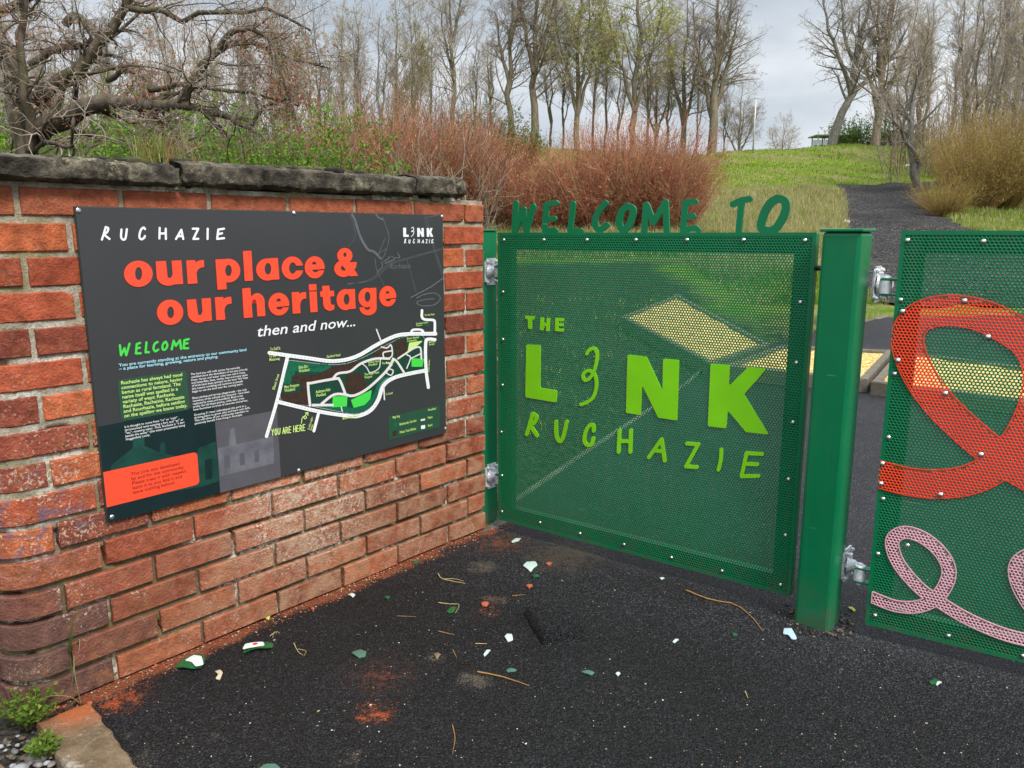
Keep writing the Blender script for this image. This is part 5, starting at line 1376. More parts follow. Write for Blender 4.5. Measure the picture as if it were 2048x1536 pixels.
def raised_bed(px, label, h=0.11, tw=0.07):
    P3 = [on_ground(u, v, h) for u, v in px]
    c = np.mean(P3, axis=0)
    root = thing("raised_bed", label, "raised bed", (c[0], c[1], float(T(c[0], c[1]))), group="yellow gravel beds beyond the gates")
    Q = [p - np.array([c[0], c[1], float(T(c[0], c[1]))]) for p in P3]
    n = len(Q)
    for i in range(n):
        a, b = Q[i], Q[(i + 1) % n]
        d = (b - a); d[2] = 0; L = np.linalg.norm(d); d /= L; nn = np.array([-d[1], d[0], 0])
        if nn @ (-(a + b) / 2) < 0: nn = -nn
        V = []
        for q, e in ((a, d * .0), (b, d * -.0)):
            for s_, hh in ((0, -h - .06), (0, 0.0), (.008, .012), (tw - .008, .012), (tw, 0.0), (tw, -h - .06)):
                V.append(tuple(q + e + nn * s_ + np.array([0, 0, hh + .0025 * i])))
        F = [[k, (k + 1) % 6, 6 + (k + 1) % 6, 6 + k] for k in range(6)] + [[5, 4, 3, 2, 1, 0], [6, 7, 8, 9, 10, 11]]
        mesh_obj("timber_edge", V, F, M_TIMBER, root)
    # gravel fill, heaped a little
    def bil(s, t): return (Q[0] * (1 - s) + Q[1] * s) * (1 - t) + (Q[3] * (1 - s) + Q[2] * s) * t
    V, F = [], []; K = 26
    for i in range(K):
        for j in range(K):
            s, t = .01 + .98 * i / (K - 1), .01 + .98 * j / (K - 1)
            p = bil(s, t); V.append((p[0], p[1], p[2] - .012 + .016 * nz(p[0] * 3, p[1] * 3, 2) + .01 * nz(p[0] * 12, p[1] * 12, 5)))
    for i in range(K - 1):
        for j in range(K - 1):
            F.append([i * K + j, (i + 1) * K + j, (i + 1) * K + j + 1, i * K + j + 1])
    mesh_obj("gravel_fill", V, F, M_YEL, root, True)
raised_bed([(1240, 635), (1355, 590), (1540, 690), (1420, 730)], "slanting raised bed of yellow gravel behind the letters N and K")
raised_bed([(1443, 735), (1560, 692), (1788, 703), (1735, 762)], "raised bed of yellow gravel seen either side of the square post", .10)
raised_bed([(1742, 766), (1797, 703), (2060, 732), (2300, 770), (2300, 845), (2060, 800)][0:1] + [(1797, 703), (2300, 768), (2300, 838)], "long raised bed of yellow gravel seen through the red ribbon loop", .10)

# ------------------------------------------------------------------ loose gravel, grit and litter
def pebble_cloud(name, pts, sizes, cols, mat, label, cat, flat=0.6):
    bm = bmesh.new(); bmesh.ops.create_icosphere(bm, subdivisions=1, radius=1)
    bv = np.array([v.co[:] for v in bm.verts]); bf = np.array([[v.index for v in f.verts] for f in bm.faces]); bm.free()
    N = len(pts); r = np.random.default_rng(5)
    jit = 1 + r.uniform(-.28, .28, (N, len(bv), 1))
    sc = np.stack([sizes * r.uniform(.8, 1.5, N), sizes * r.uniform(.7, 1.1, N), sizes * flat * r.uniform(.6, 1.1, N)], 1)[:, None, :]
    L = bv[None] * jit * sc
    a = r.uniform(0, 6.28, N); ca, sa = np.cos(a)[:, None], np.sin(a)[:, None]
    x = L[:, :, 0] * ca - L[:, :, 1] * sa; y = L[:, :, 0] * sa + L[:, :, 1] * ca
    V = np.stack([x, y, L[:, :, 2]], -1) + pts[:, None, :]
    F = (bf[None] + (np.arange(N) * len(bv))[:, None, None]).reshape(-1, 3)
    o = quick_mesh(name, V.reshape(-1, 3), F, mat, None, False, np.repeat(cols, len(bv), 0)); return tag(o, label, cat, kind='stuff')
M_PEB = tint_mat("pebble", 0.85, 0.25, 60)
N = 1500
r_ = np.random.default_rng(9)
u = r_.uniform(-.02, .75, N); v = r_.uniform(0.0, .8, N)
pp = k1[None] + kd[None] * u[:, None] + kp[None] * v[:, None]
back = np.array(WALL_END[:2] - WALL_DIR[:2] * (L0 + RC) - WALL_N[:2] * RC)
u2 = r_.uniform(0, .7, 500); v2 = r_.uniform(.02, .5, 500)
pp2 = back[None] - WALL_N[None, :2] * u2[:, None] - WALL_DIR[None, :2] * v2[:, None]
pp = np.concatenate([pp, pp2])
sz = np.concatenate([r_.uniform(.004, .013, N), r_.uniform(.004, .015, 500)]) * np.where(r_.random(N + 500) < .07, 2.3, 1.0)
pal = np.array([(.15, .14, .13), (.08, .08, .08), (.22, .20, .18), (.05, .05, .052), (.18, .115, .065), (.30, .30, .31), (.11, .08, .055)])
pebble_cloud("loose_gravel", np.column_stack([pp, np.full(len(pp), -.008)]), sz, pal[r_.integers(0, 7, len(pp))], M_PEB, "loose grey and brown gravel left of the kerb block", "gravel")
N = 1300
gu = r_.uniform(150, 2048, N); gv_ = r_.uniform(1060, 1536, N)
gp = np.array([on_flat(a, b, 0.0015) for a, b in zip(gu, gv_)])
keep = ((gp[:, :2] - WALL_END[:2]) @ WALL_N[:2] > .02) & (near_sdf(gp[:, 0], gp[:, 1]) < -.02)
gp = gp[keep]
pal = np.array([(.55, .53, .48), (.30, .28, .25), (.16, .15, .14), (.10, .10, .10), (.40, .30, .16), (.32, .09, .03), (.7, .72, .68)])
pebble_cloud("grit", gp, r_.uniform(.0008, .0026, len(gp)) * np.where(r_.random(len(gp)) < .06, 1.8, 1), pal[r_.choice(7, len(gp), p=[.05, .17, .28, .34, .07, .06, .03])], M_PEB, "pale grit and chips scattered over the dark tarmac", "grit", .5)

# brick crumbs that have fallen from the wall
N = 900
cs = r_.uniform(-.1, 1.88, N); cn = .004 + .075 * r_.random(N) ** 2.2
cp = WALL_END[None] - WALL_DIR[None] * cs[:, None] + WALL_N[None] * cn[:, None]; cp[:, 2] = .002
pal = np.array([(.40, .10, .04), (.30, .08, .04), (.22, .10, .06), (.36, .30, .22), (.16, .06, .035)])
pebble_cloud("brick_crumbs", cp, r_.uniform(.0012, .0042, N) * np.where(r_.random(N) < .05, 2.0, 1), pal[r_.integers(0, 5, N)], M_PEB, "red brick crumbs and mortar dust along the foot of the wall", "crumbs", .7)
N = 260
ca = r_.uniform(0, 6.283, N); cr_ = .085 + .05 * r_.random(N) ** 2
pc = np.array([0.994, 2.556]) + .061 * np.array([.757, -.653]) + .061 * np.array([.653, .757])
cp = np.column_stack([pc[0] + cr_ * np.cos(ca), pc[1] + cr_ * np.sin(ca), np.full(N, .002)])
pal = np.array([(.03, .03, .03), (.05, .045, .04), (.10, .075, .05), (.16, .12, .08), (.02, .02, .02)])
pebble_cloud("tarmac_crumbs", cp, r_.uniform(.002, .007, N), pal[r_.integers(0, 5, N)], M_PEB, "dark tarmac crumbs and dirt round the foot of the square post", "crumbs", .7)
M_GLASSW = simple_mat("frosted_pale_glass", (0.50, 0.62, 0.56), 0.25, var=.1, scale=60)
M_GLASSG = simple_mat("green_bottle_glass", (0.015, 0.10, 0.032), 0.15, var=.2, scale=60)
M_GLASSD = simple_mat("grey_green_glass", (0.07, 0.15, 0.105), 0.2, var=.1, scale=60)
M_GLASSB = simple_mat("pale_blue_glass", (0.42, 0.60, 0.72), 0.25, var=.06, scale=60)
M_LABEL = simple_mat("paper_label", (0.60, 0.64, 0.60), 0.6, var=.08, scale=80)
M_REDINK = simple_mat("red_ink", (0.65, 0.03, 0.04), 0.6)
M_CREAM = simple_mat("cream_chip", (0.50, 0.42, 0.30), 0.6, var=.15, scale=80)
M_TWIG = simple_mat("dry_twig", (0.30, 0.15, 0.045), 0.8, var=.3, scale=90)
M_TWIGP = simple_mat("pale_dry_stalk", (0.42, 0.32, 0.14), 0.8, var=.3, scale=90)
M_LEAFY = simple_mat("yellow_green_leaf", (0.36, 0.42, 0.05), 0.6, var=.3, scale=60)
M_BRICKCH = simple_mat("brick_chip", (0.36, 0.085, 0.04), 0.9, var=.3, scale=90)
M_LEAFB = simple_mat("brown_dead_leaf", (0.16, 0.11, 0.06), 0.8, var=.3, scale=60)
def shard(name, px, mat, label, cat="glass", bend=0.006, thick=.003, lift=.003, tilt=(0, 0), group=None):
    """a flat or gently bowed broken piece lying on the tarmac; outline measured on the ground."""
    P3 = [on_flat(u_, v_, .002) for u_, v_ in px]; c = np.mean(P3, 0)
    Q = [(p - c)[:2] for p in P3]; rad = max(np.linalg.norm(q) for q in Q) + 1e-6
    fl_ = [k for q in Q for k in q]
    V2, Fc = fill_sdf(lambda X, Y: P_(X, Y, *fl_), (-rad, -rad, rad, rad), rad / 7)
    n = len(V2); z = lift + bend * (1 - (V2[:, 0] ** 2 + V2[:, 1] ** 2) / rad ** 2) + tilt[0] * V2[:, 0] + tilt[1] * V2[:, 1]
    z = z - z.min() + .001
    o = plate(name, V2, Fc, 0.0, 1.0, mat, None)
    for i, vv in enumerate(o.data.vertices):
        k = i % n; vv.co.z = z[k] + (thick if vv.co.z > .5 else 0)
    o.location = (c[0], c[1], 0.0)
    if label: tag(o, label, cat, group)
    return o
def shard_with_label(px, label_px, ink_px, label, glassm):
    g = shard("bottle_shard", px, glassm, label, "glass", .016, .003)
    pieces = [(label_px, M_LABEL, "paper_label", .0042)] + ([(ink_px, M_REDINK, "printed_mark", .0052)] if ink_px else [])
    par = g
    for q, m_, nm, lift in pieces:
        s_ = shard(nm, q, m_, None, bend=.004, thick=.0008, lift=0)
        off = Vector(s_.location) - Vector(g.location); s_.parent = par
        s_.location = (off.x, off.y, .015 if par is g else .0042); par = s_ if nm == "paper_label" else par
        if nm == "printed_mark": s_.location = (Vector(s_.location) - Vector((g.children[0].location.x, g.children[0].location.y, 0))); s_.location.z = .0012
    return g
shard_with_label([(348, 1338), (366, 1326), (388, 1308), (404, 1312), (412, 1322), (404, 1338), (384, 1342), (366, 1340)], [(370, 1330), (388, 1318), (404, 1322), (408, 1338), (392, 1342), (384, 1334)], None, "bright green bottle shard with torn white label by the wall foot", M_GLASSG)
shard_with_label([(484, 1308), (492, 1296), (520, 1292), (548, 1289), (546, 1298), (532, 1302), (510, 1304)], [(485, 1307), (491, 1296), (527, 1292), (530, 1299), (508, 1304)], [(504, 1297), (517, 1294), (516, 1299), (506, 1301)], "green bottle shard with white label and small red mark", M_GLASSG)
SH = [([(430, 1344), (440, 1340), (446, 1348), (440, 1360), (431, 1359), (437, 1352)], M_CREAM, "small hooked cream chip on tarmac right of the bright green shard"),
      ([(696, 1190), (704, 1187), (711, 1191), (706, 1195)], M_GLASSW, "tiny white glass chip near the middle of the wall foot"),
      ([(703, 1306), (720, 1300), (733, 1305), (731, 1314), (718, 1317), (708, 1311)], M_GLASSD, "rounded dull green glass shard out on open tarmac"),
      ([(1012, 1342), (1020, 1338), (1034, 1340), (1030, 1345), (1015, 1346)], M_GLASSD, "narrow dull green shard above the straight brown twig"),
      ([(1162, 1344), (1176, 1342), (1190, 1346), (1184, 1352), (1168, 1348)], M_GLASSD, "thin grey-green shard below the tarmac lump"),
      ([(1009, 1275), (1015, 1268), (1024, 1270), (1026, 1281), (1016, 1284)], M_GLASSW, "pale five-sided glass shard left of the tarmac lump"),
      ([(967, 1311), (974, 1301), (982, 1300), (976, 1309), (969, 1314)], M_GLASSW, "slim white glass sliver beside the pale five-sided shard"),
      ([(1046, 1133), (1053, 1125), (1071, 1123), (1075, 1132), (1067, 1138), (1061, 1146), (1056, 1140)], M_GLASSW, "large fan-shaped frosted glass shard in front of lettered gate"),
      ([(1022, 1085), (1032, 1078), (1042, 1077), (1038, 1083), (1026, 1086)], M_GLASSW, "long pale glass sliver nearest the hinge post"),
      ([(1568, 1258), (1583, 1257), (1588, 1268), (1594, 1279), (1584, 1280), (1576, 1271), (1566, 1270)], M_GLASSB, "pale blue glass shard at the foot of the square post"),
      ([(1465, 1268), (1474, 1267), (1475, 1273), (1466, 1273)], M_GLASSG, "small green glass chip left of the pale blue shard"),
      ([(1231, 1349), (1237, 1344), (1241, 1349), (1236, 1353)], M_GLASSW, "tiny white chip right of the thin grey-green shard"),
      ([(1345, 1285), (1354, 1278), (1358, 1281), (1350, 1287)], M_GLASSW, "tiny white glass sliver between lump and pale blue shard"),
      ([(893, 1224), (905, 1214), (914, 1216), (908, 1226), (898, 1228)], M_GLASSG, "dark green glass pieces tangled in a dry stalk"),
      ([(768, 1196), (776, 1193), (781, 1195), (776, 1199)], M_GLASSG, "tiny dark green chip just right of the tiny white chip"),
      ([(825, 1126), (833, 1121), (838, 1125), (832, 1131)], M_GLASSG, "dark green glass piece tight against the brick wall"),
      ([(1858, 1366), (1868, 1360), (1878, 1362), (1872, 1370), (1862, 1371)], M_GLASSG, "green glass shard on tarmac under the ribbon gate"),
      ([(1870, 1368), (1880, 1363), (1884, 1366), (1874, 1372)], M_GLASSW, "white glass sliver beside the green shard under the ribbon gate"),
      ([(1064, 1151), (1076, 1150), (1080, 1154), (1068, 1156)], M_GLASSG, "green glass chip just below the fan-shaped shard"),
      ([(516, 1540), (530, 1530), (552, 1531), (565, 1542), (540, 1552)], M_GLASSD, "dark green round glass base at the front edge"),
      ([(1319, 1157), (1325, 1155), (1329, 1158), (1323, 1160)], M_GLASSW, "white glass chip close under the lettered gate's bottom rail")]
for px, m_, lb in SH: shard("glass_shard", px, m_, lb, "glass", .004, .003)
CH = [([(962, 1209), (970, 1205), (979, 1208), (974, 1214), (965, 1214)], "orange-red brick chip left of the tarmac lump's top"),
      ([(1052, 1174), (1060, 1170), (1066, 1174), (1058, 1178)], "small orange brick chip above the tarmac lump"),
      ([(1091, 1130), (1098, 1126), (1104, 1129), (1098, 1133)], "pale orange brick chip right of the fan-shaped glass shard")]
for px, lb in CH: shard("brick_chip", px, M_BRICKCH, lb, "brick chip", .006, .006)
LV = [([(527, 1238), (535, 1230), (543, 1232), (538, 1240)], M_LEAFY, "yellow-green leaf lying against the wall foot"),
      ([(335, 1314), (346, 1304), (354, 1306), (348, 1314)], M_LEAFY, "yellow-green leaf above the bright green bottle shard"),
      ([(868, 1312), (875, 1306), (882, 1312), (874, 1320)], M_LEAFB, "curled brown dead leaf on open tarmac"),
      ([(1694, 1214), (1700, 1216), (1712, 1222), (1708, 1224), (1698, 1220)], M_LEAFY, "narrow green leaf beside the square post's foot")]
for px, m_, lb in LV: shard("fallen_leaf", px, m_, lb, "leaf", .010, .001)
def twig(paths, r0, mat, label):
    P0 = on_flat(*paths[0][0]); mb_V, mb_F = [], []
    for k, path in enumerate(paths):
        pts = [on_flat(a, b) for a, b in (smooth_pts(path, 5) if len(path) > 2 else path)]
        P3 = np.array(pts) - P0; n = len(P3)
        rr = np.linspace(r0, r0 * .5, n) * .72 * (1 if k == 0 else .7)
        P3[:, 2] = rr + .002 + np.array([.004 * abs(nz(i * .6, k, r0 * 900)) for i in range(n)])
        V, F = tubes(P3[None], rr[None], 6); mb_F += (F + len(mb_V)).tolist(); mb_V += V.tolist()
    o = mesh_obj("twig", mb_V, mb_F, mat, None, True); o.location = tuple(P0); tag(o, label, "twig")
twig([[(1372, 1183), (1415, 1200), (1470, 1212), (1505, 1238), (1526, 1266)]], .0042, M_TWIG, "long curved brown twig before the square post")
twig([[(955, 1346), (1010, 1358), (1059, 1374)]], .0036, M_TWIG, "straight brown twig beside a dried mud patch")
twig([[(876, 1149), (886, 1160), (930, 1169)], [(886, 1160), (910, 1160), (928, 1164)]], .0030, M_TWIGP, "pale forked stalk below the wall's far end")
twig([[(877, 1207), (900, 1210), (918, 1211), (911, 1228)]], .0022, M_TWIGP, "thin bent stalk around dark green glass pieces")
twig([[(795, 1234), (832, 1235)]], .0024, M_LEAFB, "short grey straight twig on open tarmac")
twig([[(588, 1288), (596, 1305), (606, 1312)], [(596, 1300), (612, 1304), (608, 1314)]], .0022, M_TWIGP, "small forked yellow stalk right of the red-marked shard")
twig([[(540, 1274), (552, 1266), (560, 1268)], [(548, 1270), (545, 1278)]], .0018, M_TWIGP, "tiny branched stalk by the wall foot")
twig([[(877, 1264), (892, 1268), (909, 1271)]], .0022, M_TWIG, "short brown twig below the short grey twig")
twig([[(951, 1289), (974, 1289)]], .0022, M_TWIGP, "tiny pale stalk above the slim white sliver")
twig([[(1141, 1246), (1158, 1233)]], .0026, M_TWIGP, "short pale stalk lying across the tarmac lump")
twig([[(905, 1452), (910, 1480), (905, 1510)]], .0020, M_TWIG, "thin upright-lying brown twig at the front")
twig([[(906, 1302), (914, 1318)]], .0022, M_TWIG, "stubby brown twig beside the curled dead leaf")
twig([[(1024, 1193), (1050, 1191)]], .0022, M_TWIG, "thin brown twig between the two orange brick chips")
twig([[(1490, 1385), (1496, 1398)]], .0024, M_TWIGP, "tiny pale stalk low on the right foreground")
# heaved lump of tarmac
def lump():
    base = [on_flat(*q)[:2] for q in ((1046, 1228), (1075, 1214), (1125, 1210), (1162, 1228), (1176, 1255), (1150, 1276), (1110, 1286), (1086, 1292), (1066, 1262))]
    c = np.mean(base, 0); fl_ = [k for q in base for k in (q - c)]
    V2, Fc = fill_sdf(lambda X, Y: P_(X, Y, *fl_), (-.16, -.2, .16, .2), .0045)
    D = -sd_poly(V2[:, 0], V2[:, 1], [tuple(q - c) for q in base])
    g = np.array([0.75, 0.66]); t = V2 @ g                       # rises towards the camera's left
    z = np.clip(D / .022, 0, 1) ** .6 * (.032 - .19 * t).clip(.004, .060)
    z = z + .008 * np.array([nz(a * 30, b * 30, 2) + .5 * nz(a * 90, b * 90, 4) for a, b in V2]) * np.clip(D / .01, 0, 1) - .002
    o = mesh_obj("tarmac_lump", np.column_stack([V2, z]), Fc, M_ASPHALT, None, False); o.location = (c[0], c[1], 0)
    tag(o, "heaved broken lump of black tarmac in front of the lettered gate", "lump")
lump()
# grass blades growing from the wall's lowest joints
M_BLADE = tint_mat("grass_blade", 0.6, .2, 30, .3)
def blades(name, base, paths, r0, cols, label, cat="plant"):
    Vs, Fs, Cs = [], [], []
    for pts, col in zip(paths, cols):
        P3 = np.array(smooth_pts([tuple(p) for p in pts], 6)); n = len(P3); rr = np.linspace(r0, r0 * .15, n)
        V, F = tubes(P3[None], rr[None], 3); V[:, :] = V
        Fs += (F + len(Vs)).tolist(); Vs += V.tolist(); Cs += [col] * len(V)
    o = mesh_obj(name, Vs, Fs, M_BLADE, None, True, None, np.array(Cs)); o.location = tuple(base); tag(o, label, cat)
gb = on_plane(148, 1300, WALL_END, WALL_N)
def wpx(u_, v_, off): return on_plane(u_, v_, WALL_END + WALL_N * off, WALL_N) - gb
blades("grass_tuft", gb, [[wpx(138, 1300, .0), wpx(145, 1250, .03), wpx(156, 1218, .045), wpx(161, 1204, .05)], [wpx(140, 1305, 0), wpx(143, 1280, .03), wpx(150, 1262, .04)], [wpx(148, 1310, 0), wpx(150, 1350, .03), wpx(160, 1400, .04), wpx(163, 1412, .045)],
        [wpx(148, 1310, 0), wpx(146, 1350, .035), wpx(142, 1385, .04)], [wpx(150, 1290, 0), wpx(159, 1280, .02), wpx(158, 1300, .035), wpx(155, 1310, .04)], [wpx(163, 1410, .02), wpx(140, 1394, .05), wpx(100, 1392, .06), wpx(80, 1402, .07)]],
       .0026, [(.10, .20, .03), (.10, .2, .03), (.26, .25, .12), (.22, .24, .10), (.35, .29, .16), (.40, .28, .15)], "thin grass blades sprouting from the low wall joints at the corner")
# leafy weeds by the kerb
M_WEED = tint_mat("weed_leaf", 0.6, .25, 40, .35)
def leaf_quads(C, D, L, W_, rr):
    """C centres, D directions -> pointed leaf quads."""
    N = len(C); D = D / (np.linalg.norm(D, axis=1, keepdims=True) + 1e-9)
    S = np.cross(D, rr.normal(size=(N, 3))); S /= (np.linalg.norm(S, axis=1, keepdims=True) + 1e-9)
    L = np.broadcast_to(L, N)[:, None]; W_ = np.broadcast_to(W_, N)[:, None]
    V = np.stack([C, C + D * L * .5 + S * W_ * .5, C + D * L, C + D * L * .5 - S * W_ * .5], 1).reshape(-1, 3)
    F = np.arange(N * 4).reshape(N, 4); return V, F
def weed(name, base, spread, h, n, label, seed):
    rr = np.random.default_rng(seed)
    root = thing(name, label, "weed", tuple(base))
    a = rr.uniform(0, 6.28, n); rad = spread * np.sqrt(rr.random(n)); hh = h * rr.uniform(.5, 1, n)
    tips = np.stack([rad * np.cos(a), rad * np.sin(a), hh], 1); b0 = tips * np.array([.25, .25, 0])
    t = np.linspace(0, 1, 5)[None, :, None]
    P3 = b0[:, None] + (tips - b0)[:, None] * t; P3[:, :, 2] += .25 * h * np.sin(t[:, :, 0] * 3.14) * .4
    V, F = tubes(P3, np.full((n, 5), .0012), 3); quick_mesh("stems", V, F, M_WEED, root, False, np.full((len(V), 3), (.16, .17, .05)))
    C, D = [], []
    for i in range(n):
        m = 14
        for k in range(m):
            s = .2 + .8 * k / m; idx = min(3, int(s * 4)); p = P3[i, idx] + (P3[i, idx + 1] - P3[i, idx]) * (s * 4 - idx)
            C.append(p); D.append(np.array([*(rr.normal(size=2)), rr.uniform(.1, .9)]))
    C = np.array(C); D = np.array(D)
    V, F = leaf_quads(C, D, rr.uniform(.010, .022, len(C)), rr.uniform(.004, .009, len(C)), rr)
    cc = np.repeat(np.array([(.13, .22, .025), (.20, .27, .04), (.09, .17, .02)])[rr.integers(0, 3, len(C))], 4, 0)
    quick_mesh("leaves", V, F, M_WEED, root, False, cc)
weed("weed", on_flat(62, 1452), .085, .10, 46, "leafy green weed between gravel and the brown kerb block", 1)
weed("weed", on_flat(88, 1512), .05, .05, 26, "low fresh green weed at the front beside the kerb block", 2)
weed("weed", on_flat(-6, 1245), .07, .09, 24, "green weed at the foot of the wall's side face", 3)
# ------------------------------------------------------------------ vegetation
def mat_bark(name, c0, c1, sc=14, green=0.0):
    m, nt, b = new_mat(name); P = objco(nt)
    mp = nd(nt, 'ShaderNodeMapping'); mp.inputs['Scale'].default_value = (1, 1, .25); nt.links.new(P, mp.inputs[0])
    n1 = noise_t(nt, sc, 6, .7, mp.outputs[0])
    c = mixc(nt, ramp(nt, n1, [(.35, 0), (.65, 1)]), c0, c1)
    if green: c = mixc(nt, ramp(nt, noise_t(nt, 2.5, 4, .6, P), [(.45, 0), (.65, green)]), c, (.09, .10, .025))
    setc(nt, b, c); b.inputs['Roughness'].default_value = .9; b.inputs['Specular IOR Level'].default_value = .15
    bump(nt, b, n1, .8, .02); return m
M_BARK = mat_bark("grey_brown_bark", (.12, .095, .07), (.31, .26, .20), 10, .4)
M_BARKD = mat_bark("dark_bark", (.10, .08, .06), (.27, .22, .165), 12, .35)
M_BARKP = mat_bark("pale_bark", (.10, .09, .08), (.27, .25, .22), 12, .2)
M_TWIGS = mat_bark("brown_twigs", (.30, .245, .19), (.48, .40, .32), 3)
M_TWIGD = mat_bark("dark_twigs", (.22, .175, .135), (.37, .305, .24), 3)
M_TWIGPALE = mat_bark("pale_twigs", (.26, .23, .20), (.46, .42, .37), 3)
M_BARKH = mat_bark("hawthorn_bark", (.045, .036, .028), (.17, .135, .105), 22, .45)
M_TWIGH = mat_bark("hawthorn_twigs", (.16, .12, .09), (.50, .42, .34), 5)
M_LEAF = tint_mat("spring_leaves", .6, .25, 3, .45)
M_STEM = tint_mat("shrub_stems", .75, .25, 9, 0.0)
M_GRASS = tint_mat("grass_blades", .7, .25, 4, .4)

def unit(v): return v / (np.linalg.norm(v, axis=-1, keepdims=True) + 1e-9)
def grow(P, Rr, per, t0, t1, a0, a1, l0, l1, K, up, wig, rr, rscale=.6, rmin=.002, taper=.25, lenfall=.5):
    """child branches for every parent polyline: P (N,K0,3), radii Rr (N,K0)."""
    N, K0, _ = P.shape; M = N * per
    par = np.repeat(np.arange(N), per)
    t = t0 + (t1 - t0) * ((np.tile(np.arange(per), N) + rr.random(M)) / per)
    f = t * (K0 - 1); i = np.minimum(f.astype(int), K0 - 2); w = (f - i)[:, None]
    B = P[par, i] * (1 - w) + P[par, i + 1] * w
    r0 = (Rr[par, i] * (1 - w[:, 0]) + Rr[par, i + 1] * w[:, 0]) * rscale
    D = unit(P[par, i + 1] - P[par, i])
    Q = unit(np.cross(D, rr.normal(size=(M, 3))))
    an = np.radians(rr.uniform(a0, a1, M))[:, None]
    d = unit(D * np.cos(an) + Q * np.sin(an))
    plen = np.linalg.norm(np.diff(P, axis=1), axis=2).sum(1)[par]
    L = plen * rr.uniform(l0, l1, M) * (1 - lenfall * t)
    out = np.zeros((M, K, 3)); out[:, 0] = B; cur = d
    for k in range(1, K):
        cur = unit(cur + rr.normal(size=(M, 3)) * wig + np.array([0, 0, up]))
        out[:, k] = out[:, k - 1] + cur * (L / (K - 1))[:, None]
    R2 = np.maximum(r0[:, None] * np.linspace(1, taper, K)[None], rmin)
    return out, R2
def poly_resample(pts, K):
    pts = np.array(smooth_pts([tuple(p) for p in pts], 6) if len(pts) > 2 else pts, float)
    s = np.concatenate([[0], np.cumsum(np.linalg.norm(np.diff(pts, axis=0), axis=1))]); q = np.linspace(0, s[-1], K)
    return np.stack([np.interp(q, s, pts[:, i]) for i in range(3)], 1)
def build_tree(name, label, cat, limbs, levels, bark, twigm, seed, loc, group=None, leaves=None, tsides=7, rmin=.006, trunk_extra=0):
    """limbs: list of (points, r0, r1) in local metres; levels: dicts for grow(). trunk = limbs + first level, twigs = the rest."""
    rr = np.random.default_rng(seed)
    root = thing(name, label, cat, loc, 0, group)
    TV, TF = [], []; n0 = 0
    LP = np.stack([poly_resample(l[0], 10) for l in limbs]); LR = np.stack([np.linspace(l[1], l[2], 10) for l in limbs])
    LP = LP + np.concatenate([np.zeros((len(limbs), 1, 3)), rr.normal(size=(len(limbs), 9, 3)) * .016 * np.linalg.norm(LP[:, -1] - LP[:, 0], axis=1)[:, None, None] * .5], 1)
    sets = [(LP, LR, tsides)]
    P, Rr = LP, LR; tw = []
    for li, lv in enumerate(levels):
        lv = dict(lv); src = lv.pop('src', None); thick = lv.pop('trunk', False); sides = lv.pop('sides', 3)
        if src == 'limbs': P, Rr = LP, LR
        P, Rr = grow(P, Rr, rr=rr, rmin=rmin, **lv)
        (sets if thick else tw).append((P, Rr, sides))
    def join(ss):
        VV, FF, n = [], [], 0
        for p_, r_, s_ in ss:
            V, F = tubes(p_, r_, s_); VV.append(V); FF.append(F + n); n += len(V)
        return np.concatenate(VV), np.concatenate(FF)
    V, F = join(sets); quick_mesh("trunk", V, F, bark, root, True)
    V, F = join(tw); quick_mesh("crown", V, F, twigm, root, False)
    if leaves:
        pts = tw[-1][0].reshape(-1, 3); pts = pts[rr.integers(0, len(pts), leaves['n'])]
        if 'zfrac' in leaves: pts = pts[pts[:, 2] < leaves['zfrac'] * pts[:, 2].max()]
        cl = leaves.get('clump')
        if cl:
            k = np.array([mnoise.noise(Vector(p * cl)) for p in pts]); pts = pts[k > leaves.get('thr', 0.0)]
        pts = pts + rr.normal(size=pts.shape) * .05
        V, F = leaf_quads(pts, rr.normal(size=pts.shape), leaves['s'] * rr.uniform(.6, 1.3, len(pts)), leaves['s'] * .55, rr)
        c = np.array(leaves['c']); cc = c[rr.integers(0, len(c), len(pts))] * rr.uniform(.75, 1.25, (len(pts), 1))
        quick_mesh(leaves.get('name', "leaves"), V, F, M_LEAF, root, False, np.repeat(cc, 4, 0))
    return root

LV_TALL = [dict(src='limbs', per=30, t0=.25, t1=.98, a0=35, a1=72, l0=.26, l1=.50, K=6, up=.06, wig=.12, rscale=.30, trunk=True, sides=4),
           dict(per=8, t0=.2, t1=1, a0=28, a1=65, l0=.35, l1=.65, K=5, up=.02, wig=.17, rscale=.55),
           dict(per=7, t0=.15, t1=1, a0=25, a1=70, l0=.35, l1=.7, K=4, up=.02, wig=.2, rscale=.6)]
LV_THIN = [dict(src='limbs', per=24, t0=.30, t1=.98, a0=25, a1=62, l0=.16, l1=.36, K=5, up=.09, wig=.13, rscale=.34, trunk=True, sides=3),
           dict(per=7, t0=.2, t1=1, a0=20, a1=50, l0=.4, l1=.7, K=4, up=.08, wig=.14, rscale=.6),
           dict(per=6, t0=.15, t1=1, a0=20, a1=55, l0=.4, l1=.8, K=3, up=.05, wig=.18, rscale=.7)]
def tree_spot(u_, Y):
    """ground point on the ray column u at distance Y."""
    x = (u_ - 1024) / FPX * Y * 1.0
    return (x, Y, float(T(x, Y)) - .05)
BUDY = dict(n=4200, s=.13, c=[(.22, .27, .03), (.30, .33, .05), (.17, .20, .03)], clump=.45, thr=-.05, name="leaves")
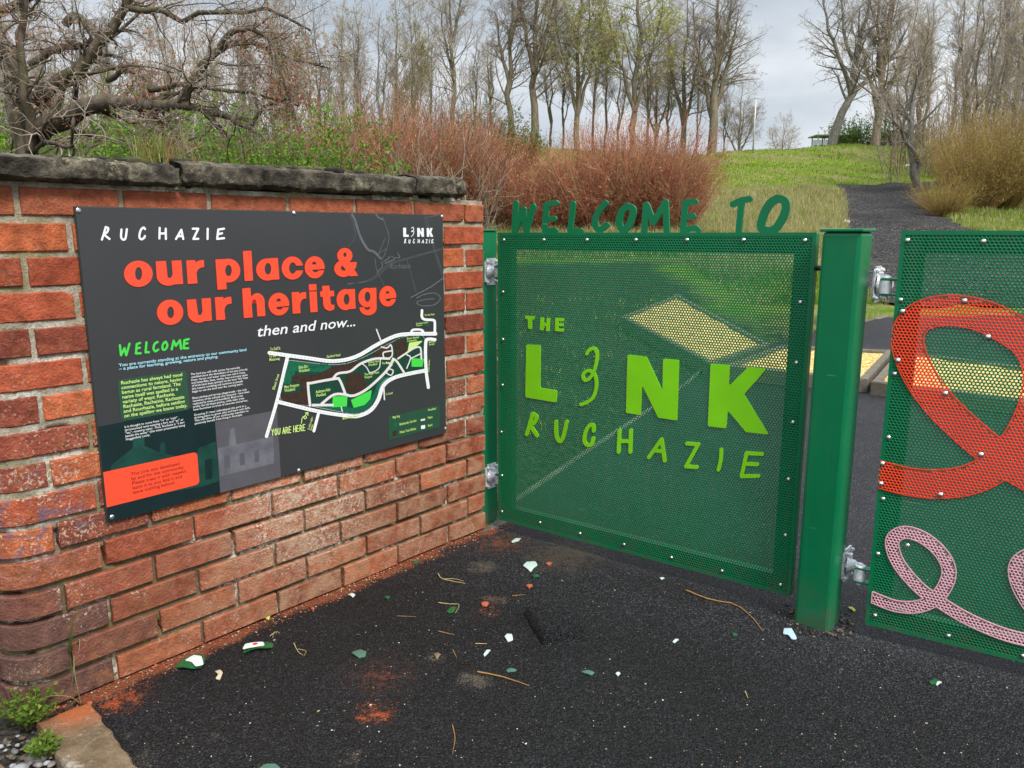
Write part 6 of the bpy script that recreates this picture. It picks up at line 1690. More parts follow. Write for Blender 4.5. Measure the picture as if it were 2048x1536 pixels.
def straight(h, lean=(0, 0), r=.16, fork=None, seed=0):
    rr = random.Random(seed)
    pts = [(0, 0, 0)]
    for k in range(1, 6):
        t = k / 5; pts.append((lean[0] * t * t * h + rr.uniform(-.05, .05) * h * .3 * t, lean[1] * t * t * h + rr.uniform(-.05, .05) * h * .3 * t, h * t))
    out = [(pts, r, r * .10)]
    if fork:
        for ft, dx, dy, hh in fork:
            i = max(1, int(ft * 5)); b = pts[i]
            out.append(([b, (b[0] + dx * .45, b[1] + dy * .45, b[2] + hh * .35), (b[0] + dx * .85, b[1] + dy * .85, b[2] + hh * .7), (b[0] + dx, b[1] + dy, b[2] + hh)], r * .62, r * .09))
    return out

# ---- trees that can be told apart along the crest
def crest(u_, Y, limbs, lv, bark, twm, seed, label, leaves=None, name="bare_tree", group=None, rmin=.0048):
    return build_tree(name, label, "tree", limbs, lv, bark, twm, seed, tree_spot(u_, Y), group, leaves, rmin=rmin)
crest(1637, 57, [([(0, 0, -.3), (.35, 0, 1.2), (.95, 0, 2.8), (1.30, 0, 3.8), (1.45, .2, 5.6), (1.9, .3, 8.0), (2.2, .2, 11.5)], .34, .05),
                 ([(1.15, 0, 3.4), (.6, -.4, 4.6), (-.4, -.6, 6.3), (-1.2, -.6, 8.3), (-1.6, -.4, 11)], .18, .03),
                 ([(1.3, 0, 3.6), (2.4, .4, 4.5), (3.7, .6, 5.7), (4.6, .7, 7.0), (5.2, .7, 8.8)], .20, .03),
                 ([(1.45, .1, 5.2), (.7, .5, 7.0), (.4, .8, 9.2), (.2, .8, 11.5)], .13, .03),
                 ([(3.0, .5, 5.0), (3.1, .6, 7.0), (3.4, .5, 9.5)], .11, .03)],
      [dict(src='limbs', per=17, t0=.2, t1=.99, a0=25, a1=60, l0=.25, l1=.5, K=6, up=.05, wig=.14, rscale=.45, trunk=True, sides=4)] + LV_TALL[1:], M_BARKP, M_TWIGPALE, 31,
      "pale bare tree leaning right in front of the green shelter on the crest", rmin=.008)
crest(1722, 57, straight(11.5, (.03, 0), .33, [(.3, -1.7, .5, 7), (.35, 1.9, -.4, 6.5), (.42, .9, .8, 7.5), (.45, -1.0, -.6, 6)], 4), LV_TALL, M_BARK, M_TWIGS, 32, "upright bare tree with brown trunk right of the shelter on the grass crest")
crest(1408, 58, straight(12.5, (0, 0), .36, [(.3, -1.6, .5, 8), (.32, 1.5, .4, 7.5), (.45, .8, -.5, 6)], 5), LV_TALL, M_BARK, M_TWIGD, 33, "tall bare tree with pale brown trunk at left end of the open grass crest", dict(n=2400, s=.12, c=[(.28, .30, .06), (.22, .24, .06)], clump=.4, thr=.05))
crest(1352, 60, straight(11, (0, 0), .24, [(.2, -1.3, .4, 7), (.25, 1.1, .4, 7)], 6), LV_TALL, M_BARKD, M_TWIGD, 34, "dark slender many-stemmed tree just left of the tall crest tree")
crest(1258, 55, straight(13.5, (0.01, 0), .24, [(.3, -2.0, .5, 7.5), (.35, 1.7, -.3, 8)], 7), LV_TALL, M_BARKD, M_TWIGD, 35, "tall tree with yellow-green young leaves low on its trunk", dict(n=9000, s=.15, c=[(.44, .46, .06), (.50, .50, .09), (.34, .37, .05)], clump=.35, thr=.0, zfrac=.68))
crest(1150, 55, straight(11.5, (0, 0), .22, [(.15, -1.6, .5, 8), (.18, 1.7, .2, 8), (.25, .7, -.7, 8)], 8), LV_TALL, M_BARK, M_TWIGS, 36, "broad tree misted with pale yellow-green buds", dict(n=12000, s=.125, c=[(.42, .44, .12), (.48, .48, .15), (.34, .36, .09)], clump=.3, thr=-.2))
crest(1020, 54, straight(10.5, (0.01, 0), .25, [(.55, -.9, .3, 4.5), (.6, .9, .3, 4.5)], 9), LV_TALL, M_BARKD, M_TWIGD, 37, "dark alder, left and lower of the pair with rounded crowns")
crest(1064, 54, straight(12.2, (0.02, 0), .30, [(.45, -1.1, .3, 6), (.4, 1.6, -.4, 6.5)], 10), LV_TALL, M_BARKD, M_TWIGD, 38, "tallest dark alder with forked trunk and rounded crown")
crest(912, 52, straight(11.3, (0, 0), .20, [(.55, -.8, .3, 4.5), (.6, .8, -.3, 4)], 11), LV_TALL, M_BARK, M_TWIGS, 39, "single tall bare tree with neat oval crown left of the dark alders")
crest(1300, 66, straight(10, (0, 0), .18, [(.3, -1.2, .5, 5), (.3, 1.1, -.4, 5)], 12), LV_TALL, M_BARKD, M_TWIGD, 40, "thin bare tree behind and right of the yellow-leaved tall tree")
crest(1460, 80, straight(8.0, (0, 0), .17, [(.2, -1.8, .5, 4.5), (.2, 1.8, .2, 4.5), (.2, .6, .7, 5)], 13), LV_TALL, M_BARKD, M_TWIGD, 41, "low spreading dark bare tree between the tall crest tree and white lamp post")
crest(1545, 95, straight(6.4, (0, 0), .12, [(.2, -1.2, .5, 4), (.2, 1.2, .2, 4)], 14), LV_TALL, M_BARK, M_TWIGS, 42, "small distant bare tree right of the white lamp post")
# ---- repeated slender trees: eight shapes copied into the wood
protos = []
for k in range(7):
    rr = random.Random(100 + k); h = [10.5, 11.5, 9.5, 12, 10, 8.5, 11][k]
    forks = [(rr.uniform(.2, .5), rr.uniform(-1, 1) * .9, rr.uniform(-.8, .8), h * rr.uniform(.4, .6)) for _ in range(rr.choice([1, 2, 2, 3]))]
    lf = dict(n=1500, s=.11, c=[(.20, .20, .05), (.26, .26, .06)], clump=.4, thr=0) if k in (2, 5) else None
    protos.append((straight(h, (rr.uniform(-.03, .03), 0), rr.uniform(.10, .16), forks, 60 + k), [M_BARK, M_BARKD, M_BARK, M_BARKD, M_BARKP, M_BARK, M_BARKD][k], [M_TWIGS, M_TWIGD, M_TWIGS, M_TWIGS, M_TWIGPALE, M_TWIGS, M_TWIGD][k], lf, h))
made = {}
def wood_tree(k, u_, Y, s, label, group):
    if k not in made:
        limbs, bk, tw_, lf, h = protos[k]
        made[k] = build_tree("bare_tree", label, "tree", limbs, LV_THIN, bk, tw_, 200 + k, tree_spot(u_, Y), group, lf, 5, .0052)
        made[k].scale = (s, s, s); return made[k]
    return _grp(copy_thing(made[k], tree_spot(u_, Y), random.uniform(0, 6.28), (s, s, s), label), group)
def _grp(o, g): o['group'] = g; return o
wr = random.Random(77)
LA, GA = "slender bare tree in the crowded wood behind the hawthorn and red bushes", "slender trees crowded in the wood behind the wall"
for i in range(28):
    u_ = -60 + i * 33 + wr.uniform(-12, 12); Y = wr.choice([34, 38, 44, 50, 56, 62]) + wr.uniform(-2, 2)
    tgt = (10.0 if u_ > 560 else 9.2) * wr.uniform(.78, 1.02) * (.72 + .28 * min(1, Y / 50))
    k = i % 7; wood_tree(k, u_, Y, tgt / protos[k][4], LA, GA)
LB, GB = "slender bare trunk in the open row along the crest behind the red bushes", "slender trunks along the crest"
for u_, Y, hh, k in ((955, 58, 8.5, 1), (985, 60, 8, 3), (1098, 60, 9.5, 0), (1122, 57, 8.5, 6), (1180, 62, 9, 3), (1205, 58, 8, 1), (1228, 62, 9.5, 0), (1285, 58, 9.5, 6), (1322, 63, 9, 2), (1378, 64, 9.5, 1), (1432, 66, 7, 6), (870, 56, 8.5, 4), (835, 55, 9.5, 0)):
    wood_tree(k, u_, Y, hh / protos[k][4], LB, GB)
LC, GC = "bare grey tree in the thicket right of the path", "grey trees thick on the right of the path"
for i, (u_, Y, hh, k) in enumerate(((1775, 52, 9.5, 0), (1800, 46, 8.5, 3), (1815, 60, 10, 4), (1800, 62, 9, 2), (1868, 50, 11, 1), (1890, 40, 9, 4), (1905, 34, 8.5, 0), (1930, 46, 11, 6), (1948, 36, 8.5, 4), (1965, 55, 12, 3), (1985, 33, 8, 2), (2000, 42, 10.5, 4), (2018, 50, 12, 1), (2035, 30, 7.8, 0), (2060, 38, 10, 4), (2090, 33, 9, 3), (2120, 42, 10, 6), (1760, 70, 9, 6), (1740, 74, 8, 2))):
    wood_tree(k, u_, Y, hh / protos[k][4], LC, GC)

# ---- the grey sapling at the bend of the path, drawn limb by limb
sp = on_ground(1836, 376); d0 = sp[1]
def loc3(u_, v_, base, dy=0.0):
    p = at_depth(u_, v_, base[1] + dy); return tuple(p - base)
build_tree("bare_tree", "small grey forked tree standing at the bend of the path", "tree",
           [([loc3(1837, 378, sp), loc3(1829, 355, sp), loc3(1823, 310, sp), loc3(1824, 262, sp), loc3(1826, 210, sp, .2), loc3(1838, 150, sp, .3), loc3(1842, 100, sp,   .4)], .20, .04),
            ([loc3(1832, 350, sp), loc3(1840, 330, sp, -.1), loc3(1841, 318, sp, -.2), loc3(1822, 297, sp, -.3), loc3(1800, 260, sp, -.4), loc3(1780, 220, sp, -.5), loc3(1765, 180, sp, -.4)], .12, .025),
            ([loc3(1841, 318, sp, -.2), loc3(1852, 305, sp, -.2), loc3(1872, 293, sp, -.1), loc3(1900, 280, sp)], .06, .02),
            ([loc3(1824, 248, sp), loc3(1812, 225, sp, .2), loc3(1795, 200, sp, .4)], .06, .02)],
           [dict(src='limbs', per=14, t0=.35, t1=1, a0=25, a1=65, l0=.25, l1=.5, K=6, up=.08, wig=.16, rscale=.5, trunk=True, sides=4),
            dict(per=7, t0=.2, t1=1, a0=25, a1=60, l0=.35, l1=.7, K=5, up=.05, wig=.2, rscale=.6), dict(per=5, t0=.2, t1=1, a0=20, a1=60, l0=.35, l1=.7, K=4, up=.04, wig=.2, rscale=.7)],
           M_BARKP, M_TWIGS, 51, tuple(sp), rmin=.006)

# ---- old leaning hawthorn behind the wall, limb by limb
hz = np.array([*at_depth(55, 305, 5.6)]); hz[2] = .12
def H(u_, v_, dy=0.0): return tuple(at_depth(u_, v_, 5.6 + dy) - hz)
haw = build_tree("hawthorn_tree", "gnarled old tree sprawling low over the wall, twigs tipped with rusty buds", "tree",
    [([(0, 0, 0), H(52, 300), H(50, 250), H(38, 200), H(28, 150), H(10, 90, .3), H(-20, 20, .5)], .095, .05),
     ([H(62, 300, -.1), H(60, 240, -.15), H(50, 180, -.2), H(44, 120, -.2), H(42, 60, -.2), H(46, -30, -.2)], .036, .016),
     ([H(70, 205), H(100, 175), H(140, 152), H(175, 115), H(205, 78), H(225, 55), H(250, 15), H(275, -40)], .056, .022),
     ([H(70, 275), H(110, 250, -.1), H(150, 225, -.2), H(200, 210, -.3), H(270, 210, -.4), H(335, 212, -.5), H(385, 205, -.5), H(415, 222, -.5), H(440, 250, -.5), H(452, 272, -.5)], .078, .016),
     ([H(362, 205, -.5), H(385, 165, -.5), H(408, 130, -.5), H(440, 100, -.5), H(475, 85, -.4), H(520, 90, -.4), H(560, 105, -.4), H(600, 118, -.4), H(660, 140, -.4)], .032, .005),
     ([H(438, 95, -.5), H(448, 75, -.5), H(470, 58, -.6), H(500, 62, -.6), H(540, 85, -.6), H(560, 130, -.7), H(570, 180, -.7), H(590, 230, -.7)], .020, .004),
     ([H(130, 50, .2), H(150, 30, .2), H(175, 50, .2), H(200, 75, .1)], .03, .02),
     ([H(-10, 28, .2), H(40, 5, .2), H(90, -20, .2)], .035, .02),
     ([H(60, 130, .1), H(90, 108, .1), H(130, 95, .1), H(180, 88, 0), H(220, 60, 0)], .030, .015),
     ([H(300, 180, -.4), H(360, 170, -.5), H(430, 178, -.6), H(470, 182, -.6), H(540, 195, -.6), H(600, 215, -.7)], .020, .005),
     ([H(420, 225, -.5), H(460, 232, -.6), H(480, 250, -.7), H(500, 252, -.7), H(530, 215, -.7), H(570, 195, -.8)], .022, .007),
     ([H(300, 205, -.4), H(305, 240, -.5), H(310, 255, -.6), H(345, 275, -.7), H(370, 300, -.8)], .018, .006),
     ([H(215, 160, -.2), H(250, 140, -.3), H(275, 150, -.3), H(285, 190, -.4), H(300, 230, -.5)], .020, .007),
     ([H(150, 200, .1), H(160, 150, .1), H(185, 110, .2), H(240, 60, .2), H(300, 10, .3)], .02, .008),
     ([H(250, 15), H(300, 20, -.1), H(370, 40, -.2), H(430, 30, -.3), H(520, 20, -.4), H(620, 60, -.5)], .022, .007)],
    [dict(src='limbs', per=22, t0=.15, t1=1.0, a0=30, a1=85, l0=.14, l1=.46, K=9, up=.0, wig=.27, rscale=.30, lenfall=.1, trunk=True, sides=4),
     dict(per=7, t0=.15, t1=1, a0=30, a1=75, l0=.35, l1=.85, K=7, up=-.05, wig=.27, rscale=.5),
     dict(per=4, t0=.2, t1=1, a0=25, a1=70, l0=.3, l1=.6, K=4, up=-.04, wig=.3, rscale=.75)],
    M_BARKH, M_TWIGH, 52, tuple(hz), None, dict(n=15000, s=.021, c=[(.42, .15, .08), (.34, .10, .07), (.46, .20, .08), (.28, .26, .07)], clump=2.4, thr=.16, name="buds"), 9, .0012)

# ---- shrubs made of many fine stems
def stem_shrub(name, label, loc, h, w_, n, cols, seed, group=None, up=.10, r0=.008, leaf=None, base=.35, side=5, cat="shrub"):
    rr = np.random.default_rng(seed); root = thing(name, label, cat, loc, 0, group)
    a = rr.uniform(0, 6.283, n); q = np.sqrt(rr.random(n))
    b0 = np.stack([q * base * w_ * np.cos(a), q * base * w_ * np.sin(a), np.zeros(n)], 1)
    d = unit(np.stack([np.cos(a) * q * .85, np.sin(a) * q * .85, np.full(n, 1.0)], 1) + rr.normal(size=(n, 3)) * .12)
    L = h * rr.uniform(.55, 1.08, n) * (1.0 - .15 * q)
    K = 6; P = np.zeros((n, K, 3)); P[:, 0] = b0; cur = d
    for k in range(1, K):
        cur = unit(cur + rr.normal(size=(n, 3)) * .10 + np.array([0, 0, up])); P[:, k] = P[:, k - 1] + cur * (L / (K - 1))[:, None]
    Rr = r0 * np.linspace(1, .4, K)[None] * rr.uniform(.7, 1.2, (n, 1))
    V, F = tubes(P, Rr, 3); c = np.array(cols); ci = c[rr.integers(0, len(c), n)] * rr.uniform(.7, 1.25, (n, 1)); C = np.repeat(ci, K * 3, 0)
    P2, R2 = grow(P, Rr, side, .2, 1, 20, 68, .12, .34, 4, up, .14, rr, .65, r0 * .32, .5, .2)
    V2, F2 = tubes(P2, R2, 3); C2 = np.repeat(np.repeat(ci, side, 0) * rr.uniform(.75, 1.3, (n * side, 1)), 4 * 3, 0)
    quick_mesh("stems", np.concatenate([V, V2]), np.concatenate([F, F2 + len(V)]), M_STEM, root, False, np.concatenate([C, C2]))
    if leaf:
        pts = P2.reshape(-1, 3); pts = pts[rr.integers(0, len(pts), leaf['n'])] + rr.normal(size=(leaf['n'], 3)) * .02
        if 'zmin' in leaf: pts = pts[pts[:, 2] > leaf['zmin'] * h]
        VL, FL = leaf_quads(pts, rr.normal(size=pts.shape), leaf['s'] * rr.uniform(.6, 1.3, len(pts)), leaf['s'] * .5, rr)
        c = np.array(leaf['c']); quick_mesh("leaves", VL, FL, M_LEAF, root, False, np.repeat(c[rr.integers(0, len(c), len(pts))] * rr.uniform(.75, 1.25, (len(pts), 1)), 4, 0))
    return root
RED = [(.35, .10, .07), (.41, .14, .09), (.26, .085, .055), (.38, .19, .09), (.46, .16, .11)]
REDP = [(.50, .13, .11), (.42, .15, .09), (.33, .15, .075), (.54, .19, .15)]
BRN = [(.34, .17, .085), (.42, .24, .11), (.22, .09, .05), (.48, .32, .17)]
stubs = dict(n=6500, s=.055, c=[(.42, .23, .10), (.50, .32, .15), (.36, .14, .08)])
DG = "red-stemmed dogwoods behind the wall and gate"
def dog(u_, Y, h, w_, cols, seed, label): return stem_shrub("dogwood_shrub", label, tree_spot(u_, Y + 1.6), h * 1.06, w_, 620, cols, seed, DG, .06, .0080, stubs, .35, 8)
d1 = dog(850, 18.5, 3.1, 1.6, RED + BRN, 61, "tallest dense red-brown dogwood bush rising behind the wall's right end")
d2 = dog(1205, 18.0, 2.75, 1.5, REDP + BRN, 62, "bright red-tipped dogwood bush behind the letters C and O")
for src, u_, Y, sx, sz, lb in ((d1, 735, 17.5, 1.0, .93, "dogwood bush half hidden by the drooping hawthorn twigs"), (d1, 640, 18.5, .9, .80, "brownish dogwood bush furthest left behind the coping"), (d1, 945, 19, .95, .90, "dark red dogwood bush directly right of the coping's broken end"), (d1, 1010, 18.2, .85, .66, "low dogwood bush above the letter W"), (d2, 1085, 18, .95, .62, "low dogwood bush dipping between the two tall clumps, above E and L"),
                           (d2, 1285, 18.2, 1.0, 1.0, "red dogwood bush behind the letter M"), (d2, 1332, 17.5, .60, .78, "outermost dogwood bush thinning out behind the letter E of welcome"), (d2, 1150, 19.2, .9, .80, "dogwood bush with reddish tips set back between the two clumps"), (d1, 545, 20, .9, .75, "dogwood bush deep behind the green leafy bushes")):
    c = copy_thing(src, tree_spot(u_, Y + 1.6), random.uniform(0, 6.28), (sx, sx, sz), lb)
# willow-like ochre bush beside the path
OCH = [(.34, .22, .08), (.30, .17, .07), (.36, .26, .09), (.24, .15, .075)]
wl1 = stem_shrub("willow_shrub", "large ochre bush with yellow-green buds right of the path", tree_spot(1935, 26.5), 3.5, 1.9, 330, OCH, 71, "ochre bushes right of the path", .06, .0095, dict(n=9000, s=.06, c=[(.28, .26, .04), (.36, .26, .06), (.24, .24, .035), (.40, .30, .09)]), .16)
for u_, Y, sx, sz, lb in ((1868, 25, .58, .40, "low orange-brown bush at the path's edge below the ochre bush"), (1990, 27, .9, .95, "right-hand ochre bush at the photo's edge"), (1905, 30, .8, .92, "ochre bush behind the grey forked tree")):
    copy_thing(wl1, tree_spot(u_, Y), random.uniform(0, 6.28), (sx, sx, sz), lb)
# leafy green shrubs
GRN = [(.10, .21, .016), (.15, .29, .022), (.21, .34, .03), (.07, .14, .014)]
def leafy(label, u_, Y, h, w_, n, seed, cols=GRN, s=.07, group=None):
    return stem_shrub("leafy_shrub", label, tree_spot(u_, Y), h, w_, 170, [(.10, .075, .05), (.14, .11, .07)], seed, group, .06, .008, dict(n=n, s=s, c=cols, zmin=.12), .42, 6)
g1 = leafy("bright green leafy bush under the hawthorn's low limb", 520, 12.5, 2.75, 1.9, 16000, 81, GRN, .075, "green leafy bushes behind the wall")
GG = (( 250, 12, .8, .95, "green leafy bush in the gap right of the hawthorn trunk"), (600, 14, 1.0, 1.0, "green leafy bush left of the brownish dogwoods"), (430, 15, 1.1, 1.1, "green leafy bush seen through hanging twigs in the middle"), (120, 14, 1.0, 1.1, "green leafy bush behind the hawthorn trunk"), (340, 17, 1.2, 1.25, "dark green bush far back under the bowed limb"), (10, 13, 1, 1.1, "green leafy bush at the left edge"), (690, 21, 1.1, 1.25, "green leafy bush behind the hidden dogwood"))
for u_, Y, sx, sz, lb in GG: copy_thing(g1, tree_spot(u_, Y), random.uniform(0, 6.28), (sx, sx, sz), lb)
leafy("dark green bush below the dark alders on the crest", 985, 44, 3.6, 1.9, 7000, 82, [(.05, .11, .014), (.08, .14, .02), (.16, .20, .03)], .14)
leafy("round green bush behind the shelter on the crest", 1688, 66, 3.0, 2.6, 7000, 83, [(.07, .13, .02), (.10, .17, .025)], .16)
leafy("dark green bush right of the upright crest tree", 1770, 62, 2.4, 2.4, 6000, 84, [(.06, .10, .018), (.09, .13, .02)], .16)
leafy("small yellow-green bush behind the two dark alders' feet", 1040, 46, 2.2, 1.5, 4000, 85, [(.17, .22, .03), (.12, .17, .025)], .12)
# undergrowth saplings and brush in the wood: nobody could count these
def undergrowth():
    rr = np.random.default_rng(90); n = 2100
    u_ = np.concatenate([rr.uniform(-80, 980, n - 600), rr.uniform(1740, 2150, 600)]); Y = np.concatenate([rr.uniform(13, 40, n - 600), rr.uniform(27, 48, 600)])
    x = (u_ - 1024) / FPX * Y; ok = path_sdf(x, Y) > .6; x, Y = x[ok], Y[ok]; n = len(x)
    z = T(x, Y) - .05; h = rr.uniform(1.2, 4.2, n) * np.clip(Y / 26, .55, 1.3); K = 5
    P = np.zeros((n, K, 3)); P[:, 0] = np.stack([x, Y, z], 1); cur = unit(np.stack([rr.normal(0, .16, n), rr.normal(0, .16, n), np.ones(n)], 1))
    for k in range(1, K):
        cur = unit(cur + rr.normal(size=(n, 3)) * .10); P[:, k] = P[:, k - 1] + cur * (h / (K - 1))[:, None]
    Rr = (.010 + .0004 * Y)[:, None] * np.linspace(1, .35, K)[None]
    V, F = tubes(P, Rr, 3); c = np.array([(.22, .175, .125), (.30, .24, .18), (.17, .13, .09), (.27, .20, .11)]); ci = c[rr.integers(0, 4, n)]
    P2, R2 = grow(P, Rr, 9, .2, 1, 20, 60, .18, .42, 4, .05, .2, rr, .6, .006, .5, .3)
    V2, F2 = tubes(P2, R2, 3)
    o = quick_mesh("undergrowth", np.concatenate([V, V2]), np.concatenate([F, F2 + len(V)]), M_STEM, None, False, np.concatenate([np.repeat(ci, K * 3, 0), np.repeat(np.repeat(ci, 9, 0), 12, 0)]))
    tag(o, "tangle of thin brown saplings and brush filling the wood", "undergrowth", kind='stuff')
undergrowth()
# far belt of bare wood beyond the crest, one mass
def far_wood():
    rr = np.random.default_rng(95); n = 230
    x = rr.uniform(-120, 160, n); Y = rr.uniform(105, 150, n); z = T(x, Y) - .1
    ok = ~((x / Y > .29) & (x / Y < .36)); x, Y, z = x[ok], Y[ok], z[ok]; n = len(x)
    h = rr.uniform(5, 10, n) * np.where((x / Y > .22) & (x / Y < .42), .45, 1.0); K = 5
    P = np.zeros((n, K, 3)); P[:, 0] = np.stack([x, Y, z], 1); cur = unit(np.stack([rr.normal(0, .06, n), rr.normal(0, .06, n), np.ones(n)], 1))
    for k in range(1, K):
        cur = unit(cur + rr.normal(size=(n, 3)) * .05); P[:, k] = P[:, k - 1] + cur * (h / (K - 1))[:, None]
    Rr = rr.uniform(.06, .12, n)[:, None] * np.linspace(1, .25, K)[None]
    V, F = tubes(P, Rr, 3); A = [V]; B = [F]; m = len(V)
    P2, R2 = grow(P, Rr, 14, .2, 1, 20, 50, .2, .4, 4, .1, .12, rr, .5, .018, .5, .3); V, F = tubes(P2, R2, 3); A.append(V); B.append(F + m); m += len(V)
    P3, R3 = grow(P2, R2, 5, .2, 1, 20, 50, .4, .7, 3, .05, .15, rr, .6, .014, .6, .2); V, F = tubes(P3, R3, 3); A.append(V); B.append(F + m)
    o = quick_mesh("far_wood", np.concatenate(A), np.concatenate(B), M_TWIGS, None, False); tag(o, "hazy far belt of bare trees beyond the crest", "wood", kind='stuff')
far_wood()

# ---- grass
def grass_field(name, n, region, hfun, colfun, seed, label, wd=.008):
    rr = np.random.default_rng(seed)
    x, y = region(rr, n); ok = (path_sdf(x, y) > .02 + .25 * (rr.random(len(x)) < .0)) & (near_sdf(x, y) > .05) & ((name == 'weedy_grass') | (x > 3.3) | (y > 15.6)); x, y = x[ok], y[ok]; n = len(x)
    z = T(x, y) - .02; h = hfun(x, y, rr); a = rr.uniform(0, 6.28, n); ln = rr.uniform(.1, .75, n) * h
    b = np.stack([x, y, z], 1); dirv = np.stack([np.cos(a), np.sin(a), np.zeros(n)], 1); sd = np.stack([-np.sin(a + rr.uniform(-1, 1, n)), np.cos(a), np.zeros(n)], 1)
    w_ = (wd * (0.6 + y / 22))[:, None] * .5
    m1 = b + dirv * (ln * .35)[:, None] + np.array([0, 0, 1]) * (h * .6)[:, None]; tip = b + dirv * ln[:, None] + np.array([0, 0, 1]) * (h * rr.uniform(.7, 1, n))[:, None]
    V = np.stack([b - sd * w_, b + sd * w_, m1 + sd * w_ * .8, m1 - sd * w_ * .8, tip], 1)
    idx = np.arange(n * 5).reshape(n, 5)
    F = np.concatenate([idx[:, [0, 1, 2]], idx[:, [0, 2, 3]], idx[:, [3, 2, 4]]])
    C = np.repeat(colfun(x, y, rr), 5, 0)
    o = quick_mesh(name, V.reshape(-1, 3), F, M_GRASS, None, False, C); return tag(o, label, "grass", kind='stuff')
def nse(x, y, k, s): return np.array([mnoise.noise(Vector((a * k, b * k, s))) for a, b in zip(x, y)])
G_ = np.array([(.13, .26, .010), (.20, .33, .018), (.11, .21, .010), (.27, .36, .035)]); S_TR = np.array([(.42, .36, .18), (.52, .45, .25), (.33, .26, .13), (.38, .34, .14)])
def mixcol(f, rr):
    n = len(f); g = G_[rr.integers(0, 4, n)]; s = S_TR[rr.integers(0, 4, n)]
    return np.where((rr.random(n) < f)[:, None], s, g) * rr.uniform(.75, 1.2, (n, 1))
def hill_region(rr, n):
    Y = 11 * (64 / 11) ** rr.random(n); s = rr.uniform(.02, .70, n); return s * Y, Y
def hill_h(x, y, rr):
    f = nse(x, y, .5, 2.0); return rr.uniform(.05, .13, len(x)) * (1 + np.clip(f, 0, 1) * 2.2)
def hill_c(x, y, rr):
    f = nse(x, y, .33, 5.0) + .5 * nse(x, y, 1.3, 9.0); band = np.exp(-((y - 50) / 2.5) ** 2) * .45
    return mixcol(np.clip(.22 + f * .8 + band + .25 * (y < 24), .03, .95), rr)
grass_field("grass", 120000, hill_region, hill_h, hill_c, 301, "short green and straw grass covering the hillside", .012)
def tus_region(rr, n):
    m = n // 40; cy = rr.uniform(13, 35, m); cs = np.where(rr.random(m) < .5, rr.uniform(-.08, .44, m), rr.uniform(.22, .43, m)); i = rr.integers(0, m, n)
    return cs[i] * cy[i] + rr.normal(0, .16, n), cy[i] + rr.normal(0, .16, n)
grass_field("straw_grass", 64000, tus_region, lambda x, y, rr: rr.uniform(.18, .50, len(x)), lambda x, y, rr: mixcol(np.full(len(x), .78), rr), 302, "long pale straw tussocks between gate and hill", .007)
def strip_region(rr, n):
    cs = rr.uniform(-.07, .42, n); Y = rr.uniform(16.6, 18.6, n); return cs * Y, Y
grass_field("straw_grass", 26000, strip_region, lambda x, y, rr: rr.uniform(.15, .55, len(x)) * (1 + .5 * nse(x, y, 1.1, 3)), lambda x, y, rr: mixcol(np.full(len(x), .80), rr), 305, "pale dead grass along the feet of the red bushes", .008)
def verge_region(rr, n):
    m = n // 30; cy = rr.uniform(17, 30, m); cs = rr.uniform(.52, .72, m); i = rr.integers(0, m, n); return cs[i] * cy[i] + rr.normal(0, .2, n), cy[i] + rr.normal(0, .2, n)
grass_field("verge_grass", 16000, verge_region, lambda x, y, rr: rr.uniform(.08, .30, len(x)), lambda x, y, rr: mixcol(np.full(len(x), .45), rr), 303, "yellowed tufted grass on the bank right of the path", .007)
def weedy_region(rr, n):
    m = n // 30; cx = rr.uniform(-.6, 8.0, m); cy = rr.uniform(4.2, 11.5, m); i = rr.integers(0, m, n); return cx[i] + rr.normal(0, .10, n), cy[i] + rr.normal(0, .10, n)
grass_field("weedy_grass", 4200, weedy_region, lambda x, y, rr: rr.uniform(.03, .14, len(x)), lambda x, y, rr: mixcol(np.full(len(x), .35), rr), 304, "sparse weeds and grass in the bare soil beyond the gates", .006)
# tuft on the coping
gb = WALL_END - WALL_DIR * 1.36 + WALL_N * -.08; gb[2] = 1.555
tr = random.Random(8); paths, cols = [], []
for i in range(90):
    a = tr.uniform(0, 6.28); l = tr.uniform(.04, .13); s_ = tr.uniform(.1, .9); ox, oy = tr.gauss(0, .035), tr.gauss(0, .02)
    paths.append([(ox, oy, -.01), (ox + math.cos(a) * l * s_ * .4, oy + math.sin(a) * l * s_ * .4, l * .7), (ox + math.cos(a) * l * s_, oy + math.sin(a) * l * s_, l * (1.0 - s_ * .4))])
    cols.append(tr.choice([(.16, .26, .03), (.24, .30, .05), (.40, .30, .12), (.36, .22, .08), (.45, .38, .2)]))
blades("grass_tuft", gb, paths, .0016, cols, "tuft of green and straw grass growing on the coping joint", "plant")
# ------------------------------------------------------------------ far things on the crest
M_POLE = simple_mat("pale_grey_metal", (.55, .57, .58), .5, .2)
M_RUST = simple_mat("rust_red_paint", (.20, .045, .035), .8, var=.3, scale=4)
M_SIGNB = simple_mat("blue_and_white_sign", (.30, .50, .70), .5)
p = on_ground(1506, 302); lamp = thing("lamp_post", "thin white lamp post standing on the crest", "lamp post", tuple(p))
hgt = float(at_depth(1507, 196, p[1])[2] - p[2])
mb = MB(); mb.cyl((0, 0, -.2), (0, 0, hgt), .06, .04, 8); mb.build("pole", M_POLE, lamp, True)
mb = MB(); mb.box(-.05, .32, -.06, .06, hgt - .02, hgt + .03, .01); mb.build("lamp_head", M_POLE, lamp)
p = on_ground(1588, 298); sg = thing("sign_post", "small blue and white sign on a pole left of the shelter", "sign", tuple(p))
hgt = float(at_depth(1588, 264, p[1])[2] - p[2])
mb = MB(); mb.cyl((0, 0, -.2), (0, 0, hgt), .035, n=8); mb.build("pole", M_POLE, sg, True)
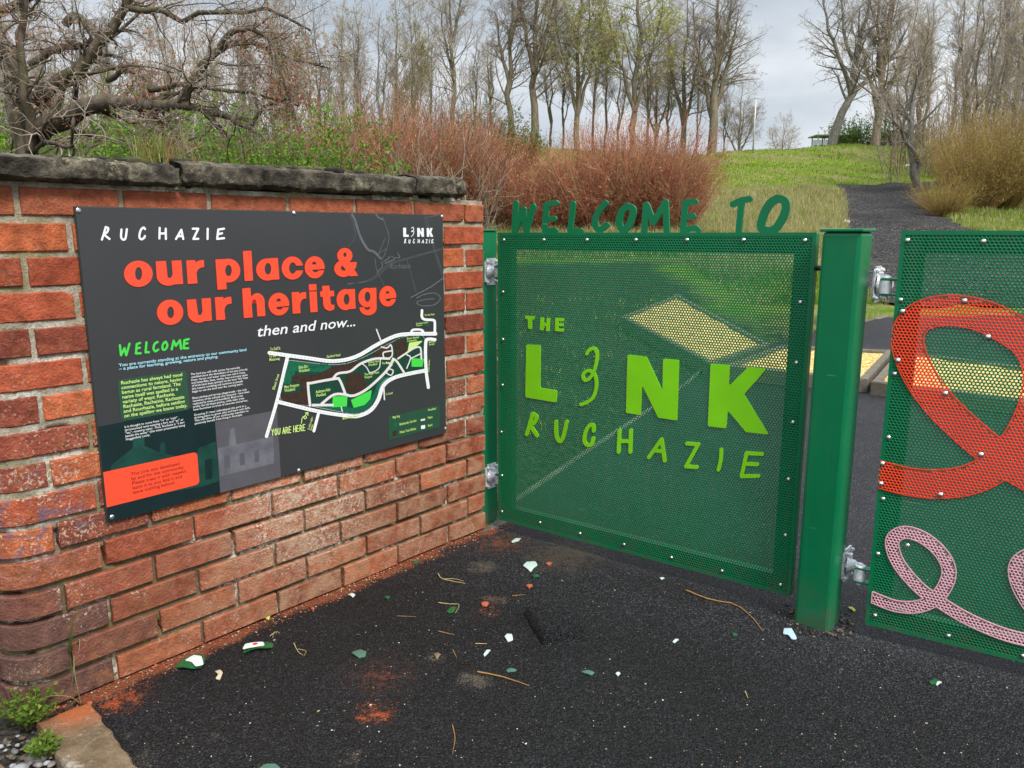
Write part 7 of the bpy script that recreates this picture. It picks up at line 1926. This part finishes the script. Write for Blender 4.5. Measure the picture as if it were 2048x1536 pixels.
mb = MB(); mb.box(-.17, .17, -.05, -.035, hgt - .30, hgt + .05, .006); mb.build("sign_panel", M_SIGNB, sg)
p = on_ground(948, 285); rp = thing("post", "rust-red square post among the bushes below the crest", "post", tuple(p))
hgt = float(at_depth(948, 200, p[1])[2] - p[2]); mb = MB(); mb.box(-.10, .10, -.10, .10, -.2, hgt, .015); mb.build("post_tube", M_RUST, rp)
mb = MB(); mb.box(-.12, .12, -.12, .12, hgt, hgt + .04, .01); mb.build("post_cap", M_RUST, rp)
# the open shelter: posts, mesh panels, flat roof
p = on_ground(1650, 294); Ysh = 66.0
xa, xb = (1612 - 1024) / FPX * Ysh, (1684 - 1024) / FPX * Ysh; zc = float(at_depth(1650, 300, Ysh)[2]); Wd = xb - xa
M_SHEL = simple_mat("shelter_grey_green", (.22, .25, .23), .6)
m, nt, b = new_mat("shelter_glazing"); setc(nt, b, (.42, .50, .47)); b.inputs['Roughness'].default_value = .25; b.inputs['Transmission Weight'].default_value = .55; b.inputs['Alpha'].default_value = .55
M_GLAZE = m
sh = thing("shelter", "open grey-green waiting shelter with flat roof behind the leaning tree", "shelter", (xa, Ysh, zc))
hs = float(at_depth(1650, 272, Ysh)[2] - zc)
for fx in (0, .28, .52, .76, 1.0):
    for yy in (0, 1.3):
        mb = MB(); mb.box(fx * Wd - .04, fx * Wd + .04, yy - .04, yy + .04, -1.5, hs, .01); mb.build("post", M_POLE, sh)
mb = MB(); mb.box(-.25, Wd + .25, -.35, 1.65, hs, hs + .10, .02); mb.build("roof", M_SHEL, sh)
for k in range(4):
    f0, f1 = (0, .28, .52, .76, 1.0)[k:k + 2]
    mb = MB(); mb.box(f0 * Wd + .06, f1 * Wd - .06, 1.29, 1.31, .45, hs - .15, .0); mb.build("glazing_panel", M_GLAZE, sh)
mb = MB(); mb.box(.1, Wd - .1, .9, 1.2, .42, .48, .01); mb.build("bench", M_SHEL, sh)
# stones and litter at the path edges
def rock(u_, v_, s, col, label, seed):
    p = on_ground(u_, v_); bm = bmesh.new(); bmesh.ops.create_icosphere(bm, subdivisions=2, radius=s)
    for q in bm.verts:
        k = 1 + .35 * mnoise.noise(q.co / s * 1.3 + Vector((seed, 0, 0))); q.co = Vector((q.co.x * k * 1.3, q.co.y * k, q.co.z * k * .65 + s * .35))
    me = bpy.data.meshes.new("stone"); bm.to_mesh(me); bm.free()
    o = link("stone", me, simple_mat("stone_%d" % seed, col, .9, var=.25, scale=20)); o.location = tuple(p); tag(o, label, "stone")
rock(1690, 446, .10, (.55, .54, .50), "pale stone at the path's left edge behind the square post", 1)
rock(1884, 420, .13, (.45, .43, .38), "grey-white stone on the path's right edge below the low bush", 2)
rock(1872, 418, .10, (.40, .38, .34), "smaller grey stone left of the grey-white one", 3)
rock(1896, 433, .12, (.50, .48, .44), "pale broken stone nearest the grass bank", 4)
rock(1815, 332, .10, (.75, .75, .72), "white scrap on the green slope left of the grey forked tree", 5)
